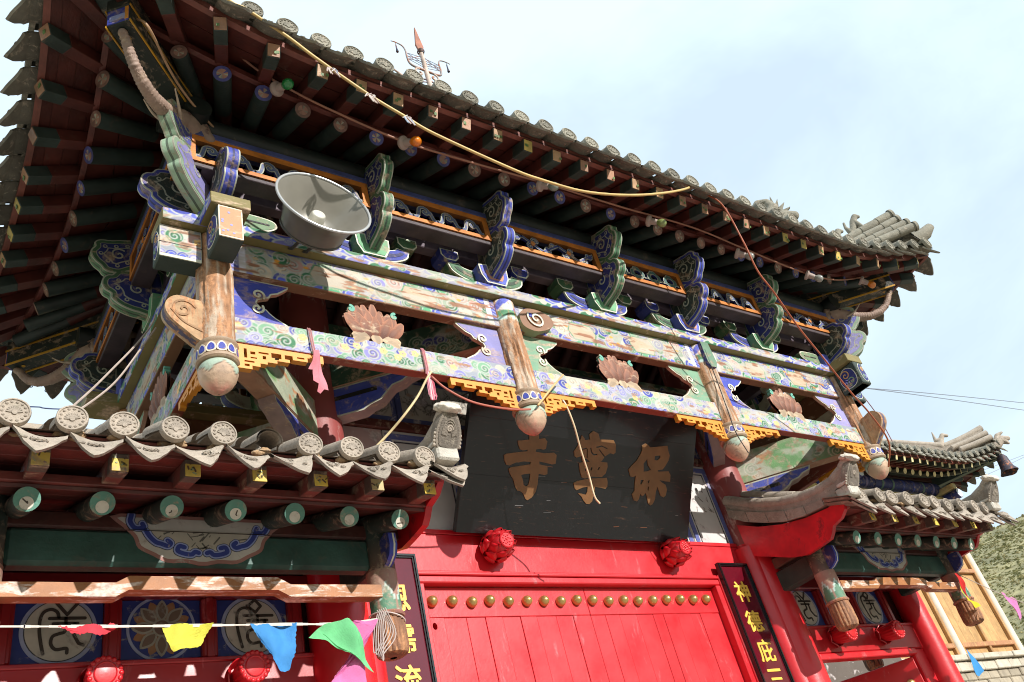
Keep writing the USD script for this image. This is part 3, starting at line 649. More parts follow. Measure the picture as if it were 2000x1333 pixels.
# ------------------------------------------------------------------ bracket sets
LOWER = [(.03, 5.80), (.20, 5.795), (.29, 5.815), (.345, 5.845), (.385, 5.885), (.39, 5.925), (.43, 5.95), (.452, 6.0), (.445, 6.055), (.415, 6.09), (.385, 6.10), (.36, 6.14), (.31, 6.158), (.26, 6.165), (.19, 6.20), (.03, 6.20)]
UPPER = [(.20, 6.19), (.26, 6.172), (.33, 6.125), (.40, 6.12), (.44, 6.135), (.465, 6.17), (.50, 6.20), (.53, 6.25), (.535, 6.30), (.51, 6.345), (.515, 6.38), (.48, 6.415), (.40, 6.43), (.33, 6.452), (.20, 6.455)]
def cloud_arm(m, M, prof, th, edge, face, kv=1.0):
    """Cloud-cut arm in the plane of frame axes one and two; axis three is its thickness."""
    P = smooth_poly([(a * kv, b) for a, b in prof], 3)
    lt = lambda c: np.clip(np.asarray(c) * 1.5 + .10, 0, 1)
    prism(m, P, M, -th / 2, th / 2, PALE * .8, bands=[(.11, PALE * .62), (.30, edge), (.18, BLACK * 2 + edge * .3), (.30, edge * 1.15), (.11, PALE * .62)], back=False, cap=False)
    c = P.centroid; cx, cy = c.x + .03 * kv, c.y + .005
    big = affinity.translate(affinity.scale(P, .62, .60, origin=(c.x, c.y)), .035 * kv, .0)
    for s in (-1, 1):
        Ms = M if s > 0 else frame(M[:3, 3], M[:3, 0], M[:3, 1], -M[:3, 2])
        d = th / 2
        prism(m, P, Ms, d - .001, d, PALE * .6, back=False); prism(m, P.buffer(-.010), Ms, d - .001, d + .0025, edge * .75, back=False)
        prism(m, P.buffer(-.034), Ms, d, d + .004, PALE * .42, back=False); prism(m, P.buffer(-.040), Ms, d, d + .0055, face, back=False)
        inn = P.buffer(-.066); 
        if not inn.is_empty:
            q = max(polys(inn), key=lambda g: g.area)
            cl = shapely.union_all([q.buffer(-.015)] + [Point(q.exterior.interpolate(t, normalized=True)).buffer(.016) for t in np.linspace(.05, .95, 9)]).intersection(P.buffer(-.046)).intersection(sbox(.12 * kv, 0, 9, 9))
            prism(m, cl, Ms, d + .002, d + .0075, PALE * .5, back=False); prism(m, cl.buffer(-.009), Ms, d + .003, d + .0095, face * .85, back=False)
            cc = max(polys(cl), key=lambda g: g.area).centroid
            prism(m, stroke(spiral(cc.x, cc.y, .058, 1.25, 2.2, -1), .011), Ms, d + .004, d + .0125, PALE * .55, back=False)
def bracket(M, u, blue, seed, corner=0):
    a, b = (BLUE, DKGREEN * 1.1) if blue else (GREEN, DKBLUE)
    nd = None
    Mb = M
    bc = srgb(84, 96, 190) if blue else srgb(104, 158, 116)
    m = MB()
    P = Polygon([(u - .088, 5.733), (u + .088, 5.733), (u + .128, 5.81), (u + .135, 5.91), (u + .05, 5.925), (u + .044, 5.835), (u - .044, 5.835), (u - .05, 5.925), (u - .135, 5.91), (u - .128, 5.81)])
    prism(m, P, Mb, -.13, .138, PALE, side=bc * .8); prism(m, P.buffer(-.013), Mb, .13, .142, bc, back=False)
    if blue: prism(m, affinity.translate(affinity.scale(P.buffer(-.03), .8, .7), 0, -.012), Mb, .14, .1445, srgb(206, 140, 108), back=False)
    nd = put(gate, "bracket_set", m, "old_paint")
    Ma = frame(xf(M, (u, 0, 0)), M[:3, 2], M[:3, 1], -M[:3, 0] if np.linalg.det(np.column_stack([M[:3, 2], M[:3, 1], -M[:3, 0]])) > 0 else M[:3, 0])
    m = MB(); cloud_arm(m, Ma, LOWER, .076, a, b); put(nd, "cloud_arm", m, "old_paint")
    a2, b2 = (BLUE, DKGREEN) if blue else (GREEN, DKBLUE)
    m = MB(); cloud_arm(m, Ma, UPPER, .072, a2, b2); put(nd, "cloud_arm", m, "old_paint")
    if corner: return nd
    m = MB()
    ca, cb = (GREEN * .9, BLUE * .8) if blue else (BLUE * .9, GREEN * .8)
    for s in (-1, 1):
        A = smooth_line([(u + s * .06, 5.785), (u + s * .16, 5.79), (u + s * .26, 5.82), (u + s * .33, 5.87), (u + s * .355, 5.94)], 5); B_ = smooth_line([(u + s * .25, 5.955), (u + s * .22, 5.925), (u + s * .15, 5.91), (u + s * .06, 5.915)], 5)
        Q = Polygon(np.vstack([A, B_])).buffer(0)
        prism(m, Q, M, -.06, .05, PALE, side=ca, bands=[(.15, PALE * .8), (.7, ca), (.15, PALE * .8)]); prism(m, Q.buffer(-.012), M, .045, .054, ca, back=False)
        prism(m, Q.buffer(-.042), M, .05, .057, BLACK * 2 + ca * .3, back=False)
    put(nd, "side_arm", m, "old_paint")
    for s in (-1, 1):
        m = MB(); x = u + s * .335
        Q = Polygon([(x - .045, 5.945), (x + .045, 5.945), (x + .082, 5.985), (x + .082, 6.05), (x - .082, 6.05), (x - .082, 5.985)])
        prism(m, Q, M, -.07, .075, PALE, side=cb * .8); prism(m, Q.buffer(-.012), M, .07, .079, cb, back=False)
        put(nd, "cap_block", m, "old_paint")
    return nd
for key, M, L, us in (("f", FRONT, 6.43, [1.09, 2.13, 3.27, 4.28, 5.33]), ("l", LEFT, 2.04, [1.02]), ("g", RIGHT, 2.04, [1.02]), ("r", REAR, 6.43, [1.1, 2.15, 3.2, 4.3, 5.35])):
    for k, u in enumerate(us): bracket(M, u, bool(k % 2) if key == "f" else False, k)
# corner brackets: two square to the walls and one pair on the diagonal, with the larger diagonal cloud arms
CORN = [((1.37, 3.98), (-1, -1)), ((7.80, 3.98), (1, -1)), ((7.80, 6.02), (1, 1)), ((1.37, 6.02), (-1, 1))]
for (cx, cy), (sx, sy) in CORN:
    m = MB(); Mz = frame((cx, cy, 0), (1, 0, 0), (0, 1, 0))
    cbox(m, (-.12, -.12, 5.736), (.12, .12, 5.90), srgb(84, 96, 190), .02, Mz)
    nd = put(gate, "corner_bracket", m, "old_paint")
    for d, kv, e, f in (((0, sy), 1.0, BLUE, DKGREEN), ((sx, 0), 1.0, BLUE, DKGREEN * .9), ((sx * .7071, sy * .7071), 1.22, srgb(150, 176, 150), LILAC * .75)):
        X = np.array([d[0], d[1], 0.]); Ma = frame((cx, cy, 0), X, ZAX, np.cross(X, ZAX))
        m = MB(); cloud_arm(m, Ma, LOWER, .085, e, f, kv); put(nd, "cloud_arm", m, "old_paint")
        if kv > 1:
            m = MB(); cloud_arm(m, Ma, [(a, b - .01) for a, b in UPPER], .085, srgb(150, 176, 150), srgb(90, 92, 160), 1.12); put(nd, "cloud_arm", m, "old_paint")
        m = MB()
    for (dx, dy) in ((0, sy), (sx, 0)):    # short green arms beside the corner block
        Mside = {(0, -1): FRONT, (-1, 0): LEFT, (1, 0): RIGHT, (0, 1): REAR}[(dx, dy)]
        loc = np.linalg.inv(Mside) @ np.array([cx, cy, 0, 1]); u = loc[0]; s = 1 if u < .5 else -1
        Q = smooth_poly([(u + s * .12, 5.80), (u + s * .30, 5.79), (u + s * .40, 5.83), (u + s * .42, 5.88), (u + s * .36, 5.92), (u + s * .12, 5.92)])
        m = MB(); prism(m, Q, Mside, -.06, .05, PALE, side=GREEN * .8); prism(m, Q.buffer(-.012), Mside, .045, .054, srgb(104, 130, 96), back=False); prism(m, stroke([(u + s * .17, 5.86), (u + s * .36, 5.86)], .014), Mside, .05, .057, BLACK * 2, back=False)
        put(nd, "side_arm", m, "old_paint")

# beams above the brackets, fretted cloud panels and eave purlins, side by side
def lattice(M, u0, u1, seed):
    rnd = random.Random(seed); m = MB(); h0, h1, v0, v1 = 6.055, 6.300, .235, .275
    fr = sbox(u0, h0, u1, h1).difference(sbox(u0 + .05, h0 + .036, u1 - .05, h1 - .052))
    prism(m, fr, M, v0, v1, ORANGE, side=srgb(130, 78, 34))
    nd = put(gate, "cloud_panel", m, "eave_paint")
    m = MB(); n = max(2, int(round((u1 - u0 - .1) / .19))); w = (u1 - u0 - .1) / n
    for k in range(n):
        a = u0 + .05 + k * w; hm = (h0 + h1) / 2 - .01
        if seed % 3 == 0:
            cs = spiral(a + w * .52, hm + .02, w * .26, 1.1, 3.4, -1); pts = smooth_line([(a, hm - .055), (a + w * .18, hm - .045), (a + w * .30, hm + .03)], 5); st = shapely.union_all([stroke(cs, .030), stroke(pts, .034), stroke(smooth_line([(a + w * .74, hm + .02), (a + w * .86, hm - .05), (a + w, hm - .055)], 5), .034)]); c2 = srgb(84, 96, 130)
        elif seed % 3 == 1:
            st = shapely.union_all([stroke(smooth_line([(a, hm + (.06 if k % 2 else -.06)), (a + w * .5, hm), (a + w, hm + (-.06 if k % 2 else .06))], 5), .030), stroke(spiral(a + w * .35, hm - .035, w * .2, 1, k, 1), .022), stroke(spiral(a + w * .7, hm + .035, w * .2, 1, k + 2, -1), .022)]); c2 = srgb(58, 70, 130)
        else:
            st = shapely.union_all([smooth_poly([(a + w * (.5 + .42 * math.cos(t)), hm + .075 * math.sin(t) * (1 + .25 * math.cos(4 * t))) for t in np.linspace(0, 2 * PI, 14, endpoint=False)]).difference(smooth_poly([(a + w * (.5 + .2 * math.cos(t)), hm + .035 * math.sin(t)) for t in np.linspace(0, 2 * PI, 10, endpoint=False)])), stroke([(a, hm - .03), (a + w, hm - .03)], .016)]); c2 = srgb(64, 96, 92)
        clip = sbox(u0 + .052, h0 + .038, u1 - .052, h1 - .054)
        st = st.intersection(clip)
        prism(m, st, M, v0 + .006, v1 - .012, PALE * .62, side=DKBLUE); prism(m, st.buffer(-.0075), M, v0 + .01, v1 - .009, c2, back=False)
        if seed % 3 == 1 and k % 2: prism(m, Point(a + w * .5, hm).buffer(.022), M, v0 + .01, v1 - .004, ORANGE, back=False)
    put(nd, "scrollwork", m, "old_paint")
for key, M, L, us in (("f", FRONT, 6.43, [1.09, 2.13, 3.27, 4.28, 5.33]), ("l", LEFT, 2.04, [1.02]), ("g", RIGHT, 2.04, [1.02]), ("r", REAR, 6.43, [1.1, 2.15, 3.2, 4.3, 5.35])):
    e = [-.28] + us + [L + .28]
    for k in range(len(e) - 1): lattice(M, e[k] + .05, e[k + 1] - .05, {0: 0, 1: 0, 2: 1, 3: 2, 4: 0, 5: 1}[k] if key == "f" else k)
    ex = .28 if key in "fr" else .278
    m = MB(); cbox(m, (-ex, 6.302, .15), (L + ex, 6.352, .28), srgb(70, 78, 128), .004, M); put(gate, "eave_plate", m, "eave_paint")
    m = MB(); cbox(m, (-ex + .03, 6.018, .13), (L + ex - .03, 6.052, .262), srgb(66, 54, 58), .004, M); put(gate, "panel_sill", m, "eave_paint")
    m = MB(); tube(m, [xf(M, (-ex - .1, 6.468, .185)), xf(M, (L + ex + .1, 6.468, .185))], .088, DKGREEN * .35, 16); put(gate, "eave_purlin", m, "eave_paint")
    m = MB(); cbox(m, (-.04, 6.052, -.045), (L + .04, 6.185, .04), srgb(92, 78, 88), .006, M); put(gate, "bracket_beam", m, "eave_paint")
    m = MB(); cbox(m, (-.02, 6.19, -.06), (L + .02, 6.80, -.02), DKRED * .5, 0, M); put(gate, "infill_board", m, "eave_paint")

# ------------------------------------------------------------------ eaves: rafters, sheathing, tiles
class Eave:
    """One side of a hipped, upturned roof. Frame axes: u along the post line, h up, v outward."""
    def __init__(s, M, L, base=6.45, slope=.55, vr=.58, vf=.93, vt=1.01, rise=.28, kick=.20, span=1.9, inner=1.0, hq=0.0):
        s.M, s.L, s.base, s.slope, s.vr, s.vf, s.vt, s.rise, s.kick, s.span, s.inner = M, L, base, slope, vr, vf, vt, rise, kick, span, inner
    def c(s, u, v):
        e = s.kick * v
        dl, dr = u + v + e, s.L + v + e - u; d = np.minimum(dl, dr)
        return np.clip(1 - d / s.span, 0, 1) ** 2
    def curve(s, u, v, h):
        """Point (u, h, v) of the eave line that runs at distance v from the posts."""
        c = s.c(u, v); return np.array([u, h + s.rise * c * (.35 + .65 * v / s.vt), v + s.kick * v * c])
    def inn(s, u):
        g0, g1 = .06, .55; lim = s.vr * (1 + s.kick)
        for side in (0, 1):
            x = u if side == 0 else s.L - u
            if x < g1:
                q = np.clip((x + lim) / (g1 + lim), 0, 1); g = g0 + (g1 - g0) * q; uu = g if side == 0 else s.L - g
                return np.array([uu, s.base + s.slope * (s.vr + g), -g])
        g = min(s.inner, max(min(u, s.L - u), .1)); return np.array([u, s.base + s.slope * (s.vr + g), -g])
    def spots(s, gap, v):
        e = v * (1 + s.kick) - .13; n = int(round((s.L + 2 * e) / gap)); return np.linspace(-e, s.L + e, n + 1)
def rafter_ends(m, p, d, r, rnd, blue):
    d = unit(d); a = unit(np.cross(d, (0, 0, 1))); b = np.cross(a, d); n = 16
    base = srgb(78, 80, 140) if blue else srgb(126, 94, 84)
    for k in range(n):
        t0, t1 = k * 2 * PI / n, (k + 1) * 2 * PI / n; q = lambda t, rr: p + rr * (math.cos(t) * a + math.sin(t) * b)
        c = PALE * .6 if (k % 4 < 2) else base
        c = c * rnd.uniform(.6, 1.1)
        m.add([p, q(t0, r * .62), q(t1, r * .62)], [[0, 2, 1]], srgb(160, 120, 104) if rnd.random() < .5 else c, 10)
        m.add([q(t0, r * .62), q(t0, r), q(t1, r), q(t1, r * .62)], [[0, 2, 1], [0, 3, 2]], base * rnd.uniform(.7, 1.1), 10)
def build_eave(par, E, gap, rnd, names=("round_rafter", "flying_rafter"), rr=.056, fw=.084, fh=.10, boards=True, ends=True, lite=False, greenlen=.45, capcol=None, look_="eave_paint"):
    M = E.M; W = lambda q: xf(M, q)
    F0 = E.base + .012
    for i, u in enumerate(E.spots(gap, E.vr)):
        p = E.curve(u, E.vr, E.base); q = E.inn(u); d = unit(p - q); Lr = np.linalg.norm(p - q)
        m = MB(); a = p - d * min(greenlen, Lr * .7); ts = [p, p - d * .002, a, a - d * .002, q]
        r_ = rr * rnd.uniform(.93, 1.05); g = DKGREEN * rnd.uniform(.8, 1.2)
        tube(m, [W(t) for t in ts], [r_] * 5, np.array([g, g, g, DKRED, DKRED]), 6 if lite else 14, caps=False)
        if not lite: rafter_ends(m, W(p), W(p) - W(p - d), r_, rnd, rnd.random() < .5)
        else: tube(m, [W(p - d * .003), W(p + d * .001)], r_, capcol if capcol is not None else PALE * .8, 8)
        put(par, names[0], m, look_)
        # flying rafter in the same line
        t = (E.vf - E.vr) / max(p[2] - q[2], .05); uf = p[0] + (p[0] - q[0]) * t
        uf = np.clip(uf, -E.vf * (1 + E.kick) + .05, E.L + E.vf * (1 + E.kick) - .05)
        f = E.curve(uf, E.vf, F0); st = p - d * .16 + np.array([0, rr + .075, 0]); dirf = unit(f - st)
        m = MB(); mid = f - dirf * .15; kk = fh / 2
        beam(m, W(mid), W(f), fw, fh, DKGREEN * rnd.uniform(.9, 1.3), bev=.004); beam(m, W(st), W(mid), fw * .985, fh * .985, DKRED * rnd.uniform(.9, 1.35), bev=.003)
        ec = rnd.choice((srgb(186, 148, 110), srgb(196, 172, 92), srgb(170, 128, 100))); 
        beam(m, W(f - dirf * .002), W(f + dirf * .004), fw * .9, fh * .9, ec if capcol is None else capcol, bev=.002)
        if not lite:
            for z in range(3): c0 = f + dirf * .004 + np.array([rnd.uniform(-.03, .03), rnd.uniform(-.035, .035), 0]); beam(m, W(c0), W(c0 + dirf * .003), .02, .018, srgb(90, 120, 66), bev=0)
        put(par, names[1], m, look_)
    # sheathing boards and fascia strips
    us = np.linspace(-E.vr * (1 + E.kick) + .02, E.L + E.vr * (1 + E.kick) - .02, 64)
    P = np.array([E.curve(u, E.vr, E.base) for u in us]); Q = np.array([E.inn(u) for u in us])
    tt = (E.vf - E.vr) / np.maximum(P[:, 2] - Q[:, 2], .05); uf = np.clip(P[:, 0] + (P[:, 0] - Q[:, 0]) * tt, -E.vf * (1 + E.kick), E.L + E.vf * (1 + E.kick)); uf[0], uf[-1] = -E.vf * (1 + E.kick), E.L + E.vf * (1 + E.kick)
    Fp = np.array([E.curve(u, E.vf + .02, F0 + fh * .5 + .012) for u in uf])
    up = np.array([0, rr + .012, 0]); A, B_ = Q + up, P + up; up2 = np.array([0, rr + .085 + fh / 2, 0]); Cc = P - (P - Q) * .06 + up2
    def strip(S0, S1, n, name, c):
        for k in range(n):
            a, b = k / n, (k + 1) / n - .004; off = np.array([0, rnd.uniform(0, .006), 0]); m = MB()
            G = np.stack([S0 + (S1 - S0) * a + off, S0 + (S1 - S0) * b + off]); G2 = G + np.array([0, .018, 0])
            c_ = c * rnd.uniform(.75, 1.3); sh = G.shape
            quadgrid(m, xf(M, G.reshape(-1, 3)).reshape(sh), c_, 30); quadgrid(m, xf(M, G2.reshape(-1, 3)).reshape(sh), c_, 30, flip=True)
            for kk in (0, 1): H_ = np.stack([G[kk], G2[kk]]); quadgrid(m, xf(M, H_.reshape(-1, 3)).reshape(H_.shape), c_ * .6, 30, flip=bool(kk == 0))
            put(par, name, m, look_)
    if boards:
        strip(A, B_, 2 if lite else 6, "eave_board", DKRED * .9); strip(Cc, Fp, 2 if lite else 4, "eave_board", DKRED * 1.15)
    def bar(curve, w, h, name, c):
        m = MB(); prof = np.array([(-h / 2, -w / 2), (-h / 2, w / 2), (h / 2, w / 2), (h / 2, -w / 2)])
        R = np.array([[p + np.array([0, a, b]) for a, b in prof] for p in curve]); V, F = ringgrid(R); m.add(xf(M, V), F, c, 30); put(par, name, m, look_)
    bar(np.array([E.curve(u, E.vr + .005, E.base + rr + .034) for u in np.linspace(-E.vr * (1 + E.kick), E.L + E.vr * (1 + E.kick), 70)]), .035, .05, "rafter_fillet", DKRED * 1.5)
    bar(np.array([E.curve(u, E.vf - .002, F0 + fh * .5 + .038) for u in np.linspace(-E.vf * (1 + E.kick), E.L + E.vf * (1 + E.kick), 70)]), .04, .062, "eave_fascia", srgb(120, 66, 54))

# tiles (built once in the frame: first axis across, second up, third outward)
def disc_pattern(m, M, r, rnd, z=.0):
    lathe(m, [(r, -.022), (r, .004), (r * .95, .010), (r * .86, .010), (r * .84, .004), (r * .001, .004)], M, TILE, 22)
    for k in range(14):
        t = k * 2 * PI / 14; lathe(m, [(.0075, .003), (.006, .0085), (.0008, .0105)], frame(xf(M, (math.cos(t) * r * .70, math.sin(t) * r * .70, 0)), M[:3, 0], M[:3, 1]), TILE * .85, 6)
    for k in range(9):
        t = math.radians(10 + k * 20); prism(m, stroke([(math.cos(t) * r * .22, math.sin(t) * r * .22 - r * .12), (math.cos(t) * r * .46, math.sin(t) * r * .46 - r * .12)], .007), M, .003, .009, TILE * .8, back=False)
    prism(m, Point(0, -r * .12).buffer(r * .17, 4), M, .003, .010, TILE * .9, back=False)
def head_tile(seed, r=.072, ln=.30, tilt=.32, disc=True):
    rnd = random.Random(seed); m = MB(); th = np.linspace(-.15, PI + .15, 13)
    ax = np.array([0, math.sin(tilt), -math.cos(tilt)])
    R = []
    for s in (0.0, ln * .5, ln):
        R.append([np.array([math.cos(t) * r * .95, math.sin(t) * r * .95, 0]) + ax * s for t in th])
    quadgrid(m, np.array(R), TILE * .95, 50, flip=True)
    Rb = np.array(R) * [.82, .82, 1]; quadgrid(m, Rb, TILE * .7, 50)
    if disc: disc_pattern(m, frame((0, 0, .006), (1, 0, 0), (0, 1, 0)), r, rnd)
    return m.done()
def drip_tile(seed, w=.215, drop=.10, tilt=.32, ln=.26):
    rnd = random.Random(seed); m = MB(); n = 13; t = np.linspace(-1, 1, n); x = t * w / 2; top = .038 * t ** 2 * 1.0 - .01
    bot = top - .026 - drop * (1 - np.abs(t)) ** 1.05 - .010 * np.abs(np.sin(t * 15)) + np.array([rnd.uniform(-.004, .004) for _ in t])
    fz = lambda y: -.22 * (y - top.mean())   # lobe leans outward at its foot
    g = np.stack([np.column_stack([x, top, np.full(n, .012)]), np.column_stack([x, bot, .012 + .85 * (top - bot)])]); g2 = g - np.array([0, .004, .017])
    quadgrid(m, g, TILE, 30, flip=True); quadgrid(m, g2, TILE * .7, 30)
    ed = np.stack([g[1], g2[1]]); quadgrid(m, ed, TILE * .9, 20, flip=True)
    for k in range(5):
        a = rnd.uniform(-.5, .5); yy = top.min() - .03 - rnd.uniform(0, .03); prism(m, stroke(spiral(a * w * .6, 0, .016, 1, rnd.uniform(0, 6), 1, 10), .007), frame((0, yy, .014 - .85 * yy), (1, 0, 0), (0, .762, -.648)), 0, .006, TILE * .85, back=False)
    ax = np.array([0, math.sin(tilt), -math.cos(tilt)]); pan = np.stack([np.column_stack([x, top, np.full(n, .012)]) + ax * s for s in (0, ln)])
    quadgrid(m, pan, TILE * .85, 50); quadgrid(m, pan - np.array([0, .014, 0]), TILE * .55, 50, flip=True)
    return m.done()
def shades(a, fs):      # eroded copies: each a little out of true and of its own tone
    return [(x[0] + .007 * (np.stack([meshkit.fbm(x[0] * 22 + 17 * i + k * 5, 3, 7 * i + k) for k in range(3)], -1) - .5), x[1], x[2], x[3] * f) for x in a for i, f in enumerate(fs)]
HEADS = shades([head_tile(s) for s in range(3)], (.72, .88, 1.0, 1.12)); DRIPS = shades([drip_tile(s) for s in range(5)], (.75, .92, 1.08))
def jitter(M, rnd, a=.04):
    r1, r2 = rnd.uniform(-a, a), rnd.uniform(-a, a) * 2; Rz = np.eye(4); c, s = math.cos(r2), math.sin(r2); Rz[:2, :2] = [[c, -s], [s, c]]
    Ry = np.eye(4); c, s = math.cos(r1), math.sin(r1); Ry[0, 0], Ry[0, 2], Ry[2, 0], Ry[2, 2] = c, s, -s, c
    return M @ Ry @ Rz
def tiles(par, E, pitch, rnd, zbase, s1=.5, s2=.12, vmax=None, rows=True, lite=False, heads=HEADS, drips=DRIPS, hr=.072, rowmin=None):
    """Cover tiles, drip tiles and the rows running up to the hip or ridge."""
    M = E.M; e = E.vt * (1 + E.kick); n = int(round((E.L + 2 * e - .1) / pitch)); us = np.linspace(-e + .10, E.L + e - .10, n + 1); vr_ = vmax if vmax is not None else 1.02
    def surf(u, s): c0 = E.c(u, E.vt); return zbase + s1 * s + s2 * s * s + E.rise * c0 * math.exp(-max(s, 0) / .85)
    for i, u in enumerate(us):
        p = E.curve(u, E.vt, 0.0); p[1] = surf(u, 0) + .022
        dv = .25; tilt = math.atan2(surf(u, dv) - surf(u, 0), dv)
        Mt = M @ frame(p, (1, 0, 0), (0, 1, 0)); Mt = jitter(Mt, rnd)
        put(par, "cover_tile", heads[rnd.randrange(len(heads))], "tile_clay", Mt)
        if rows:
            stop = max(-u, u - E.L, -vr_); m = MB()
            s_end = p[2] - stop - .02
            if s_end > .32:
                ss = np.arange(.26, s_end, .28); R = []; th = np.linspace(0, PI, 7 if lite else 9)
                for k, s0 in enumerate(ss):
                    for s_, rr_ in ((s0, hr * .95), (min(s0 + .279, s_end), hr * .90)):
                        R.append([np.array([u + math.cos(t) * rr_, surf(u, s_) + math.sin(t) * rr_, p[2] - s_]) for t in th])
                R = np.array(R); quadgrid(m, xf(M, R.reshape(-1, 3)).reshape(R.shape), TILE * rnd.uniform(.85, 1.05), 40, flip=True)
                put(par, "tile_row", m, "tile_clay")
        if i < n:
            um = (u + us[i + 1]) / 2; p = E.curve(um, E.vt + .01, 0.0); p[1] = surf(um, 0) - .085
            put(par, "drip_tile", drips[rnd.randrange(len(drips))], "tile_clay", jitter(M @ frame(p, (1, 0, 0), (0, 1, 0)), rnd, .05))
    # pan surface under the tiles
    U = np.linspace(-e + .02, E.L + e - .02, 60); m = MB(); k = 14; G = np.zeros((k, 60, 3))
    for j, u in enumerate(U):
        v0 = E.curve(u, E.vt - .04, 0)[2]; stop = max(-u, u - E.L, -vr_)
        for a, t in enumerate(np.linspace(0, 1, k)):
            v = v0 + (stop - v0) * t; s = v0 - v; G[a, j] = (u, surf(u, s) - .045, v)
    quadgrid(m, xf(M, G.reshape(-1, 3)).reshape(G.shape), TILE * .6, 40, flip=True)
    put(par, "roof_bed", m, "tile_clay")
    return surf
rE = random.Random(21)
roofF = frame((1.27, 3.98, 0), (1, 0, 0), ZAX, (0, -1, 0)); roofL = frame((1.27, 6.02, 0), (0, -1, 0), ZAX, (-1, 0, 0))
roofR = frame((7.90, 3.98, 0), (0, 1, 0), ZAX, (1, 0, 0)); roofB = frame((7.90, 6.02, 0), (-1, 0, 0), ZAX, (0, 1, 0))
m = MB(); cbox(m, (2.2, 4.94, 8.15), (7.0, 5.06, 8.42), TILE * .8, .02); tube(m, [(2.2, 5, 8.45), (7.0, 5, 8.45)], .07, TILE, 12)
roof = put(gate, "roof", m, "tile_clay")
for M, L in ((roofF, 6.63), (roofL, 2.04), (roofR, 2.04), (roofB, 6.63)):
    E = Eave(M, L); build_eave(roof, E, .278, rE)
    tiles(roof, E, .236, rE, 6.655)

# hip rafters, carved elephants, hip ridges
def elephant():
    m = MB()
    balls = {"b0": ((0, 0, .05), .085), "b1": ((.16, 0, .055), .10), "h0": ((.33, 0, .045), .105), "h1": ((.40, 0, .02), .085), "f": ((.46, 0, -.005), .062),
             "t1": ((.56, 0, -.06), .052), "t2": ((.68, 0, -.095), .045), "t3": ((.80, 0, -.085), .039), "t4": ((.89, 0, -.035), .034), "t5": ((.95, 0, .03), .031), "t6": ((.985, 0, .085), .029), "t7": ((1.02, 0, .115), .026),
             "j": ((.44, 0, -.075), .05), "el0": ((.27, .085, .09), .03), "el1": ((.22, .115, -.03), .045), "er0": ((.27, -.085, .09), .03), "er1": ((.22, -.115, -.03), .045), "eml": ((.36, .1, .01), .02), "emr": ((.36, -.1, .01), .02), "d1": ((.36, .05, .10), .045), "d2": ((.36, -.05, .10), .045)}
    V, F = blob(balls, [("b0", "b1"), ("b1", "h0"), ("h0", "h1"), ("h1", "f"), ("f", "t1"), ("t1", "t2"), ("t2", "t3"), ("t3", "t4"), ("t4", "t5"), ("t5", "t6"), ("t6", "t7"), ("h1", "j"), ("el0", "el1"), ("er0", "er1"), ("d1", "h0"), ("d2", "h0")], .011, 6)
    path = np.array([(.46, 0), (.56, -.06), (.68, -.095), (.80, -.085), (.89, -.035), (.95, .03), (1.02, .115)]); cum = np.concatenate([[0], np.cumsum(np.linalg.norm(np.diff(path, axis=0), axis=1))])
    best = np.zeros(len(V)); bd = np.full(len(V), 9.)
    for k in range(len(path) - 1):
        a, b = path[k], path[k + 1]; t = np.clip(((V[:, [0, 2]] - a) @ (b - a)) / ((b - a) @ (b - a)), 0, 1); q = a + t[:, None] * (b - a); d = np.hypot(*(V[:, [0, 2]] - q).T); s = d < bd; bd[s] = d[s]; best[s] = (cum[k] + t * (cum[k + 1] - cum[k]))[s]
    on = (V[:, 0] > .48); c = np.array([best]).T; nrm = np.zeros_like(V); ax = np.column_stack([np.interp(best, cum, path[:, 0]), np.zeros(len(V)), np.interp(best, cum, path[:, 1])]); nrm = V - ax; nrm /= np.maximum(np.linalg.norm(nrm, axis=1, keepdims=True), 1e-6)
    V = V + np.where(on[:, None], nrm * (.0035 * np.sin(best * 260))[:, None], 0)
    col = srgb(150, 126, 112) * (.75 + .5 * meshkit.fbm(V * 14, 3, 2)[:, None]); m.add(V, F, col, 70)
    for s in (-1, 1):
        tube(m, smooth_line([(.45, s * .045, -.045), (.54, s * .085, -.03), (.62, s * .105, .03)], 5), np.linspace(.014, .004, 11), srgb(186, 168, 148), 7)
        lathe(m, [(.014, 0), (.010, .006), (.001, .008)], frame((.405, s * .083, .045), (1, 0, 0), (0, 0, 1), (0, s, 0)), srgb(90, 60, 54), 10)
        prism(m, stroke(spiral(.26, .01, .045, 1.2, 1, 1), .010), frame((0, s * .135, 0), (1, 0, 0), ZAX, (0, s, 0)), -.004, .004, srgb(120, 96, 86), back=False)
    return m.done()
ELE = elephant()
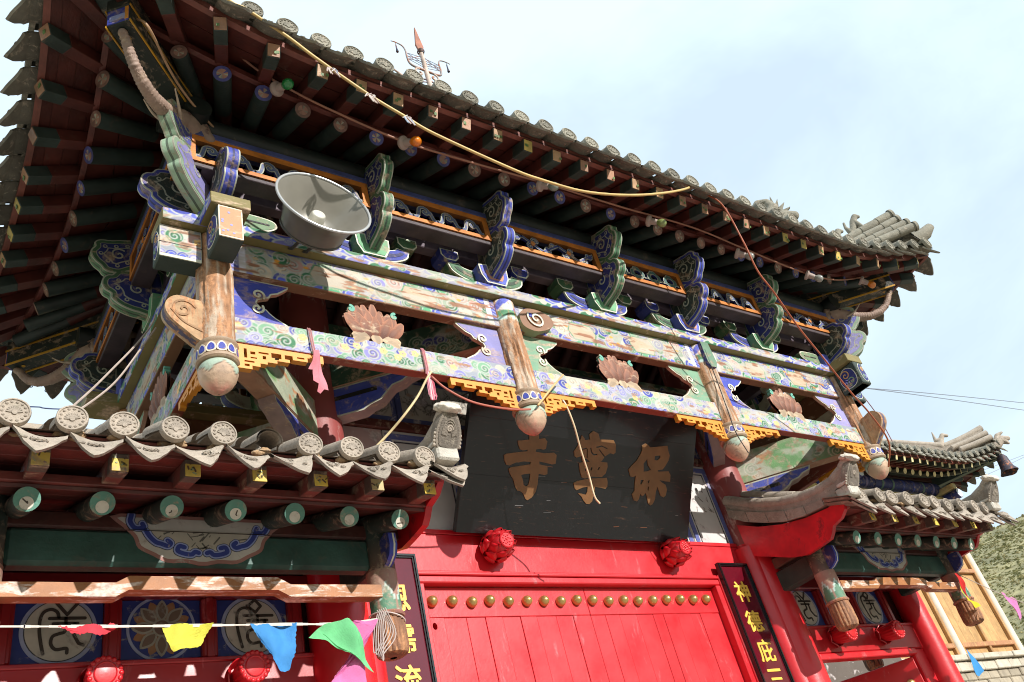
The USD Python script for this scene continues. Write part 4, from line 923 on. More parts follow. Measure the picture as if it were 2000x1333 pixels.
for (cx, cy), (sx, sy) in CORN:
    rx = 1.27 if sx < 0 else 7.90
    X = unit((sx, sy, 0)); Y = np.cross(ZAX, X); Md = frame((cx, cy, 0), X, Y, ZAX)
    m = MB(); cbox(m, (-.9, -.075, 6.62), (1.10, .075, 6.78), srgb(40, 44, 38), .006, Md)
    cbox(m, (-.6, -.072, 6.475), (1.09, .072, 6.62), srgb(34, 42, 36), .006, Md)
    for s in (-1, 1):
        cbox(m, (-.3, s * .0725, 6.466), (1.093, s * .0795, 6.484), srgb(190, 140, 30), 0, Md); cbox(m, (-.3, s * .075, 6.612), (1.1, s * .082, 6.628), srgb(176, 128, 30), 0, Md)
    cbox(m, (1.088, -.068, 6.48), (1.096, .068, 6.615), BLUE, .002, Md); cbox(m, (1.092, -.05, 6.50), (1.10, .05, 6.55), srgb(150, 160, 210), .002, Md); cbox(m, (1.092, .045, 6.485), (1.10, .068, 6.61), YEL, .002, Md)
    lathe(m, [(.016, 0), (.012, .006), (.001, .007)], frame(xf(Md, (.98, 0, 6.474)), X, -Y, (0, 0, -1)), srgb(200, 150, 40), 12)
    hr_ = put(gate, "hip_rafter", m, "old_paint")
    Mz = frame((rx, cy, 0), X, Y, ZAX); m = MB()      # outer (flying) hip rafter carrying the tip
    pts = [(.75, 6.70), (1.05, 6.80), (1.32, 6.90), (1.58, 7.0)]
    for k in range(3): beam(m, xf(Mz, (pts[k][0], 0, pts[k][1])), xf(Mz, (pts[k + 1][0] + .01, 0, pts[k + 1][1])), .13, .13, DKGREEN, bev=.006)
    put(hr_, "hip_tip", m, "old_paint")
    put(gate, "elephant_carving", ELE, "old_paint", frame(xf(Md, (0.02, 0, 6.335)), X, Y, ZAX))
def ridge_tail(m, Mz, s0, s1, z0, z1, tipup):
    """Hip ridge: stacked courses and a rolled tile cap, swept along the hip."""
    ss = np.linspace(s0, s1, 10); zz = z0 + (z1 - z0) * ((ss - s0) / (s1 - s0)) ** 1.0
    for k in range(9):
        beam(m, xf(Mz, (ss[k], 0, zz[k])), xf(Mz, (ss[k + 1] + .006, 0, zz[k + 1])), .12, .20, TILE * .85, bev=.01)
    tube(m, [xf(Mz, (a, 0, z + .135)) for a, z in zip(ss, zz)], .062, TILE, 12)
    for s in (-1, 1): tube(m, [xf(Mz, (a, s * .075, z + .03)) for a, z in zip(ss, zz)], .045, TILE * .95, 10)
for (cx, cy), (sx, sy) in (CORN[1], CORN[2]):
    Mz = frame((7.90, cy, 0), unit((sx, sy, 0)), np.cross(ZAX, unit((sx, sy, 0))), ZAX); m = MB()
    body = Polygon([(-.2, 7.72), (.0, 7.60), (.3, 7.36), (.62, 7.22), (.95, 7.26), (1.42, 7.38), (1.52, 7.30), (1.46, 7.12), (1.56, 7.04), (1.30, 6.95), (.9, 7.0), (.3, 7.1), (-.2, 7.4)])
    prism(m, body, frame(Mz[:3, 3], Mz[:3, 0], ZAX, -Mz[:3, 1]), -.055, .055, TILE * .8)
    def roll(pts, r, y=0.0, cap=True):
        Q = [xf(Mz, (a_, y, z_)) for a_, z_ in pts]
        for k in range(len(Q) - 1): tube(m, [Q[k], Q[k] + (Q[k + 1] - Q[k]) * 1.015], [r * 1.03, r * .93], TILE * (1.02 if k % 2 else .92), 14)
        d_ = unit(Q[-1] - Q[-2])
        if cap: disc_pattern(m, frame(Q[-1] + d_ * .02, unit(np.cross(ZAX, d_)), unit(np.cross(d_, unit(np.cross(ZAX, d_)))), d_), r * 1.12, rE)
    roll([(.62, 7.27), (.85, 7.31), (1.08, 7.38), (1.30, 7.43), (1.48, 7.48)], .062)
    roll([(.30, 7.38), (.62, 7.25)], .06, cap=False); roll([(-.1, 7.66), (.12, 7.5), (.30, 7.38)], .06, cap=False)
    for s_ in (-1, 1):
        roll([(.55, 7.16), (.80, 7.18), (1.05, 7.235), (1.28, 7.28), (1.47, 7.33)], .056, s_ * .085)
        roll([(.60, 7.06), (.85, 7.08), (1.10, 7.125), (1.32, 7.16), (1.50, 7.19)], .056, s_ * .16)
        roll([(.8, 6.99), (1.1, 7.02), (1.33, 7.05), (1.52, 7.07)], .054, s_ * .235)
    tube(m, [xf(Mz, (a_, 0, z_)) for a_, z_ in ((1.4, 7.02), (1.58, 7.05), (1.72, 7.10), (1.80, 7.16))], [.10, .095, .075, .05], TILE * .9, 10)
    nd = put(roof, "hip_ridge", m, "tile_clay")
    if sy > 0: continue
    # crouching figures and the scaly dragon ornament that ride on this hip
    def rider(s, z, h):
        A = lambda x, y, zz: xf(Mz, (s + x, y, z + zz))
        balls = {"hip": (A(0, 0, .07), .045), "ch": (A(.03, 0, .15), .042), "hd": (A(.075, 0, .215), .036), "mz": (A(.115, 0, .20), .020), "k1": (A(.06, .04, .06), .022), "f1": (A(.085, .04, .0), .02), "k2": (A(.06, -.04, .06), .022), "f2": (A(.085, -.04, .0), .02), "r": (A(-.05, 0, .0), .04), "t": (A(-.085, 0, .10), .018), "t2": (A(-.075, 0, .17), .014)}
        balls = {k: (tuple(v[0]), v[1] * h) for k, v in balls.items()}
        mm = MB(); V, F = blob(balls, [("hip", "ch"), ("ch", "hd"), ("hd", "mz"), ("ch", "k1"), ("k1", "f1"), ("ch", "k2"), ("k2", "f2"), ("hip", "r"), ("r", "t"), ("t", "t2")], .014, 4); mm.add(V, F, TILE * .95, 60); put(nd, "ridge_figure", mm, "tile_clay")
    rider(.78, 7.27, 1.05); rider(1.04, 7.40, 1.0)
    A = lambda x, zz: tuple(xf(Mz, (.22 + x, 0, 7.86 + zz))); mm = MB()
    balls = {"a": (A(-.15, 0), .10), "b": (A(.0, .12), .085), "c": (A(.10, .25), .065), "d": (A(.06, .36), .05), "e": (A(-.04, .40), .035), "f": (A(-.10, .36), .02), "g": (A(.18, .08), .07), "h": (A(.28, .04), .06), "m1": (A(-.12, .24), .03), "m2": (A(-.26, .31), .012), "m3": (A(-.2, .2), .02), "m4": (A(-.36, .24), .01), "bs": (A(0, -.35), .12)}
    V, F = blob(balls, [("a", "b"), ("b", "c"), ("c", "d"), ("d", "e"), ("e", "f"), ("b", "g"), ("g", "h"), ("b", "m1"), ("m1", "m2"), ("a", "m3"), ("m3", "m4"), ("bs", "a"), ("bs", "g")], .016, 3); V = V + .006 * (meshkit.noise(V * 60, 3) - .5)[:, None]; mm.add(V, F, TILE * .9, 50)
    for k in range(6):
        t = .5 + k * .38; c = np.array([.10 + .02 * k, .30 - .045 * k]); Mf = frame(xf(Mz, (.22, 0, 7.86)), Mz[:3, 0], ZAX, -Mz[:3, 1])
        prism(mm, Polygon([(c[0], c[1]), (c[0] + .13 * math.cos(1.3 - .4 * k), c[1] + .13 * math.sin(1.3 - .4 * k)), (c[0] + .04, c[1] - .05)]), Mf, -.02, .02, TILE * .85)
    put(nd, "ridge_dragon", mm, "tile_clay")
# outlines of the brushed characters: plaque in millimetres on its board, couplets in hundredths of a character
PLAQUE_MARKS = {'si':[[[651,807,663,750,719,764,746,739,739,681,712,671,687,676,645,668,643,649,729,645,825,658,852,641,851,571,818,565,758,571,686,577,693,554,761,548,774,538,779,485,752,475,693,482,694,402,683,341,651,294,612,270,592,279,563,322,534,335,506,337,483,365,457,423,437,440,414,472,404,497,423,510,508,528,604,547,606,566,541,564,468,551,407,523,380,525,358,556,348,596,369,609,467,629,563,646,566,657,520,649,491,654,468,693,464,719,569,737,564,779],[551,415,559,385,584,373,606,388,614,434,613,476,553,467,527,458]]],'ning':[[[1211,482,1335,495,1399,501,1413,469,1413,429,1394,410,1345,416,1282,420,1278,364,1265,300,1237,276,1206,276,1172,302,1148,332,1109,357,1145,355,1192,349,1204,375,1204,414,1159,407,1091,379,1069,393,1053,435,1091,454]],[[1176,634,1150,640,1128,610,1116,621,1111,660,1092,650,1058,640,1036,649,1026,688,1056,734,1080,788,1090,825,1119,804,1126,788,1182,798,1166,840,1209,873,1264,854,1286,808,1349,814,1435,819,1466,781,1469,716,1449,702,1411,707,1385,692,1359,676,1291,729,1280,726,1351,667,1329,635,1312,628,1388,628,1397,596,1383,539,1345,504,1293,500,1240,500,1170,479,1134,484,1107,533,1088,599,1133,610,1202,618],[1173,539,1175,562,1155,561,1161,538],[1229,547,1236,575,1220,574,1213,550],[1301,557,1319,586,1298,580,1290,560],[1175,646,1166,721,1158,720,1158,720,1154,729,1104,715,1111,706,1155,719,1162,641],[1215,701,1203,732,1190,731,1201,696,1227,673,1270,679,1274,689,1233,685],[1379,744,1313,762,1251,745,1261,736,1314,752,1369,738]]],'bao':[[[1802,826,1838,812,1857,797,1943,810,2029,826,2065,830,2078,788,2102,748,2091,704,2056,650,2025,618,1973,610,1974,597,2102,611,2130,579,2131,520,2083,521,2000,527,2032,509,2081,491,2104,450,2092,399,2070,382,2034,391,2012,427,1984,468,1971,425,1968,358,1944,315,1922,303,1892,320,1874,369,1852,409,1833,383,1811,377,1791,397,1780,346,1760,330,1725,335,1697,386,1721,417,1718,490,1722,544,1691,530,1662,532,1633,587,1657,618,1718,672,1756,734,1769,768,1764,805],[1886,461,1869,460,1870,431,1884,427],[1817,514,1783,512,1781,478,1793,471],[1885,519,1863,509,1871,489,1882,494],[1853,642,1835,695,1800,654,1808,584,1853,592,1892,607],[1989,717,1987,739,1924,728,1922,694,1957,693]]]}
COUPLET_MARKS = {'神':[[[-44,-18,-48,-9,-31,5,-22,19,-23,21,-45,21,-46,22,-45,31,-28,32,-35,43,-34,46,-30,49,-26,49,-19,41,-17,37,-17,32,-11,31,-8,29,-5,33,15,34,15,49,17,50,26,49,26,33,48,32,48,-24,46,-25,39,-25,36,-21,26,-21,25,-50,17,-50,15,-49,15,-21,5,-21,3,-26,-5,-26,-6,-25,-7,-15,-11,-18,-14,-18,-20,-10,-21,-11,-21,-49,-22,-50,-31,-50,-32,-13,-33,-12,-41,-19],[26,1,27,-10,37,-10,37,1],[26,23,27,12,37,12,37,22],[4,1,5,-10,15,-10,15,1],[4,23,5,12,15,12,15,22],[-6,20,-8,21,-9,20,-18,4,-8,-7,-6,-6]]],'德':[[[-49,-11,-50,-6,-37,8,-26,26,-21,26,-16,24,-13,27,7,28,6,31,-18,31,-19,39,-20,40,-41,18,-45,18,-49,23,-49,26,-27,49,-23,49,-18,47,-18,41,8,41,10,48,12,50,17,50,21,48,22,41,50,40,49,31,20,31,18,28,19,27,45,27,46,-2,45,-3,-14,-3,-16,19,-19,17,-24,7,-23,-37,-20,-34,-15,-21,-11,-21,-5,-23,-3,-21,4,-21,5,-22,6,-39,22,-39,25,-37,25,-30,34,-31,31,-26,31,-21,39,-20,50,-38,50,-42,48,-44,41,-45,35,-35,32,-46,28,-49,1,-49,-4,-45,-4,-29,-5,-28,-13,-43,-15,-46,-19,-46,-23,-44,-25,-50,-33,-50,-35,-48,-35,-10,-36,-9,-43,-16,-45,-15],[28,17,29,6,36,7,36,17],[12,17,12,6,18,7,18,17],[-5,17,-4,6,2,7,1,17]],[[13,-31,5,-16,-19,-16,-20,-7,-18,-6,48,-6,50,-8,50,-14,49,-16,18,-16,18,-19,23,-26,23,-29,16,-32]]],'庇':[[[-23,-50,-26,-41,-23,-36,-22,23,-12,22,-11,3,7,3,10,2,10,23,12,24,21,23,21,-1,39,12,42,12,47,7,48,4,45,1,21,-16,21,-36,23,-38,37,-38,39,-33,40,-22,43,-22,50,-25,49,-39,44,-48,40,-49,19,-49,14,-48,12,-45,9,-39,-20,-50],[10,-7,9,-6,7,-7,-11,-8,-11,-34,5,-29,10,-29]],[[-50,-42,-45,-31,-42,-13,-41,37,-3,38,-2,40,-4,47,-2,49,6,50,8,47,12,38,48,37,49,28,47,27,-30,27,-30,-9,-34,-36,-39,-48,-41,-50,-44,-50,-50,-47]]],'三':[[[-50,-34,-48,-32,48,-32,50,-33,50,-43,48,-44,-48,-44,-50,-43]],[[-44,41,-41,44,43,44,44,43,44,33,43,32,-43,32,-44,33]],[[-37,4,-35,6,34,6,35,5,35,-4,34,-5,-35,-5,-37,-4]]],'恩':[[[-40,48,-38,49,40,49,40,-7,33,-10,47,-28,50,-35,50,-40,43,-44,40,-44,34,-32,31,-29,29,-41,27,-45,20,-49,-16,-49,-22,-47,-25,-41,-24,-13,-13,-14,-11,-38,15,-38,18,-36,20,-24,29,-26,24,-16,31,-10,3,-9,15,-25,13,-30,7,-33,-9,-15,-8,-9,-39,-8],[22,3,23,1,28,2,28,39,6,39,6,32,25,31,24,22,10,21,25,9,25,6],[-1,14,-13,3,-12,1,14,2,9,7],[-5,38,-6,39,-28,39,-27,8,-18,12,-11,20,-11,22,-24,22,-24,31,-7,32],[-28,2,-25,1,-24,2,-27,6]],[[-50,-38,-41,-23,-39,-15,-35,-13,-28,-16,-29,-24,-39,-45,-44,-45,-49,-43]]],'霈':[[[-47,35,-46,37,-6,38,-7,40,-41,40,-42,47,-39,50,40,50,41,42,40,40,7,40,6,38,7,37,46,37,47,36,47,15,38,14,37,6,20,5,21,0,50,-1,50,-8,49,-10,20,-11,21,-13,45,-14,45,-39,44,-42,38,-45,25,-44,24,-36,34,-34,34,-24,21,-23,20,-49,10,-50,9,-48,9,-24,-2,-23,-3,-24,-4,-44,-14,-44,-14,-14,8,-13,9,-11,-17,-10,-20,-6,-23,-10,-26,-10,-43,-2,-44,1,-42,4,-36,7,-36,13,-47,15],[34,25,36,25,36,28,33,28],[35,17,34,16,36,16,36,17],[6,15,8,14,10,17,7,19],[9,26,9,28,6,28,7,25],[-29,6,-30,5,-29,4,-19,-1,9,1,9,6,8,7,5,4,-5,4,-7,8,-9,6],[-8,28,-9,26,-6,25,-6,28],[-8,14,-6,14,-7,19,-10,17],[-37,24,-35,24,-33,28,-36,28],[-34,15,-34,17,-37,19,-37,15]],[[-50,-11,-47,-8,-36,-10,-27,-15,-27,-21,-22,-21,-18,-25,-19,-30,-37,-50,-41,-50,-46,-45,-46,-42,-30,-25,-50,-16]]],'流':[[[31,-49,25,-44,25,-2,27,-1,33,-1,35,-2,35,-35,36,-39,39,-39,41,-37,41,-27,44,-26,49,-29,50,-41,48,-45,43,-49]],[[-44,39,-45,44,-41,49,-38,49,-21,36,6,36,7,38,4,45,4,48,9,50,14,50,21,36,47,36,47,26,32,25,46,7,47,1,42,-3,38,-2,33,5,-3,1,-2,-2,-2,-20,-5,-34,-10,-42,-17,-50,-21,-50,-26,-45,-26,-43,-18,-34,-15,-28,-13,-19,-12,-1,-18,1,-20,10,-14,13,-4,25,-20,26,-22,29,-25,27,-28,27],[21,21,20,26,11,25,3,14,24,14,24,17]],[[6,-2,8,0,15,-1,16,-2,16,-44,15,-46,8,-46,6,-45]],[[-47,-40,-28,-7,-25,-7,-22,-9,-19,-12,-19,-15,-36,-46,-39,-49,-44,-48,-47,-44]],[[-50,11,-46,19,-42,19,-28,12,-24,8,-24,4,-28,0,-32,0,-48,9]]]}
TILE = srgb(170, 157, 142)
# ------------------------------------------------------------------ pillars, inner beams, wall, door
PIL = (2.43, 6.77)
for k, x in enumerate(PIL):
    m = MB(); lathe(m, [(.205, .25), (.20, 2.2), (.19, 4.2), (.183, 6.4)], frame((x, 5, 0), (1, 0, 0), (0, 1, 0)), srgb(140, 66, 62), 40)
    nd = put(gate, "pillar", m, "faded_red")
    m = MB(); n = 40; th = np.arange(n) * 2 * PI / n; top = 4.20 + .035 * (meshkit.fbm(np.stack([np.cos(th) * 3, np.sin(th) * 3, th * 0 + k], -1), 4, 3) - .5)
    R = np.array([np.column_stack([x + r * np.cos(th), 5 + r * np.sin(th), h]) for r, h in ((.2095, np.full(n, .26)), (.2045, np.full(n, 2.2)), (.1945, top), (.188, top + .001))]); V, F = ringgrid(R); m.add(V, F, RED, 60)
    put(nd, "fresh_paint", m, "lacquer_red")
    m = MB(); lathe(m, [(.0, .05), (.30, .05), (.31, .12), (.29, .2), (.23, .27), (.0, .27)], frame((x, 5, 0), (1, 0, 0), (0, 1, 0)), srgb(120, 116, 108), 32); put(gate, "pillar_base", m, "stone")
def diag_beam(x0, y0, x1, y1, ztop, zbot, zb2, corner):
    """Beam from a hanging post back to a pillar, with a stepped bracket board under its pillar end."""
    L = math.hypot(x1 - x0, y1 - y0); X = unit((x1 - x0, y1 - y0, 0)); Mv = frame((x0, y0, 0), X, ZAX, np.cross(X, ZAX))
    m = MB(); cbox(m, (.08, zbot, -.068), (L - .12, ztop, .068), srgb(150, 112, 88), .006, Mv)
    for s in (-1, 1):
        Ms = Mv if s > 0 else frame(xf(Mv, (L, 0, 0)), -Mv[:3, 0], ZAX, -Mv[:3, 2])
        a, b = (.085, L - .125) if s > 0 else (.125, L - .085)
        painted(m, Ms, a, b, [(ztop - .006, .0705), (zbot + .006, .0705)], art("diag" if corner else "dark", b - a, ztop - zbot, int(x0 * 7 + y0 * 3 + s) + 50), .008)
    nd = put(gate, "diagonal_beam", m, "old_paint")
    P = Polygon([(L - .10, zbot - .003), (L - .85, zbot - .003), (L - .83, zbot - .05), (L - .75, zbot - .07), (L - .70, zbot - .10), (L - .62, zbot - .115), (L - .58, zbot - .15), (L - .52, zb2 + .05), (L - .44, zb2 + .03), (L - .38, zb2), (L - .10, zb2)])
    m = MB(); prism(m, P, Mv, -.058, .058, PALE * .7, side=srgb(140, 120, 116))
    for s in (-1, 1):
        Ms = Mv if s > 0 else frame(Mv[:3, 3], Mv[:3, 0], ZAX, -Mv[:3, 2])
        prism(m, P.buffer(-.014), Ms, .056, .061, srgb(66, 76, 156), back=False)
        prism(m, P.buffer(-.05), Ms, .058, .0635, srgb(58, 70, 160), back=False); prism(m, sbox(L - .5, zbot - .12, L - .12, zbot - .085), Ms, .06, .0665, BLACK, back=False)
    put(nd, "bracket_board", m, "old_paint")
for sy in (0, 1):
    yc = 3.98 if sy == 0 else 6.02
    diag_beam(1.37, yc, PIL[0], 5.0, 5.14, 4.81, 4.58, True); diag_beam(7.80, yc, PIL[1], 5.0, 5.14, 4.81, 4.58, True)
    diag_beam(3.58, yc, PIL[0], 5.0, 5.60, 5.275, 5.02, False); diag_beam(5.75, yc, PIL[1], 5.0, 5.60, 5.275, 5.02, False)
Mf = frame((0, 5, 0), (1, 0, 0), ZAX, (0, -1, 0))
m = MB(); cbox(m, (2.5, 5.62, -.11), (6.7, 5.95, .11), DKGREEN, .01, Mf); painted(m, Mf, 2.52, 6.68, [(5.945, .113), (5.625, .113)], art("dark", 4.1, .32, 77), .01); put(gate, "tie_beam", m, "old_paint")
for x0, x1 in ((1.45, 2.4), (6.8, 7.72)):
    m = MB(); cbox(m, (x0, 5.62, -.08), (x1, 5.9, .08), DKGREEN, .01, Mf); put(gate, "tie_beam", m, "old_paint")
for x0, x1 in ((2.62, 3.14), (3.15, 4.58), (4.62, 6.05), (6.06, 6.60)):   # ink-painted frieze boards under the tie beam
    m = MB(); cbox(m, (x0, 5.17, -.06), (x1, 5.61, -.02), srgb(74, 82, 130), .006, Mf); painted(m, Mf, x0 + .045, x1 - .045, [(5.565, -.0165), (5.215, -.0165)], art("ink", x1 - x0 - .09, .35, int(x0 * 10)), .01); put(gate, "frieze_board", m, "plaster")
m = MB(); cbox(m, (2.6, 5.09, -.08), (6.6, 5.168, .0), DKRED * 1.1, .006, Mf); put(gate, "wall_rail", m, "old_paint")
for k, (x0, x1) in enumerate(((2.6, 2.98), (2.99, 3.62), (3.63, 5.55), (5.56, 6.06), (6.07, 6.60))):      # white wall panels with blue borders
    m = MB(); cbox(m, (x0, 4.24, -.07), (x1, 5.088, -.03), srgb(178, 150, 146) if k in (0,) else srgb(196, 192, 188), .004, Mf)
    if k in (1, 2, 3, 4):
        b = .05; fr = sbox(x0 + .015, 4.20, x1 - .015, 5.06).difference(sbox(x0 + .015 + b, 4.20, x1 - .015 - b, 5.06 - b))
        prism(m, fr, Mf, -.035, -.024, srgb(92, 100, 156))
        prism(m, sbox(x0 + .085, 4.22, x1 - .085, 4.99).difference(sbox(x0 + .095, 4.21, x1 - .095, 4.98)), Mf, -.034, -.026, srgb(70, 66, 74), back=False)
    if k in (1, 4):
        rr = random.Random(5 + k)
        for row in range(3 if k == 4 else 6):
            for q in range(3):
                cx, cy = x0 + .20 + (.09 * row if k == 4 else .07 * q), (4.82 - .11 * q if k == 4 else 4.86 - .05 * row)
                prism(m, stroke([(cx + rr.uniform(-.03, .03), cy + rr.uniform(-.03, .03)) for _ in range(4)], .007), Mf, -.031, -.0285, srgb(120, 112, 106), back=False)
    put(gate, "wall_panel", m, "plaster")
m = MB(); cbox(m, (2.55, 4.205, -.04), (6.65, 4.24, -.0), RED, .003, Mf); put(gate, "lintel_cap", m, "lacquer_red")
m = MB(); cbox(m, (2.55, 3.905, -.07), (6.65, 4.203, -.003), RED, .006, Mf); put(gate, "door_lintel", m, "lacquer_red")
m = MB(); cbox(m, (3.03, 3.81, -.09), (6.10, 3.862, .035), RED, .008, Mf); cbox(m, (3.03, 3.863, -.09), (6.10, 3.884, .050), RED, .006, Mf); cbox(m, (3.03, 3.885, -.09), (6.10, 3.903, .030), RED, .006, Mf); put(gate, "lintel_moulding", m, "lacquer_red")
for s, x in ((1, 3.03), (-1, 6.10)):
    m = MB(); cbox(m, (x - .0, .4, -.09), (x + s * .055, 3.808, .03), RED, .006, Mf); cbox(m, (x - s * .02, .4, -.09), (x - s * .002, 3.902, .045), RED, .006, Mf); put(gate, "door_jamb", m, "lacquer_red")
for x0, x1 in ((2.5, 3.01), (6.12, 6.70)):
    m = MB(); cbox(m, (x0, .4, -.09), (x1, 3.90, -.01), RED, .006, Mf); put(gate, "side_board", m, "lacquer_red")
# door leaves: rail with studs above, planks below
leafn = [None, None]
for k, (x0, x1) in enumerate(((3.088, 4.567), (4.571, 6.043))):
    m = MB(); cbox(m, (x0, 3.585, -.10), (x1, 3.806, -.038), RED, .004, Mf); leafn[k] = put(gate, "door_leaf", m, "lacquer_red")
    e = x0; rr = random.Random(40 + k); j = 0
    while e < x1 - .03:
        w = rr.choice((.115, .16, .165, .15, .185)); b = min(e + w, x1)
        if x1 - b < .06: b = x1
        m = MB(); off = rr.uniform(-.0035, .0035); z1 = 3.583
        if k == 0 and j == 0:
            P = sbox(e + .0008, .45, b - .0008, z1).difference(affinity.scale(Point(3.155, 3.525).buffer(.022, 5), .85, 1.15)); prism(m, P, Mf, -.10, -.041 + off, RED)
        else: cbox(m, (e + .0008, .45, -.10), (b - .0008, z1, -.041 + off), RED * rr.uniform(.94, 1.04), .0025, Mf)
        put(leafn[k], "plank", m, "lacquer_red"); e = b; j += 1
    m = MB(); cbox(m, (x0 + .01, .45, -.14), (x1 - .01, 3.58, -.105), BLACK, 0, Mf); put(leafn[k], "backing", m, "plain")
def stud_mesh():
    m = MB(); lathe(m, [(.036, 0), (.041, .006), (.0415, .016), (.038, .032), (.031, .046), (.020, .057), (.010, .0615), (.001, .063)], frame((0, 0, 0), (1, 0, 0), (0, 1, 0)), srgb(196, 166, 104), 18, ang=60); return m.done()
STUD = stud_mesh(); rr = random.Random(3)
for row, z in enumerate((3.695, 2.915)):
    for k in range(18):
        x = 3.158 + k * .1622 + rr.uniform(-.006, .006)
        put(leafn[0] if x < 4.569 else leafn[1], "stud", STUD, "brass", Mf @ frame((x, z + rr.uniform(-.007, .007), -.0395), (1, 0, 0), (0, 1, 0)))
# lotus-bud door pegs
def peg_lotus():
    m = MB(); lathe(m, [(.0, 0), (.07, 0), (.085, .03), (.10, .09), (.105, .15), (.085, .205), (.06, .225)], frame((0, 0, 0), (1, 0, 0), (0, 1, 0)), RED * .8, 24)
    def petal(az, s0, ln, wd, out, curl):
        n, k = 8, 7; T, S = np.meshgrid(np.linspace(0, 1, n), np.linspace(-1, 1, k), indexing="ij")
        w = wd * np.sin(np.clip(T * .93 + .05, 0, 1) * PI) ** .5 * (1 - .22 * T); ang = S * w
        rad = out + curl * np.sin(T * PI * .85) + .008 * (1 - S ** 2); A = az + ang / np.maximum(rad, .03) * .9
        G = np.stack([rad * np.cos(A), rad * np.sin(A), s0 + T * ln - .02 * np.abs(S) * T], -1)
        c = RED * (1 + .08 * math.sin(az * 5)); quadgrid(m, G, c, 60)
        G2 = G.copy(); G2[..., :2] *= (1 - .007 / np.maximum(rad, .03))[..., None]; quadgrid(m, G2, c * .75, 60, flip=True)
        for e in (0, -1): quadgrid(m, np.stack([G[:, e], G2[:, e]]), c, 20, flip=(e == -1))
        quadgrid(m, np.stack([G[-1], G2[-1]]), c, 20)
    for k in range(6): petal(k * 1.047, .0, .10, .062, .072, .045)
    for k in range(7): petal(k * .8976 + .4, .045, .125, .060, .085, .035)
    for k in range(7): petal(k * .8976, .10, .125, .055, .080, .022)
    for k in range(6): petal(k * 1.047 + .5, .155, .085, .045, .062, .012)
    lathe(m, [(.062, .20), (.064, .232), (.058, .238), (.052, .232), (.001, .232)], frame((0, 0, 0), (1, 0, 0), (0, 1, 0)), RED, 24)
    for k in range(15):
        a, r = k * 2.4, .012 * math.sqrt(k) ; lathe(m, [(.0075, .23), (.006, .238), (.001, .240)], frame((r * math.cos(a), r * math.sin(a), 0), (1, 0, 0), (0, 1, 0)), RED * 1.1, 7)
    return m.done()
LOTP = peg_lotus()
for k, x in enumerate((3.73, 5.60)):
    put(gate, "lotus_peg", LOTP, "lacquer_red", frame((x, 5.0, 4.085), (1, 0, 0), unit((0, -.10, 1)), unit((0, -1, -.10))))

# ------------------------------------------------------------------ the name board and the couplet boards (hung on the gate)
def marks(m, data, M, s, d0, d1, col, mir=1):
    for rings in data:
        pts = [np.array(r, float).reshape(-1, 2) * s for r in rings]; P = Polygon(pts[0], pts[1:]).buffer(0); prism(m, P, M, d0, d1, col, back=False)
MP = frame((3.385, 4.9, 4.17), (1, 0, 0), (0, -.5595, .8288))
board = thing("name_board", "large black lacquered name board with three gilt characters above the red door", "sign board", (3.385, 4.9, 4.17))
m = MB(); W_, H_ = 2.415, 1.30
for k in range(3): cbox(m, (0, H_ * k / 3 + .0002, -.05), (W_, H_ * (k + 1) / 3 - .0002, -.0004 * (k % 2)), BLACK, .0008, MP)
for k in range(18):
    x, y, l = rr.uniform(.1, 2.3), rr.uniform(.04, .7), rr.uniform(.01, .09); prism(m, stroke([(x, y), (x + l, y + rr.uniform(-.004, .004))], rr.uniform(.0015, .005)), MP, 0, .0008, rr.choice((srgb(140, 84, 54), srgb(120, 120, 120), srgb(96, 60, 44))), back=False)
put(board, "panel", m, "black_lacquer")
for key in ("si", "ning", "bao"):
    m = MB(); marks(m, PLAQUE_MARKS[key], MP, .001, -.002, .006, GOLDB); put(board, "character", m, "gilt")
m = MB()
for x in (.3, 2.1): tube(m, [xf(MP, (x, H_ - .03, -.03)), (3.385 + x, 4.93, 5.4)], .008, srgb(60, 50, 44), 6)
put(board, "hanger", m, "wire")
def couplet(name, label, cx, y, chars, w=.395, ztop=4.0, flipx=1):
    t = thing(name, label, "couplet board", (cx, y, 0)); Mc = frame((cx, y, 0), (1, 0, 0), ZAX, (0, -1, 0))
    m = MB(); cbox(m, (-w / 2 + .02, .8, -.02), (w / 2 - .02, ztop - .02, 0), srgb(92, 16, 30), 0, Mc); put(t, "panel", m, "lacquer_dark")
    m = MB(); P = sbox(-w / 2, .78, w / 2, ztop).difference(sbox(-w / 2 + .03, .81, w / 2 - .03, ztop - .03))
    prism(m, P, Mc, -.024, .012, BLACK); P2 = sbox(-w / 2 + .008, .788, w / 2 - .008, ztop - .008).difference(sbox(-w / 2 + .02, .80, w / 2 - .02, ztop - .02)); prism(m, P2, Mc, .01, .022, BLACK * 1.3, back=False); put(t, "frame", m, "black_gloss")
    for c, zc in chars:
        m = MB(); marks(m, COUPLET_MARKS[c], frame(xf(Mc, (0, zc, 0)), (1, 0, 0), ZAX, (0, -1, 0)), .0019, -.001, .006, srgb(226, 182, 72)); put(t, "character", m, "gilt_bright")
look("lacquer_dark", rough=.12, var=.12, bump=.03, coat=.7, coatr=.04); look("black_gloss", rough=.25, var=.1, bump=.05, coat=.4); look("gilt_bright", rough=.45, var=.12, metal=.1, bump=.1)
couplet("couplet_board", "black framed crimson couplet board right of the door with gold characters", 6.31, 4.93, [("神", 3.73), ("德", 3.46), ("庇", 3.20), ("三", 2.96)])
couplet("couplet_board", "black framed couplet board left of the door, partly behind the fluted post", 2.825, 4.93, [("恩", 3.68), ("霈", 3.405), ("流", 3.14)])
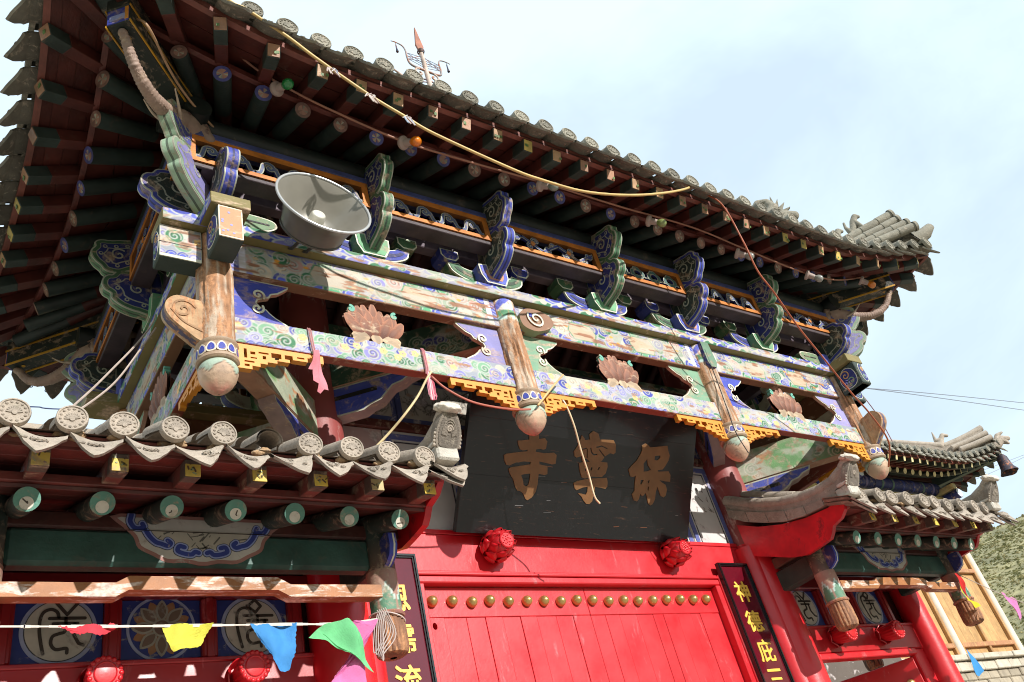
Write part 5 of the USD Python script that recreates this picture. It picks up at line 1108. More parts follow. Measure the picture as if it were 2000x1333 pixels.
# ------------------------------------------------------------------ the two side gates
def lotus_fluted():
    m = MB(); n = 54
    rf = lambda T, H: 1 + .06 * np.abs(np.sin(T * 9)) * np.clip((H - .0) / .03, 0, 1)
    lathe(m, [(.05, 0), (.062, .01), (.07, .06), (.082, .16), (.086, .20), (.078, .213), (.05, .216)], frame((0, 0, 0), (1, 0, 0), (0, 1, 0)), RED * .85, n, rf)
    for k in range(18):
        a = k * PI / 9; V, F = trimesh.creation.icosphere(1, .0145).vertices, trimesh.creation.icosphere(1, .0145).faces; m.add(V + [math.cos(a) * .077, math.sin(a) * .077, .208], F, RED, 70)
    lathe(m, [(.058, .205), (.058, .219), (.054, .223), (.05, .219), (.03, .222), (.001, .223)], frame((0, 0, 0), (1, 0, 0), (0, 1, 0)), RED, 28)
    for k in range(6):
        a = k * PI / 3; prism(m, smooth_poly([(-.04, 0), (.04, 0), (.045, .035), (0, .06), (-.045, .035)]), frame((math.cos(a) * .062, math.sin(a) * .062, 0), (-math.sin(a), math.cos(a), 0), (math.cos(a) * .5, math.sin(a) * .5, .87)), 0, .008, RED * .7)
    return m.done()
FLUT = lotus_fluted()
def side_gate(cx, label, rnd, open_leaf, dz=0.0, ext=0.0):
    g = thing("side_gate", label, "side gate", (cx, 5.0, 0)); Mg = frame((cx, 5, dz), (1, 0, 0), ZAX, (0, -1, 0)); hp = 1.035
    S = srgb
    # posts with tassel pendants
    for s in (-1, 1):
        x = s * hp; m = MB(); Mp = frame(xf(Mg, (x, 0, .62)), (1, 0, 0), (0, 1, 0), ZAX)
        lathe(m, [(.088, 3.36), (.09, 3.80), (.09, 3.95)], Mp, S(134, 84, 70), 32, cfun=lambda T, H: np.where((H > 3.74)[..., None], DKGREEN, np.where((H > 3.70)[..., None], S(120, 150, 150), S(140, 94, 80))))
        n = 40; hs = np.linspace(3.34, 3.60, 34); T, H = np.meshgrid(np.arange(n) * 2 * PI / n, hs)
        arch = np.abs(((T * 5 / (2 * PI)) % 1) - .5) * 2; e = 3.355 + .16 * np.sqrt(np.clip(1 - arch, 0, 1)); d = e - H
        c = np.where((d > .028)[..., None], S(82, 124, 98), np.where((d > .0)[..., None], S(176, 200, 190), S(158, 118, 104)))
        R = np.stack([.0915 * np.cos(T), .0915 * np.sin(T), H], -1); V, F = ringgrid(R); m.add(xf(Mp, V), F, c.reshape(-1, 3), 60)
        nd = put(g, "hanging_post", m, "old_paint")
        m = MB(); lathe(m, [(.05, 3.345), (.098, 3.345), (.105, 3.333), (.098, 3.321), (.05, 3.32)][::-1], Mp, S(150, 104, 92), 30)
        lathe(m, [(.02, 3.095), (.06, 3.098), (.086, 3.112), (.096, 3.15), (.095, 3.25), (.088, 3.322)], Mp, S(132, 92, 68), 72, lambda T, H: 1 + .07 * np.abs(np.sin(T * 9)) - .035)
        put(nd, "tassel_bud", m, "bare_wood")
        m = MB(); Mq = frame(xf(Mg, (x, 0, -.62)), (1, 0, 0), (0, 1, 0), ZAX); lathe(m, [(.02, 3.095), (.06, 3.098), (.086, 3.112), (.096, 3.15), (.095, 3.25), (.088, 3.322), (.09, 3.34), (.09, 3.95)], Mq, S(92, 66, 52), 48, lambda T, H: 1 + np.where(H < 3.31, .07 * np.abs(np.sin(T * 9)) - .035, 0)); put(g, "rear_post", m, "bare_wood")
        m = MB(); P = Polygon([(.0, 3.80), (.10, 3.825), (.155, 3.80), (.16, 3.70), (.13, 3.62), (.06, 3.575), (.02, 3.565), (.0, 3.58)])   # blue wing on the front of the post
        Mw = frame(xf(Mp, (0, 0, 0)), (0, -1, 0), ZAX, (-1, 0, 0)); Q = affinity.translate(affinity.scale(P, .8, .72, origin=(0, 3.70)), .072, 0)
        prism(m, Q, Mw, -.025, .025, DKBLUE * 1.2, bands=[(.25, BLUE), (.22, PALE), (.53, BLUE)]); prism(m, Q.buffer(-.012), Mw, .024, .028, srgb(44, 52, 112), back=False)
        put(nd, "wing_board", m, "old_paint")
        m = MB(); cbox(m, (x - .06, 3.62, .06), (x + .06, 3.80, .56), DKGREEN, .01, Mg); cbox(m, (x - .05, 3.83, .05), (x + .05, 3.93, .66), S(110, 70, 60), .01, Mg); put(g, "arm_beam", m, "eave_paint")
        m = MB(); lathe(m, [(.145, .3), (.14, 4.1)], frame(xf(Mg, (x * 1.12, 0, 0)), (1, 0, 0), (0, 1, 0)), RED, 32); put(g, "door_post", m, "lacquer_red")
    # eave beams with the cloud cartouche
    m = MB(); cbox(m, (-1.18, 3.805, .56), (1.18, 3.90, .655), S(74, 38, 32), .012, Mg); put(g, "eave_beam", m, "eave_paint")
    m = MB(); cbox(m, (-hp + .08, 3.605, .565), (hp - .08, 3.80, .665), S(46, 78, 70), .02, Mg); bm = put(g, "green_beam", m, "eave_paint")
    m = MB(); cxx = -.03; half = .405
    lobes = [(-half, 3.90), (-half * .98, 3.82), (-half * .86, 3.76), (-half * .80, 3.70), (-half * .62, 3.66), (-half * .45, 3.625), (-half * .2, 3.625), (0, 3.61), (half * .2, 3.625), (half * .45, 3.625), (half * .62, 3.66), (half * .80, 3.70), (half * .86, 3.76), (half * .98, 3.82), (half, 3.90)]
    full = smooth_poly([(cxx + a, b) for a, b in lobes] , 3).intersection(sbox(-1, 3.612, 1, 3.897))
    up, lo = sbox(-1, 3.807, 1, 3.897), sbox(-1, 3.612, 1, 3.797)
    for band, v in ((up, .655), (lo, .665)):
        G = full.intersection(band)
        prism(m, G, Mg, v - .002, v + .002, S(150, 106, 98), back=False); prism(m, full.buffer(-.020).intersection(band), Mg, v, v + .0035, S(186, 180, 172), back=False); prism(m, full.buffer(-.085).intersection(band), Mg, v, v + .0047, S(172, 164, 150), back=False)
        inkr = random.Random(9)
        for k in range(80):
            x, y, a = cxx + inkr.gauss(0, .15), inkr.uniform(3.65, 3.89), inkr.choice((.6, .9, 2.2, .2)); l = inkr.uniform(.01, .06)
            q = stroke([(x, y), (x + l * math.cos(a), y + l * math.sin(a))], inkr.uniform(.003, .009)).intersection(full.buffer(-.09)).intersection(band)
            prism(m, q, Mg, v + .001, v + .0056, S(96, 92, 84), back=False)
        for sgn in (-1, 1):
            for pts in ([(.36, 3.89), (.365, 3.85), (.34, 3.815), (.30, 3.82), (.305, 3.84)], [(.29, 3.80), (.27, 3.765), (.24, 3.735), (.21, 3.725), (.18, 3.715), (.165, 3.73), (.18, 3.745)], [(.022, 3.68), (.04, 3.685), (.06, 3.67), (.10, 3.675), (.13, 3.69), (.12, 3.715), (.095, 3.71)]):
                q = smooth_line([(cxx + sgn * a, b) for a, b in pts], 5)
                for w, c, dd in ((.046, S(34, 34, 44), .0058), (.040, S(140, 150, 196), .0066), (.024, S(46, 60, 134), .0074)): prism(m, stroke(q, w).intersection(band), Mg, v + .003, v + dd, c, back=False)
    put(bm, "cartouche", m, "plaster_shade")
    # bare timber rail with a raised middle
    top = [(-.98, 3.50), (-.46, 3.50), (-.40, 3.535), (.36, 3.535), (.43, 3.497), (.98, 3.497)]; bot = [(x, z - .072) for x, z in top]
    m = MB(); prism(m, Polygon(top + bot[::-1]), Mg, .62, .70, S(156, 100, 54), side=S(150, 100, 68), ang=15); put(g, "timber_rail", m, "new_wood")
    # rafters, boards, tiles
    SL, Y0, Z0 = .42, .0, 4.10        # underside slope, in the frame's v
    def hz(v): return 3.785 + .40 * (.95 - v)
    for k in range(7):
        x = -.90 + k * .3265 * .98 - .02; m = MB(); tube(m, [xf(Mg, (x, hz(1.0), 1.0)), xf(Mg, (x, hz(.2), .2))], .058, S(50, 58, 52), 14, caps=False)
        P1 = xf(Mg, (x, hz(1.0), 1.0)); d = unit(xf(Mg, (x, hz(1.0), 1.0)) - xf(Mg, (x, hz(.2), .2))); a = np.array([1., 0, 0]); b = np.cross(a, d)
        Mr = frame(P1, a, np.cross(d, a), d); Mr = Mr if np.linalg.det(Mr[:3, :3]) > 0 else frame(P1, a, -np.cross(d, a), d)
        prism(m, Point(0, 0).buffer(.057, 6), Mr, -.004, .001, S(90, 138, 122), back=False); dn = -1 if Mr[2, 1] > 0 else 1
        prism(m, Point(0, dn * .018).buffer(.030, 5), Mr, 0, .003, S(206, 200, 186), back=False)
        if rnd.random() < .5: prism(m, stroke([(rnd.uniform(-.02, .02), dn * rnd.uniform(0, .03)) for _ in range(3)], .006), Mr, .002, .0045, S(70, 60, 50), back=False)
        put(g, "round_rafter", m, "old_paint")
    fz = lambda v: 3.86 + .22 * (1.22 - v)
    for k in range(7):
        x = -.90 + k * .334 - .01; m = MB(); beam(m, xf(Mg, (x, fz(.7), .7)), xf(Mg, (x, fz(1.14), 1.14)), .078, .092, S(110, 58, 50), bev=.004); beam(m, xf(Mg, (x, fz(1.14), 1.14)), xf(Mg, (x, fz(1.22), 1.22)), .079, .093, S(86, 74, 66), bev=.004)
        ec = rnd.choice((S(216, 190, 78), S(204, 180, 84), S(176, 160, 110))); beam(m, xf(Mg, (x, fz(1.22), 1.2195)), xf(Mg, (x, fz(1.22), 1.225)), .074, .088, ec, bev=.002)
        for q in range(7):
            a, b = rnd.uniform(-.027, .027), rnd.uniform(-.032, .032); prism(m, stroke([(x + a, fz(1.22) + b), (x + a + rnd.uniform(-.016, .016), fz(1.22) + b + rnd.uniform(-.016, .016))], .007), Mg, 1.224, 1.2285, rnd.choice((S(110, 96, 50), S(150, 160, 120), S(90, 70, 60))), back=False)
        put(g, "square_rafter", m, "old_paint")
    for k in range(5):
        v0, v1 = .05 + k * .19, .05 + (k + 1) * .19 - .004; m = MB(); beam(m, xf(Mg, (0, hz(v0) + .07, v0)), xf(Mg, (0, hz(v1) + .07, v1)), 2.36, .02, S(92, 40, 34) * rnd.uniform(.8, 1.2), bev=.002); put(g, "eave_board", m, "eave_paint")
    for k in range(3):
        v0, v1 = .82 + k * .135, .82 + (k + 1) * .135 - .004; m = MB(); beam(m, xf(Mg, (0, fz(v0) + .058, v0)), xf(Mg, (0, fz(v1) + .058, v1)), 2.36, .018, S(104, 46, 40) * rnd.uniform(.8, 1.2), bev=.002); put(g, "eave_board", m, "eave_paint")
    m = MB(); cbox(m, (-1.18 - ext, 3.848, .985), (1.18, 3.895, 1.02), S(108, 52, 46), .004, Mg); put(g, "rafter_fillet", m, "eave_paint")
    m = MB(); cbox(m, (-1.185 - ext, 3.918, 1.175), (1.185, 3.992, 1.222), S(150, 92, 84), .006, Mg); put(g, "eave_fascia", m, "eave_paint")
    surf = lambda s: 4.03 + .42 * s + .08 * s * s
    m = MB(); G = np.array([[xf(Mg, (x, surf(s) - .05, 1.26 - s)) for x in (-1.2 - ext, 1.2)] for s in np.linspace(0, 1.25, 12)]); quadgrid(m, G, TILE * .6, 40, flip=True); quadgrid(m, G - [0, 0, .03], S(90, 44, 38), 40); bed = put(g, "roof", m, "tile_clay")
    m = MB(); cbox(m, (-1.21 - ext, 4.50, -.06), (1.21, 4.72, .08), TILE * .85, .012, Mg); tube(m, [xf(Mg, (-1.21 - ext, 4.74, .01)), xf(Mg, (1.21, 4.74, .01))], .06, TILE, 12); put(bed, "ridge_course", m, "tile_clay")
    pitch = .2335; n0 = -1 if ext else 0; n = 10
    for k in range(n0, n):
        x = -1.05 + k * pitch; Mt = jitter(Mg @ frame((x + rnd.uniform(-.008, .008), 4.015 + rnd.uniform(-.010, .010), 1.30 + rnd.uniform(-.02, .02)), (1, 0, 0), (0, 1, 0)), rnd, .10); put(bed, "cover_tile", (HEADS_L[-1] if (k == 5 and ext) else HEADS_L[rnd.randrange(len(HEADS_L) - 1)]), "tile_clay", Mt)
        m = MB(); ss = np.arange(.27, 1.22, .3); R = []; th = np.linspace(0, PI, 9)
        for s0 in ss:
            for s_, q in ((s0, .069), (min(s0 + .298, 1.25), .064)): R.append([xf(Mg, (x + math.cos(t) * q, surf(s_) + math.sin(t) * q, 1.28 - s_)) for t in th])
        quadgrid(m, np.array(R), TILE * rnd.uniform(.85, 1.05), 40, flip=True); put(bed, "tile_row", m, "tile_clay")
        # lumps of bedding mortar under the head tile
        m = MB(); V, F = trimesh.creation.icosphere(2, 1.0).vertices, trimesh.creation.icosphere(2, 1.0).faces
        for q in range(4):
            c = np.array([x + rnd.uniform(-.05, .05), 3.985 + rnd.uniform(-.02, .01), 1.23 + rnd.uniform(-.02, .02)]); W = V * np.array([.04, .024, .03]) * rnd.uniform(.6, 1.0) * (1 + .5 * (meshkit.noise(V * 2.5 + q + k, 3) - .5))[:, None] + c; m.add(xf(Mg, W), F, srgb(176, 144, 108), 60)
        put(bed, "mortar", m, "tile_clay")
    for k in range(n0, n + 1):
        x = -1.05 - pitch / 2 + k * pitch; put(bed, "drip_tile", DRIPS_L[rnd.randrange(len(DRIPS_L))], "tile_clay", jitter(Mg @ frame((x, 3.925, 1.29), (1, 0, 0), (0, 1, 0)), rnd, .10))
    # verge ridges with scroll ends, and the red gable boards
    for s in (-1, 1):
        x = s * 1.19 - (ext if s < 0 else 0)
        vv = np.array([.05, .25, .45, .65, .85, 1.05, 1.2, 1.34, 1.44]); zz = np.array([4.60, 4.47, 4.36, 4.27, 4.21, 4.18, 4.185, 4.235, 4.30])
        m = MB(); rtop = []
        for a in range(len(vv) - 1):
            ln = .0; tube(m, [xf(Mg, (x, zz[a], vv[a])), xf(Mg, (x, zz[a + 1], vv[a + 1] + .004))], [.058, .053], TILE * rnd.uniform(.9, 1.08), 14)
        P = Polygon(list(zip(vv, zz - .03)) + [(1.42, 4.22), (1.34, 4.12), (1.27, 4.10), (1.0, 4.09), (.8, 4.12), (.6, 4.18), (.4, 4.27), (.2, 4.38), (.05, 4.50)]).buffer(0)
        Ms = frame(xf(Mg, (x, 0, 0)), (0, -1, 0), ZAX, (-1, 0, 0)); prism(m, P, Ms, -.045, .045, TILE * .8)
        lo_ = Polygon(list(zip(vv[:7], zz[:7] - .09)) + [(1.2, 4.03), (1.0, 4.03), (.8, 4.05), (.6, 4.10), (.4, 4.19), (.2, 4.30), (.05, 4.42)]).buffer(0)
        for q in range(6):
            a, b = .05 + q * .2, .05 + (q + 1) * .2 - .006; prism(m, lo_.intersection(sbox(a, 3.9, b, 5)), Ms, -.06, .06, TILE * rnd.uniform(.7, .95))
        nd = put(bed, "verge_ridge", m, "tile_clay")
        m = MB(); Mfr = frame(xf(Mg, (x, 4.06, 1.33)), (1, 0, 0), unit((0, -.50, .866)))   # fan-shaped scroll end facing outward
        fan = smooth_poly([(-.062, 0), (.062, 0), (.085, .07), (.078, .14), (.045, .21), (0, .235), (-.045, .21), (-.078, .14), (-.085, .07)]); prism(m, fan, Mfr, -.05, .012, TILE * .62); prism(m, fan.buffer(-.016), Mfr, .01, .016, TILE * .42, back=False)
        for q in range(5): prism(m, stroke([(.05 * math.cos(t) * (1 - .15 * q), .075 + (.10 - .015 * q) * math.sin(t)) for t in np.linspace(.1, PI - .1, 9)], .006), Mfr, .013, .021, TILE * .6, back=False)
        prism(m, stroke(spiral(0, .12, .022, 1.4, 0, 1), .008), Mfr, .013, .023, TILE, back=False)
        for q in range(9):
            for sg in (-1, 1): V_ = trimesh.creation.icosphere(1, .0125); m.add(xf(Mfr, V_.vertices * [1, 1, .8] + [sg * (.085 - .004 * max(q - 3, 0) * 2.2), .02 + q * .022, .0]), V_.faces, TILE * 1.05, 70)
        lump = trimesh.creation.icosphere(3, 1.0); m.add(xf(Mfr, lump.vertices * [.085, .035, .085] * (1 + .25 * (meshkit.noise(lump.vertices * 3, 4) - .5))[:, None] + [0, .245, -.03]), lump.faces, srgb(214, 204, 188), 60)
        cbox(m, (x - .075, 3.985, 1.20), (x + .075, 4.085, 1.345), srgb(190, 184, 172), .012, Mg); cbox(m, (x - .085, 4.085, 1.24), (x + .08, 4.115, 1.35), srgb(206, 198, 186), .01, Mg)
        put(nd, "ridge_end", m, "tile_clay")
        put(bed, "drip_tile", DRIPS_L[1], "tile_clay", Mg @ frame((x, 3.95, 1.31), (1, 0, 0), (0, 1, 0)))
        gb = Polygon([(.06, 4.34), (.3, 4.20), (.55, 4.10), (.8, 4.035), (1.05, 4.005), (1.19, 4.01), (1.21, 3.97), (1.19, 3.92), (1.12, 3.87), (1.02, 3.85), (.98, 3.80), (.94, 3.765), (.84, 3.757), (.76, 3.752), (.66, 3.75), (.5, 3.80), (.06, 4.02)])
        m = MB(); prism(m, gb, frame(xf(Mg, (x + s * .01, 0, 0)), (0, -1, 0), ZAX, (-1, 0, 0)), -.022, .022, RED, side=RED * .9); put(g, "gable_board", m, "gable_red")
    # lattice of three painted panels above the inner lintel
    m = MB(); cbox(m, (-1.1, 3.72, -.06), (1.1, 3.86, .02), S(112, 18, 22), .01, Mg); put(g, "upper_rail", m, "lacquer_red")
    m = MB(); cbox(m, (-1.12, 3.10, -.08), (1.12, 3.345, .0), S(168, 18, 26), .012, Mg); cbox(m, (-1.12, 3.335, -.08), (1.12, 3.362, .012), S(168, 18, 26), .006, Mg); put(g, "door_lintel", m, "lacquer_red")
    m = MB(); cbox(m, (-1.1, 3.3, -.16), (1.1, 4.5, -.10), S(60, 20, 20), 0, Mg); put(g, "back_wall", m, "eave_paint")
    for k in range(4):
        x = -.835 + k * .53 - .01; 
        m = MB(); cbox(m, (x - .045, 3.364, -.08), (x + .045, 3.718, -.002), S(140, 18, 24), .01, Mg); cbox(m, (x - .022, 3.364, -.005), (x + .022, 3.718, .008), S(140, 18, 24), .006, Mg); put(g, "mullion", m, "lacquer_red")
    for k in range(3):
        x = -.57 + k * .53 - .01; m = MB(); zc = 3.55; r = .19
        cbox(m, (x - .218, 3.366, -.09), (x + .218, 3.716, -.04), S(40, 52, 120), 0, Mg); pn = None
        prism(m, Point(x, zc).buffer(r, 12), Mg, -.041, -.035, S(150, 156, 186), back=False)
        if k == 1:
            prism(m, Point(x, zc).buffer(r - .016, 12), Mg, -.038, -.033, S(44, 56, 124), back=False)
            for lay in (0, 1):
                for q in range(8):
                    a = q * PI / 4 + (PI / 8 if lay == 0 else 0); pt = lambda rr_, da=0: (x + rr_ * math.cos(a + da), zc + rr_ * math.sin(a + da))
                    pp = smooth_poly([pt(.05, -.3), pt(.11, -.33), pt(.165, 0), pt(.11, .33), pt(.05, .3)], 3)
                    if lay == 0: prism(m, pp, Mg, -.034, -.031, S(150, 108, 76), back=False)
                    else: prism(m, pp, Mg, -.032, -.028, S(150, 144, 132), back=False); prism(m, pp.buffer(-.012), Mg, -.03, -.0265, S(112, 92, 80), back=False)
            prism(m, Point(x, zc).buffer(.052), Mg, -.03, -.025, S(150, 144, 132), back=False); prism(m, Point(x, zc).buffer(.042), Mg, -.028, -.0235, S(110, 84, 74), back=False)
        else:
            prism(m, Point(x, zc).buffer(r - .02, 12), Mg, -.038, -.0335, S(60, 60, 66), back=False); prism(m, Point(x, zc).buffer(r - .025, 12), Mg, -.036, -.032, S(184, 176, 164), back=False)
            L_ = [[(-.07, -.125), (-.085, -.06), (-.095, .0), (-.095, .06), (-.08, .10), (-.045, .115), (-.015, .10), (-.005, .07)], [(-.05, .065), (.125, .065)], [(-.03, .035), (.09, .035)], [(.03, .065), (.03, -.005), (.0, -.02), (-.03, -.035), (-.035, -.075), (-.01, -.105), (.04, -.10), (.045, -.125)], [(.075, .035), (.075, -.03), (.10, -.075), (.125, -.085)]]
            L_ += [[(-.03, .128), (.02, .085), (.055, .125), (.02, .165), (-.02, .13)]] if k == 2 else [[(-.02, .15), (.035, .085), (.085, .15)]]
            for q in L_: prism(m, affinity.translate(stroke(smooth_line(q, 4) if len(q) > 5 else q, .017), x, zc), Mg, -.0335, -.0285, S(58, 48, 42), back=False)
        put(g, "painted_panel", m, "panel_paint")
    for s in (-1, 1):
        put(g, "lotus_peg", FLUT, "lacquer_red", Mg @ frame((s * .39 - .0, 3.245, -.003), (1, 0, 0), unit((0, 1, .08)), unit((0, -.08, 1))))
    # doorway and leaves
    for s in (-1, 1): m = MB(); cbox(m, (s * 1.02, .4, -.09), (s * .84, 3.098, -.01), RED, .01, Mg); put(g, "door_jamb", m, "lacquer_red")
    m = MB(); cbox(m, (-.838, 3.04, -.085), (.838, 3.097, .02), RED, .008, Mg); put(g, "door_head", m, "lacquer_red")
    for s in (-1, 1):
        ang = math.radians(62 if open_leaf and s > 0 else (80 if open_leaf else 0)); hx = s * .83; X = np.array([-s * math.cos(ang), math.sin(ang), 0]); 
        Ml = frame(xf(Mg, (hx, 0, -.05)), X, ZAX, np.cross(X, ZAX)); m = MB(); cbox(m, (0, .5, -.03), (.825, 3.03, .03), RED * .9, .006, Ml); lf = put(g, "door_leaf", m, "lacquer_red")
        for row in (2.80, 2.45):
            for q in range(4):
                sd = .031 if s < 0 else -.031; Mst = Ml @ frame((.12 + q * .19, row, sd), (1, 0, 0), (0, 1 if s < 0 else -1, 0)); put(lf, "stud", STUD, "brass", Mst)
    if open_leaf:
        m = MB(); cbox(m, (-.4, .3, -1.9), (3.55, 3.85, -1.8), S(92, 82, 74), 0, Mg); put(g, "passage_wall", m, "plaster")
    return g
look("plaster_shade", rough=.7, var=.2, wear=.22, wearcol=(.36, .31, .27), bump=.15); look("panel_paint", rough=.55, var=.25, wear=.25, wscale=9, wearcol=(.30, .27, .24), bump=.15)
HEADS_L = shades([head_tile(s + 20, .069, .30, .42) for s in range(3)], (.8, .93, 1.06)) + [head_tile(30, .074, .30, .38, False)]; DRIPS_L = shades([drip_tile(s + 20, .225, .125, .38) for s in range(4)], (.82, .95, 1.06))
side_gate(1.40, "tiled side gate left of the main door with bunting tied to its post", random.Random(3), False, 0.0, .2335)
side_gate(7.82, "tiled side gate right of the main door with its red leaf standing open", random.Random(5), True, .065)
# ------------------------------------------------------------------ roof finial, tower, hill, ground
fin = thing("roof_finial", "rusty iron halberd finial with curled arms rising above the eave", "roof ornament", (4.40, 5, 8.45)); RUST = srgb(150, 92, 74); LEAD = srgb(150, 140, 138)
Mh = frame((4.40, 5, 0), (1, 0, 0), ZAX, (0, -1, 0))
m = MB(); tube(m, [xf(Mh, (0, 8.4, 0)), xf(Mh, (0, 9.9, 0)), xf(Mh, (0, 10.78, 0))], [.05, .035, .026], srgb(186, 166, 152), 10); lathe(m, [(.0, 8.3), (.14, 8.35), (.10, 8.5), (.16, 8.65), (.07, 8.85), (.04, 9.0)], frame((4.40, 5, 0), (1, 0, 0), (0, 1, 0)), TILE, 20); put(fin, "pole", m, "rust_metal")
m = MB(); prism(m, Polygon([(-.035, 10.80), (.035, 10.80), (.055, 10.88), (.0, 11.28), (-.055, 10.88)]), Mh, -.012, .012, srgb(150, 96, 74)); lathe(m, [(.04, 10.74), (.05, 10.77), (.04, 10.80)], frame((4.40, 5, 0), (1, 0, 0), (0, 1, 0)), srgb(80, 50, 40), 12); put(fin, "spear_head", m, "rust_metal")
for s in (-1, 1):
    m = MB(); P = smooth_line([(s * .02, 10.38), (s * .20, 10.40), (s * .235, 10.52), (s * .235, 10.66), (s * .27, 10.74), (s * .36, 10.76), (s * .42, 10.75)], 5); tube(m, [xf(Mh, (a, b, 0)) for a, b in P], np.linspace(.017, .006, len(P)), LEAD, 7)
    for k in range(7): tube(m, [xf(Mh, (0, 10.44 + k * .042, 0)), xf(Mh, (s * .225, 10.50 + (k % 3) * .06, 0))], .0042, srgb(118, 118, 132), 5)
    P = spiral(s * .10, 10.30, .075, 1.0, 1.5, -s, 18); tube(m, [xf(Mh, (a, b, 0)) for a, b in P], .013, srgb(190, 170, 156), 6)
    P = smooth_line([(0, 10.20), (s * .12, 10.17), (s * .21, 10.08), (s * .22, 9.9)], 5); tube(m, [xf(Mh, (a, b, 0)) for a, b in P], .010, srgb(110, 96, 104), 6); tube(m, [xf(Mh, (a * .75, b - .05, 0)) for a, b in P], .008, srgb(110, 96, 104), 6)
    put(fin, "curled_arm", m, "rust_metal")
    m = MB(); lathe(m, [(.001, .15), (.008, .13), (.010, .05), (.018, .0), (.016, -.01), (.001, -.01)], frame(xf(Mh, (s * .36, 10.57, 0)), (1, 0, 0), (0, 1, 0)), srgb(60, 60, 76), 10); tube(m, [xf(Mh, (s * .36, 10.71, 0)), xf(Mh, (s * .36, 10.76, 0))], .004, srgb(60, 60, 70), 5); put(fin, "small_bell", m, "rust_metal")
m = MB(); P = smooth_line([(-.12, 9.75), (-.24, 9.95), (-.40, 10.1), (-.56, 10.2)], 5); tube(m, [xf(Mh, (a, b, 0)) for a, b in P], np.linspace(.035, .006, len(P)), srgb(176, 150, 136), 7); put(fin, "whisker", m, "rust_metal")

tower = thing("drum_tower", "timber pavilion behind the right side gate, with upswept tiled eave and pale plank front", "pavilion", (15.2, 8.0, 0))
rt = random.Random(12); TX0, TX1, TY0, TY1 = 13.2, 17.45, 8.0, 11.2
Mt_ = frame((0, 8.0, 0), (1, 0, 0), ZAX, (0, -1, 0)); S = srgb
m = MB(); cbox(m, (14.8, 8.9, -1.7), (15.9, 9.3, -1.5), TILE * .8, .02, Mt_); troof = put(tower, "roof", m, "tile_clay")
for M, L in ((frame((TX0, TY0, 0), (1, 0, 0), ZAX, (0, -1, 0)), TX1 - TX0), (frame((TX1, TY0, 0), (0, 1, 0), ZAX, (1, 0, 0)), TY1 - TY0), (frame((TX0, TY1, 0), (0, -1, 0), ZAX, (-1, 0, 0)), TY1 - TY0)):
    E = Eave(M, L, base=7.20, slope=.5, rise=.42, span=2.1); build_eave(troof, E, .26, rt, lite=True, fw=.07, fh=.09, capcol=S(214, 200, 150)); tiles(troof, E, .24, rt, 7.41, .5, .1, vmax=1.6, lite=True)
for sx, cx in ((1, TX1), (-1, TX0)):
    X = unit((sx, -1, 0)); Mz = frame((cx, TY0, 0), X, np.cross(ZAX, X), ZAX); m = MB()
    body = Polygon([(-.8, 8.7), (-.2, 8.42), (.3, 8.20), (.65, 8.07), (1.0, 8.10), (1.45, 8.18), (1.5, 7.9), (1.5, 7.7), (.9, 7.74), (.2, 7.95), (-.8, 8.4)])
    prism(m, body, frame(Mz[:3, 3], X, ZAX, -Mz[:3, 1]), -.06, .06, TILE * .8)
    for pts, r, ys in (([(.62, 8.09), (.9, 8.12), (1.2, 8.17), (1.5, 8.24)], .07, (0,)), ([(.7, 7.97), (1.0, 8.0), (1.5, 8.07)], .06, (-.1, .1)), ([(.8, 7.86), (1.1, 7.88), (1.5, 7.93)], .06, (-.18, .18)), ([(-.8, 8.72), (-.2, 8.46), (.3, 8.24), (.62, 8.1)], .065, (0,))):
        for y_ in ys: tube(m, [xf(Mz, (a_, y_, z_)) for a_, z_ in pts], r, TILE, 12)
    nd = put(troof, "hip_ridge", m, "tile_clay")
    m = MB(); balls = {"a": ((1.40, 0, 7.72), .10), "b": ((1.60, 0, 7.80), .10), "c": ((1.72, 0, 7.88), .085), "d": ((1.86, 0, 7.86), .05), "e": ((1.70, 0, 7.98), .05), "f": ((1.82, 0, 8.02), .025), "j": ((1.82, 0, 7.76), .03)}
    V, F = blob(balls, [("a", "b"), ("b", "c"), ("c", "d"), ("b", "e"), ("e", "f"), ("c", "j")], .02, 3); m.add(xf(Mz, V + .012 * (meshkit.noise(V * 40, 3) - .5)[:, None]), F, TILE, 50); put(nd, "dragon_head", m, "tile_clay")
    m = MB(); beam(m, xf(Mz, (-.5, 0, 7.33)), xf(Mz, (1.5, 0, 7.60)), .16, .2, DKGREEN); put(tower, "hip_rafter", m, "eave_paint")
    m = MB(); base = {"a": ((.55, 0, 8.12), .09), "b": ((.62, 0, 8.24), .06), "c": ((.70, 0, 8.34), .045), "d": ((.78, 0, 8.30), .035), "e": ((.52, 0, 8.26), .04), "f": ((.54, 0, 8.46), .012), "g": ((.35, 0, 8.20), .06)}
    V, F = blob(base, [("a", "b"), ("b", "c"), ("c", "d"), ("b", "e"), ("e", "f"), ("a", "g")], .02, 3); m.add(xf(Mz, V), F, TILE, 50); put(nd, "ridge_beast", m, "tile_clay")
for k, (x0, x1) in enumerate(((13.2, 15.1), (15.12, 17.4))):
    m = MB(); tube(m, [xf(Mt_, (x0, 7.25, .0)), xf(Mt_, (x1, 7.25, .0))], .13, S(40, 48, 104), 16)
    for q in range(6): a = x0 + .25 + q * (x1 - x0 - .5) / 5; tube(m, [xf(Mt_, (a - .03, 7.25, 0)), xf(Mt_, (a + .03, 7.25, 0))], .134, rt.choice((S(90, 120, 110), S(120, 110, 150), S(60, 74, 150))), 16)
    put(tower, "painted_beam", m, "old_paint")
m = MB(); cbox(m, (13.1, 7.40, -.05), (17.5, 7.62, .05), DKRED * .7, .01, Mt_); put(tower, "purlin_board", m, "eave_paint")
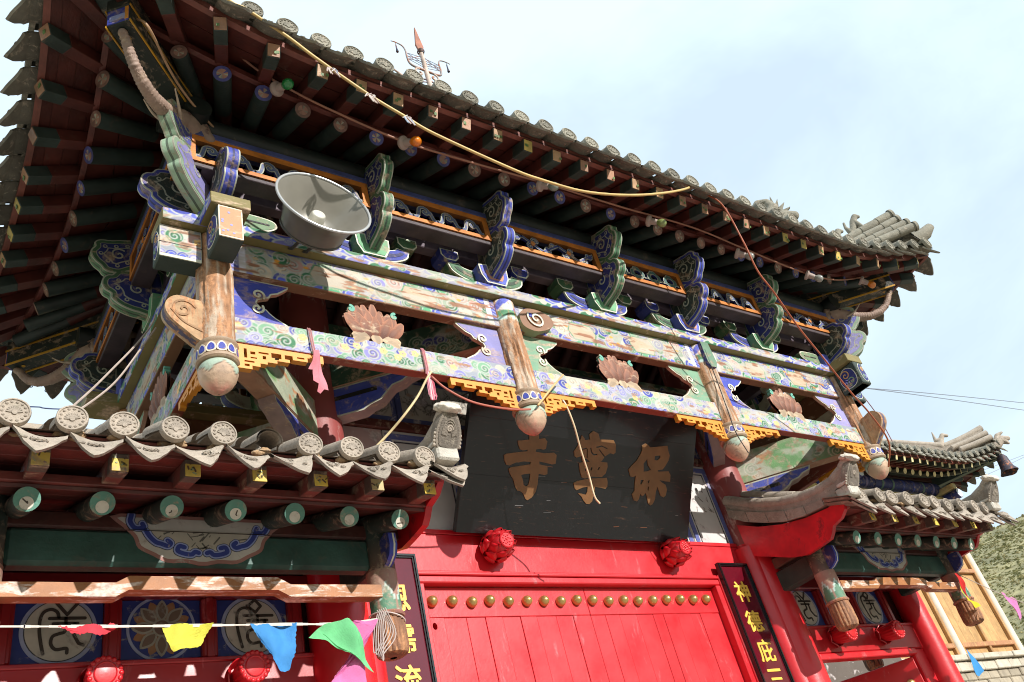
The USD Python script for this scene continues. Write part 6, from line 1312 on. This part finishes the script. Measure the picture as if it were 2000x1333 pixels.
m = MB(); cbox(m, (13.1, 6.90, -.10), (17.4, 7.02, .12), S(190, 168, 110), .01, Mt_); put(tower, "pale_beam", m, "plank_wood")
m = MB(); cbox(m, (13.1, 6.72, -.08), (17.4, 6.895, .08), S(46, 48, 60), .01, Mt_); put(tower, "dark_beam", m, "eave_paint")
for x, z in ((13.28, 7.06), (14.2, 7.2), (17.42, 7.0)):
    m = MB(); tube(m, [xf(Mt_, (x, z - .03, -.1)), xf(Mt_, (x, z - .03, .42))], .10, S(40, 50, 110), 16); prism(m, Point(x, z - .03).buffer(.092, 6), Mt_, .42, .424, S(214, 224, 230), back=False); cbox(m, (x - .07, z + .08, -.1), (x + .07, z + .2, .40), S(196, 178, 130), .01, Mt_); put(tower, "beam_head", m, "old_paint")
for x in (13.2, 15.15, 17.17):
    m = MB(); lathe(m, [(.095, 3.86), (.09, 6.9)], frame((x, 8.0, 0), (1, 0, 0), (0, 1, 0)), S(206, 194, 176), 20); put(tower, "pillar", m, "plank_pale")
for bay, (x0, x1) in enumerate(((13.32, 15.03), (15.27, 17.06))):
    m = MB(); cbox(m, (x0, 3.87, -.10), (x1, 3.93, .04), S(176, 120, 70), .008, Mt_); pf = put(tower, "panel_front", m, "plank_wood")
    for z0, z1 in ((4.05, 4.13), (5.42, 5.50), (5.78, 5.86), (6.62, 6.71)): m = MB(); cbox(m, (x0, z0, -.04), (x1, z1, .055), S(170, 120, 84), .008, Mt_); put(pf, "rail", m, "plank_wood")
    n = 2; w = (x1 - x0) / n
    for k in range(n + 1):
        x = x0 + k * w; m = MB(); cbox(m, (x - .035, 3.93, -.035), (x + .035, 6.62, .05), S(170, 126, 76), .008, Mt_); put(pf, "stile", m, "plank_wood")
    for k in range(n):
        for j in range(3):
            a = x0 + k * w + .038 + j * (w - .076) / 3; b = a + (w - .076) / 3 - .003
            for z0, z1 in ((4.132, 5.418), (5.502, 5.778), (5.862, 6.618), (3.932, 4.048)):
                m = MB(); cbox(m, (a, z0, -.05), (b, z1, -.012 + rt.uniform(-.002, .002)), S(182, 142, 92) * rt.uniform(.85, 1.15), .003, Mt_); put(pf, "plank", m, "plank_wood")
m = MB(); cbox(m, (13.2, 3.86, -.30), (17.3, 6.7, -.2), S(120, 90, 60), 0, Mt_); put(tower, "core_wall", m, "plank_wood")
terr = thing("stone_terrace", "pale block-built terrace wall under the plank-fronted pavilion", "terrace", (16.0, 7.9, 0))
m = MB(); cbox(m, (10.6, 0, -6.0), (19.4, 3.60, .20), S(150, 140, 124), .02, Mt_); put(terr, "core", m, "stone")
for row, (z0, z1, pr) in enumerate(((3.765, 3.855, .34), (3.605, 3.755, .27))):
    x = 10.6 - (.2 if row else 0)
    while x < 19.4:
        w = rt.uniform(.42, .52) if row == 0 else rt.uniform(.34, .46); m = MB(); cbox(m, (x, z0, -.4), (x + w - .012, z1, pr + rt.uniform(-.01, .01)), S(188, 178, 160) * rt.uniform(.85, 1.1), .012, Mt_); put(terr, "coping_stone", m, "stone"); x += w
for row in range(4):
    x = 10.6 - .18 * (row % 2); z1 = 3.595 - row * .14
    while x < 19.4:
        w = rt.uniform(.30, .42); m = MB(); cbox(m, (x, z1 - .13, -.1), (x + w - .014, z1, .235 + rt.uniform(-.02, .02)), S(160, 148, 128) * rt.uniform(.8, 1.12), .016, Mt_); put(terr, "wall_block", m, "stone"); x += w
bell = thing("wind_bell", "dark iron wind bell hanging in the air under the pavilion roof corner", "bell", (18.30, 6.85, 7.1))
Mb = frame((18.30, 6.85, 7.10), unit((1, 0, -.12)), (0, 1, 0)); Mb[:3, 2] = unit(np.cross(Mb[:3, 0], Mb[:3, 1]))
m = MB(); lathe(m, [(.001, .40), (.07, .39), (.105, .33), (.115, .2), (.13, .1), (.175, .0), (.165, .0), (.11, .1), (.09, .3), (.001, .36)], Mb, S(58, 52, 62), 28, lambda T, H: 1 + .10 * np.cos(T * 4) * np.clip((.12 - H) / .12, 0, 1)); put(bell, "body", m, "rust_metal")
m = MB(); tube(m, [xf(Mb, (0, 0, .39)), xf(Mb, (0, 0, .62))], .008, S(60, 50, 60), 6); put(bell, "cord", m, "wire")

# hill
az = np.radians(np.concatenate([np.linspace(-150, 40, 60), np.linspace(41, 112, 110), np.linspace(114, 210, 40)])); rr_ = np.concatenate([np.linspace(26, 150, 90), np.linspace(156, 260, 12)])
A_, R_ = np.meshgrid(az, rr_, indexing="ij"); X_, Y_ = R_ * np.sin(A_), R_ * np.cos(A_)
def hill_z(X, Y):
    R = np.hypot(X, Y); A = np.degrees(np.arctan2(X, Y)); lift = np.clip((R - 27) / 100, 0, 1); el = 14.6 + 2.0 * np.sin(A * .11) * np.clip(np.abs(A - 68) / 40 - .3, 0, 1) - .10 * np.abs(A - 66) * np.clip((66 - A) / 20, 0, 1) * np.clip((20 - np.abs(A - 56)) / 10, 0, 1) * 3 - np.clip((A - 67) / 12, 0, 1) * np.clip((100 - A) / 10, 0, 1) * 3.0
    z = np.minimum((R - 27) * .318, 127 * np.tan(np.radians(el)) + 1.6 - 1.2) - .4
    P = np.stack([X * .03, Y * .03, X * 0], -1); return z + (meshkit.fbm(P, 4, 5) - .5) * 4.0 * lift + (meshkit.fbm(P * 6, 4, 8) - .5) * 1.3 * np.clip(lift * 6, 0, 1) * .8
Zh = hill_z(X_, Y_); m = MB(); quadgrid(m, np.stack([X_, Y_, Zh], -1), S(152, 143, 102), 50, flip=True); put(None, "hill", m, "grass", kind="structure", base=(90, 40, 0))
m = MB(); r2 = np.random.default_rng(4); n = 18000; a = np.radians(r2.uniform(58, 75, n)); r = r2.uniform(34, 142, n); x, y = r * np.sin(a), r * np.cos(a); z = hill_z(x, y); s = r2.uniform(.07, .20, n) * (.6 + r / 130) * np.where(r2.random(n) < .07, 2.0, 1)
V, F, C = [], [], []
for k in range(n):
    nb = 5; g = S(134, 132, 90) * r2.uniform(.75, 1.2) if r2.random() < .7 else S(170, 158, 114) * r2.uniform(.7, 1.2)
    for j in range(nb):
        t = j * 1.2566 + r2.uniform(0, 1.2); l = s[k] * r2.uniform(.5, 1.0); c, q = math.cos(t), math.sin(t); w = s[k] * .35; o = len(V)
        V += [(x[k] - q * w, y[k] + c * w, z[k] - .1), (x[k] + q * w, y[k] - c * w, z[k] - .1), (x[k] + c * l * .8 + q * w * .6, y[k] + q * l * .8 - c * w * .6, z[k] + l * .4), (x[k] + c * l * .7 - q * w * .6, y[k] + q * l * .7 + c * w * .6, z[k] + l * .45)]
        F += [(o, o + 1, o + 2), (o, o + 2, o + 3)]; C += [g * .8, g * .8, g, g]
m.add(V, F, np.array(C), 30); put(None, "hill_scrub", m, "leafy", label="olive green grass and low scrub covering the hillside", cat="scrub", kind="stuff", base=(90, 40, 0))
m = MB(); g = 600; quadgrid(m, np.array([[(-g, -g, 0), (g, -g, 0)], [(-g, g, 0), (g, g, 0)]], float), S(134, 126, 114), 10); put(None, "ground", m, "paving", kind="structure")
m = MB(); cbox(m, (-.6, 2.6, .004), (9.8, 8.2, .26), S(178, 170, 156), .02); cbox(m, (-.6, 2.2, .004), (9.8, 2.595, .13), S(178, 170, 156), .02); put(None, "gate_steps", m, "stone", kind="structure")
# ------------------------------------------------------------------ loudspeaker, bulbs, cables, cloth
def lerp_frame(p, d, up=(0, 0, 1)):
    d = unit(d); x = np.cross(up, d); x = unit(x) if np.linalg.norm(x) > 1e-3 else np.array([1., 0, 0]); return frame(p, x, np.cross(d, x), d)
hp_ = np.array([1.89, 3.42, 5.64]); hd = unit((.0, -1, .20)); Mh2 = lerp_frame(hp_, hd)
horn = thing("horn_loudspeaker", "large grey horn loudspeaker standing on the painted beam under the eave", "loudspeaker", (1.86, 3.8, 5.73))
GR = S(98, 95, 88)
m = MB(); lathe(m, [(.312, .0), (.300, -.012), (.268, -.045), (.238, -.09), (.218, -.15), (.208, -.20), (.20, -.22), (.12, -.25), (.0, -.255)], Mh2, GR, 60); lathe(m, [(.306, .0), (.292, -.012), (.258, -.055), (.215, -.12), (.17, -.18), (.13, -.215), (.001, -.22)][::-1], Mh2, S(138, 134, 124), 60)
RR = [(.309 + .009 * math.cos(a_), .009 * math.sin(a_)) for a_ in np.linspace(0, 2 * PI, 9)]; lathe(m, RR[::-1], Mh2, S(176, 178, 178), 60)
lathe(m, [(.204, -.212), (.210, -.216), (.210, -.226), (.200, -.23)][::-1], Mh2, GR * .7, 40); put(horn, "bell_mouth", m, "horn_metal")
m = MB(); tube(m, [xf(Mh2, (-.05, -.02, -.30)), xf(Mh2, (-.05, .05, -.42)), (1.84, 3.99, 5.75)], .012, GR * .6, 8); tube(m, [xf(Mh2, (.05, -.02, -.30)), xf(Mh2, (.05, .05, -.42)), (1.94, 3.99, 5.75)], .012, GR * .6, 8); put(horn, "yoke", m, "horn_metal")
m = MB(); lathe(m, [(.062, -.22), (.052, -.13), (.047, -.095), (.040, -.088), (.001, -.086)], Mh2, S(206, 204, 192), 26); put(horn, "centre_cone", m, "horn_metal")

BUL = [("green", (1.61, 3.30, 6.50), (.25, -.8, -.45), S(30, 120, 60), "green lamp bulb in a white socket, the nearest to the loudspeaker's corner"),
       ("orange", (2.53, 3.30, 6.36), (.35, -.75, -.55), S(216, 116, 20), "orange lamp bulb in a white socket above the second bracket"),
       ("clear", (3.76, 3.30, 6.385), (.45, -.65, -.6), S(120, 128, 118), "grey clear lamp bulb under the middle of the eave"),
       ("lime", (4.94, 3.30, 6.385), (.5, -.6, -.6), S(128, 140, 84), "yellow green lamp bulb right of the eave's middle"),
       ("clear", (6.05, 3.30, 6.33), (.55, -.55, -.62), S(142, 138, 130), "clear lamp bulb beside the crossing of the orange wire"),
       ("clear", (7.06, 3.28, 6.32), (.55, -.5, -.66), S(140, 140, 134), "clear lamp bulb third from the right eave corner"),
       ("orange", (8.08, 3.26, 6.50), (.62, -.4, -.66), S(206, 120, 40), "orange lamp bulb just left of the right-hand elephant"),
       ("teal", (8.62, 3.22, 6.84), (.9, -.2, -.1), S(30, 150, 150), "teal lamp bulb at the far right tip of the eave")]
for nm, p, d, col, lab in BUL:
    t = thing("lamp_bulb", lab, "light bulb", p, "light bulbs under the eave"); Mb_ = lerp_frame(p, d)
    m = MB(); lathe(m, [(.0, -.03), (.048, -.03), (.052, -.02), (.05, -.008), (.030, .004), (.026, .05), (.022, .06), (.0, .06)], Mb_, S(160, 142, 134), 22); put(t, "socket", m, "plain")
    m = MB(); lathe(m, [(.018, .055), (.024, .066), (.034, .085), (.038, .105), (.034, .125), (.022, .138), (.001, .143)], Mb_, col, 22); put(t, "bulb", m, "bulb_glass")

def cable(name, label, cat, pts, r, col, n=6, k=8, knots=(), group=None):
    P = smooth_line(pts, k); m = MB(); tube(m, P, r, col, n); tag_top(name, m, label, cat, group, pts[0])
    return P
def tag_top(name, m, label, cat, group, base, mat="wire"): return put(None, name, m, mat, label=label, cat=cat, group=group, base=base)
R1 = cable("yellow_cable", "thick pale yellow cable sagging across the front of the tiled eave", "cable", [(0.75, 2.86, 6.95), (1.14, 2.9, 6.65), (1.26, 2.9, 6.61), (1.51, 2.9, 6.48), (1.7, 2.9, 6.35), (2.03, 2.9, 6.16), (2.27, 2.9, 6.06), (2.48, 2.9, 5.98), (3.07, 2.9, 5.88), (3.33, 2.9, 5.87), (3.66, 2.9, 5.89), (3.99, 2.9, 5.97), (4.36, 2.9, 6.1), (4.78, 2.9, 6.29), (5.11, 2.92, 6.49), (5.13, 2.98, 6.6)], .0105, S(196, 166, 104), 8)
R2 = cable("lamp_wire", "brown twisted wire strung along the rafter ends with lamp bulbs", "wire", [(0.79, 3.3, 6.80), (0.85, 3.3, 6.94), (0.95, 3.3, 6.99), (1.0, 3.3, 6.96), (1.21, 3.3, 6.83), (1.47, 3.3, 6.63), (1.67, 3.3, 6.54), (1.95, 3.3, 6.46), (2.49, 3.3, 6.37), (3.0, 3.3, 6.38), (3.84, 3.3, 6.43), (4.61, 3.3, 6.45), (5.51, 3.3, 6.50), (6.16, 3.3, 6.44), (6.97, 3.3, 6.37), (7.58, 3.3, 6.42), (8.31, 3.3, 6.66), (8.67, 3.28, 6.80)], .0085, S(150, 104, 84), 6)
cable("orange_wire", "orange brown wire hanging from the eave down to the right corner post", "wire", [(5.4, 3.0, 6.62), (5.5, 2.93, 6.43), (5.57, 2.95, 6.03), (5.65, 3.0, 5.75), (5.82, 3.05, 5.6), (6.21, 3.2, 5.41), (6.52, 3.3, 5.26), (6.89, 3.4, 4.97), (7.23, 3.5, 4.83), (7.49, 3.6, 4.63), (7.55, 3.75, 4.45)], .0078, S(160, 84, 52), 6)
cable("thin_wire", "thin mauve wire hanging beside the right corner post against the sky", "wire", [(9.05, 4.6, 6.9), (9.16, 4.5, 6.45), (9.35, 4.5, 6.05), (9.45, 4.5, 5.74), (9.45, 4.5, 5.40)], .006, S(140, 96, 110), 5)
cable("straw_rope", "pale straw rope dangling from the pink tassel to the tiles below", "rope", [(2.75, 3.88, 4.80), (2.71, 3.9, 4.74), (2.65, 3.95, 4.63), (2.56, 4.0, 4.51), (2.49, 4.1, 4.43), (2.39, 4.2, 4.33)], .0085, S(216, 196, 150), 6)
cable("red_wire", "reddish wire sagging from the pink tassel to the second hanging post", "wire", [(2.74, 3.88, 4.76), (2.83, 3.88, 4.68), (2.98, 3.88, 4.61), (3.13, 3.88, 4.585), (3.35, 3.88, 4.585), (3.5, 3.87, 4.60)], .0075, S(176, 100, 84), 6)
cable("straw_stick", "short straw coloured stick poking out beside the second hanging post", "stick", [(3.55, 3.84, 4.62), (3.72, 3.84, 4.79), (3.88, 3.84, 4.94)], .008, S(206, 170, 120), 6)
cable("hanging_string", "frayed pale string hanging in front of the black name board", "string", [(3.90, 3.97, 4.83), (3.92, 3.95, 4.76), (3.99, 4.0, 4.62), (4.08, 4.1, 4.47), (4.18, 4.2, 4.32), (4.22, 4.25, 4.18), (4.27, 4.27, 4.13)], .0075, S(216, 196, 160), 5)
cable("black_wire", "thin black wire running down the third hanging post", "wire", [(5.72, 3.855, 5.55), (5.70, 3.855, 5.22), (5.66, 3.85, 4.89), (5.63, 3.845, 4.66), (5.70, 3.86, 4.47)], .0045, S(30, 28, 28), 5)
cable("grey_cord", "pair of pale grey cords slanting from the left side beam to the left gate roof", "cord", [(1.19, 4.62, 5.50), (1.17, 4.6, 5.42), (1.13, 4.6, 5.33), (1.03, 4.5, 5.11), (0.9, 4.4, 4.86), (0.78, 4.3, 4.63), (0.62, 4.1, 4.31), (.64, 4.1, 4.30), (0.81, 4.3, 4.58), (0.93, 4.4, 4.79), (1.06, 4.5, 5.08), (1.19, 4.6, 5.38)], .006, S(176, 160, 150), 5)
cable("tan_cord", "tan cord running beside the left hip rafter", "cord", [(.70, 3.22, 6.60), (.755, 3.15, 6.45), (.95, 3.40, 6.45), (1.13, 3.58, 6.45), (1.40, 3.78, 6.44)], .008, S(170, 134, 100), 6)
for k, (a, b, c) in enumerate((((25.2, 12, 13.78), (30.94, 12, 14.38), (44, 12, 15.6)), ((25.2, 12, 13.78), (30.74, 12, 14.17), (44, 12, 15.0)), ((30, 14, 11.5), (36, 14, 12.95), (48, 14, 16.0)), ((29, 14, 11.0), (36, 14, 12.75), (48, 14, 16.2)))):
    cable("power_line", ["upper thin power line across the right sky", "lower thin power line across the right sky", "upper faint line slanting up beside the wind bell", "lower faint line slanting up beside the wind bell"][k], "power line", [a, b, c], .013 if k < 2 else .009, S(120, 124, 140), 5)
cable("power_line", "dark power line low in the left sky over the left gate roof", "power line", [(-3, 9, 7.0), (0.71, 9, 7.56), (1.4, 9, 7.62), (4, 9, 7.9)], .008, S(70, 80, 110), 5)

def cloth(pts2, M, col, amp=.012, seed=0, n=14, ragged=0.0):
    """A rag or pennant: a filled outline, finely meshed and rippled, of cloth thickness."""
    P = Polygon(pts2)
    if ragged:
        r_ = random.Random(seed); ext = P.exterior; q = [ext.interpolate(t, normalized=True) for t in np.linspace(0, 1, 70)[:-1]]; P = Polygon([(p.x + r_.uniform(-ragged, ragged), p.y + r_.uniform(-ragged, ragged)) for p in q]).buffer(0); P = max(polys(P), key=lambda g: g.area)
    V, F = tri(P.segmentize(.03)); F = ccw(V, F); t = trimesh.Trimesh(np.column_stack([V, V[:, 0] * 0]), F, process=False)
    t = t.subdivide().subdivide(); V = np.array(t.vertices); F = np.array(t.faces)
    V[:, 2] = amp * (np.sin(V[:, 0] * 38 + seed) + .7 * np.sin(V[:, 1] * 27 + V[:, 0] * 16 + seed * 2)) + amp * 2 * (meshkit.noise(np.column_stack([V[:, :2] * 9, V[:, 0] * 0]), seed) - .5)
    W = V.copy(); W[:, 2] -= .0012; m = MB(); m.add(xf(M, V), F, col, 70); m.add(xf(M, W), F[:, ::-1], col, 70); return m
YP = lambda y: frame((0, y, 0), (1, 0, 0), ZAX, (0, -1, 0))
bt = thing("bunting", "string of faded paper pennants across the left side gate, red, yellow, blue and green", "bunting", (1.2, 4.2, 3.24))
BS = [(-.6, 4.2, 3.27), (0.44, 4.2, 3.25), (0.57, 4.2, 3.247), (0.93, 4.2, 3.24), (1.36, 4.2, 3.236), (1.8, 4.2, 3.233), (2.0, 4.21, 3.235), (2.28, 4.24, 3.265), (2.36, 4.27, 3.31)]
m = MB(); P = smooth_line(BS, 8)
for k in range(len(P) - 1): beam(m, P[k], P[k + 1], .004, .007 + .009 * abs(math.sin(k * .37)) , S(226, 222, 210), bev=0)
put(bt, "string", m, "cloth")
for pts, col, y, rg in (([(.67, 3.243), (.72, 3.225), (.77, 3.20), (.80, 3.205), (.85, 3.187), (.865, 3.20), (.88, 3.205), (.93, 3.245), (.92, 3.262), (.905, 3.27), (.88, 3.245)], S(226, 70, 84), 4.197, .004), ([(1.125, 3.242), (1.15, 3.16), (1.175, 3.105), (1.24, 3.12), (1.315, 3.14), (1.33, 3.18), (1.365, 3.238)], S(222, 218, 84), 4.197, .002), ([(1.55, 3.236), (1.60, 3.16), (1.65, 3.07), (1.70, 2.995), (1.745, 3.0), (1.775, 3.08), (1.80, 3.235)], S(76, 156, 220), 4.197, .003), ([(1.845, 3.145), (1.89, 3.185), (1.93, 3.205), (2.06, 3.235), (2.13, 3.10), (2.185, 2.95), (2.12, 3.01), (2.04, 3.065), (1.94, 3.12)], S(126, 214, 150), 4.14, .0015), ([(2.06, 3.236), (2.27, 3.25), (2.20, 3.13), (2.14, 3.05), (2.16, 2.90), (1.93, 2.90), (2.06, 3.03), (2.10, 3.10)], S(226, 130, 186), 4.205, .002)):
    put(bt, "pennant", cloth(pts, YP(y), col, .016, int(pts[0][0] * 50), ragged=rg), "cloth")
m = MB(); 
for q in range(5):
    c = np.array([2.30 + q * .008, 4.245 - .01 * q, 3.27]); tube(m, smooth_line([c + (0, 0, .05), c + (.03, -.02, -.03 - q * .02), c + (-.02 - .012 * q, -.03, -.14 - .02 * q), c + (-.06, -.01, -.19 - .012 * q), c + (-.03, 0, -.05), c + (.0, 0, .03)], 6), .0032, S(206, 194, 188), 5)
tube(m, [(2.43 + .102 * math.cos(a), 4.38 + .102 * math.sin(a), 3.315 - .03 * math.cos(a)) for a in np.linspace(0, 2 * PI, 26)], .004, S(224, 212, 206), 5); put(bt, "ribbon_knot", m, "cloth")
bt2 = thing("bunting", "string running off from the right gate post with one pink pennant over the hillside", "bunting", (8.85, 4.3, 3.6))
m = MB(); P = smooth_line([(8.86, 4.31, 3.66), (8.87, 4.2, 3.53), (8.84, 4.0, 3.31), (8.77, 3.8, 3.13), (8.6, 3.5, 2.9)], 8); tube(m, P, .004, S(222, 216, 206), 5); put(bt2, "string", m, "cloth")
put(bt2, "pennant", cloth([(8.865, 3.33), (9.02, 3.275), (9.05, 3.25), (9.04, 3.19), (9.0, 3.08), (8.93, 3.045), (8.94, 3.12), (8.91, 3.18)], YP(4.0), S(226, 140, 196), .012, 3, ragged=.002), "cloth")
t = thing("cloth_rag", "red and yellow rags knotted to the right gate's outer post", "rag", (8.7, 4.25, 3.5))
put(t, "red_rag", cloth([(8.72, 3.64), (8.80, 3.645), (8.80, 3.52), (8.77, 3.40), (8.70, 3.40), (8.71, 3.50)], YP(4.26), S(214, 40, 34), .012, 5), "cloth"); put(t, "yellow_rag", cloth([(8.66, 3.50), (8.72, 3.42), (8.74, 3.36), (8.84, 3.29), (8.72, 3.27), (8.62, 3.34)], YP(4.245), S(228, 206, 40), .014, 6), "cloth")
put(None, "blue_pennant", cloth([(7.545, 2.79), (7.575, 2.70), (7.60, 2.60), (7.52, 2.565), (7.47, 2.575), (7.50, 2.68)], YP(3.9), S(70, 156, 216), .006, 8), "cloth", label="pointed sky blue pennant in front of the terrace blocks at right", cat="pennant", base=(7.53, 3.9, 2.7))
# pink rags tied round the lower beam, and scraps knotted on the yellow cable
t = thing("pink_ribbon", "torn pink cloth strip knotted round the lower beam near the left corner post", "ribbon", (1.93, 3.9, 4.9)); M_ = YP(3.90)
m = MB()
for dx in (0, .012): tube(m, [(1.925 + dx, 3.93, 5.025), (1.927 + dx, 3.929 - .012, 5.0), (1.935 + dx, 3.925 - .012, 4.86), (1.95 + dx, 3.93, 4.81), (1.95 + dx, 3.99, 4.825)], .005, S(206, 150, 150), 5)
put(t, "loop", m, "cloth"); put(t, "tail", cloth([(1.935, 4.83), (1.965, 4.83), (1.965, 4.75), (1.985, 4.62), (1.99, 4.53), (1.965, 4.535), (1.945, 4.51), (1.93, 4.53), (1.94, 4.58), (1.915, 4.61), (1.925, 4.70), (1.90, 4.705), (1.925, 4.76)], YP(3.905), S(236, 150, 162), .012, 2), "cloth")
t = thing("pink_tassel", "pink and white thread tassel tied round the lower beam left of the second post", "tassel", (2.74, 3.9, 4.9)); m = MB()
for dx in (-.006, .006): tube(m, [(2.745 + dx, 3.93, 5.025), (2.745 + dx, 3.917, 5.0), (2.745 + dx, 3.915, 4.85), (2.745 + dx, 3.93, 4.815)], .006, S(214, 150, 156), 5)
put(t, "loop", m, "cloth"); rq = random.Random(4); m = MB()
for q in range(26): x = 2.735 + rq.uniform(-.022, .022); tube(m, smooth_line([(2.74, 3.905, 4.82), (x, 3.90 + rq.uniform(-.012, .012), 4.72), (x + rq.uniform(-.012, .012), 3.90, 4.60 + rq.uniform(-.02, .02))], 4), .0045, rq.choice((S(232, 160, 176), S(236, 224, 222), S(214, 110, 130))), 4)
put(t, "threads", m, "cloth")
for k, (p, lab) in enumerate((((1.78, 2.885, 6.28), "uppermost white scrap knotted on the yellow cable"), ((2.03, 2.885, 6.145), "middle white scrap knotted on the yellow cable"), ((2.27, 2.885, 6.045), "lowest white scrap knotted on the yellow cable"))):
    m = MB(); rq = random.Random(k); p = np.array(p)
    for q in range(9): a = rq.uniform(0, 6.28); tube(m, smooth_line([p, p + (.03 * math.cos(a), -.012, -.025 + .02 * math.sin(a)), p + (.05 * math.cos(a + .8), -.008, -.06 + .02 * math.sin(a))], 4), .004, rq.choice((S(226, 218, 210), S(216, 196, 190), S(180, 196, 216))), 4)
    put(None, "cloth_scrap", m, "cloth", label=lab, cat="scrap", group="scraps knotted on the yellow cable", base=tuple(p))
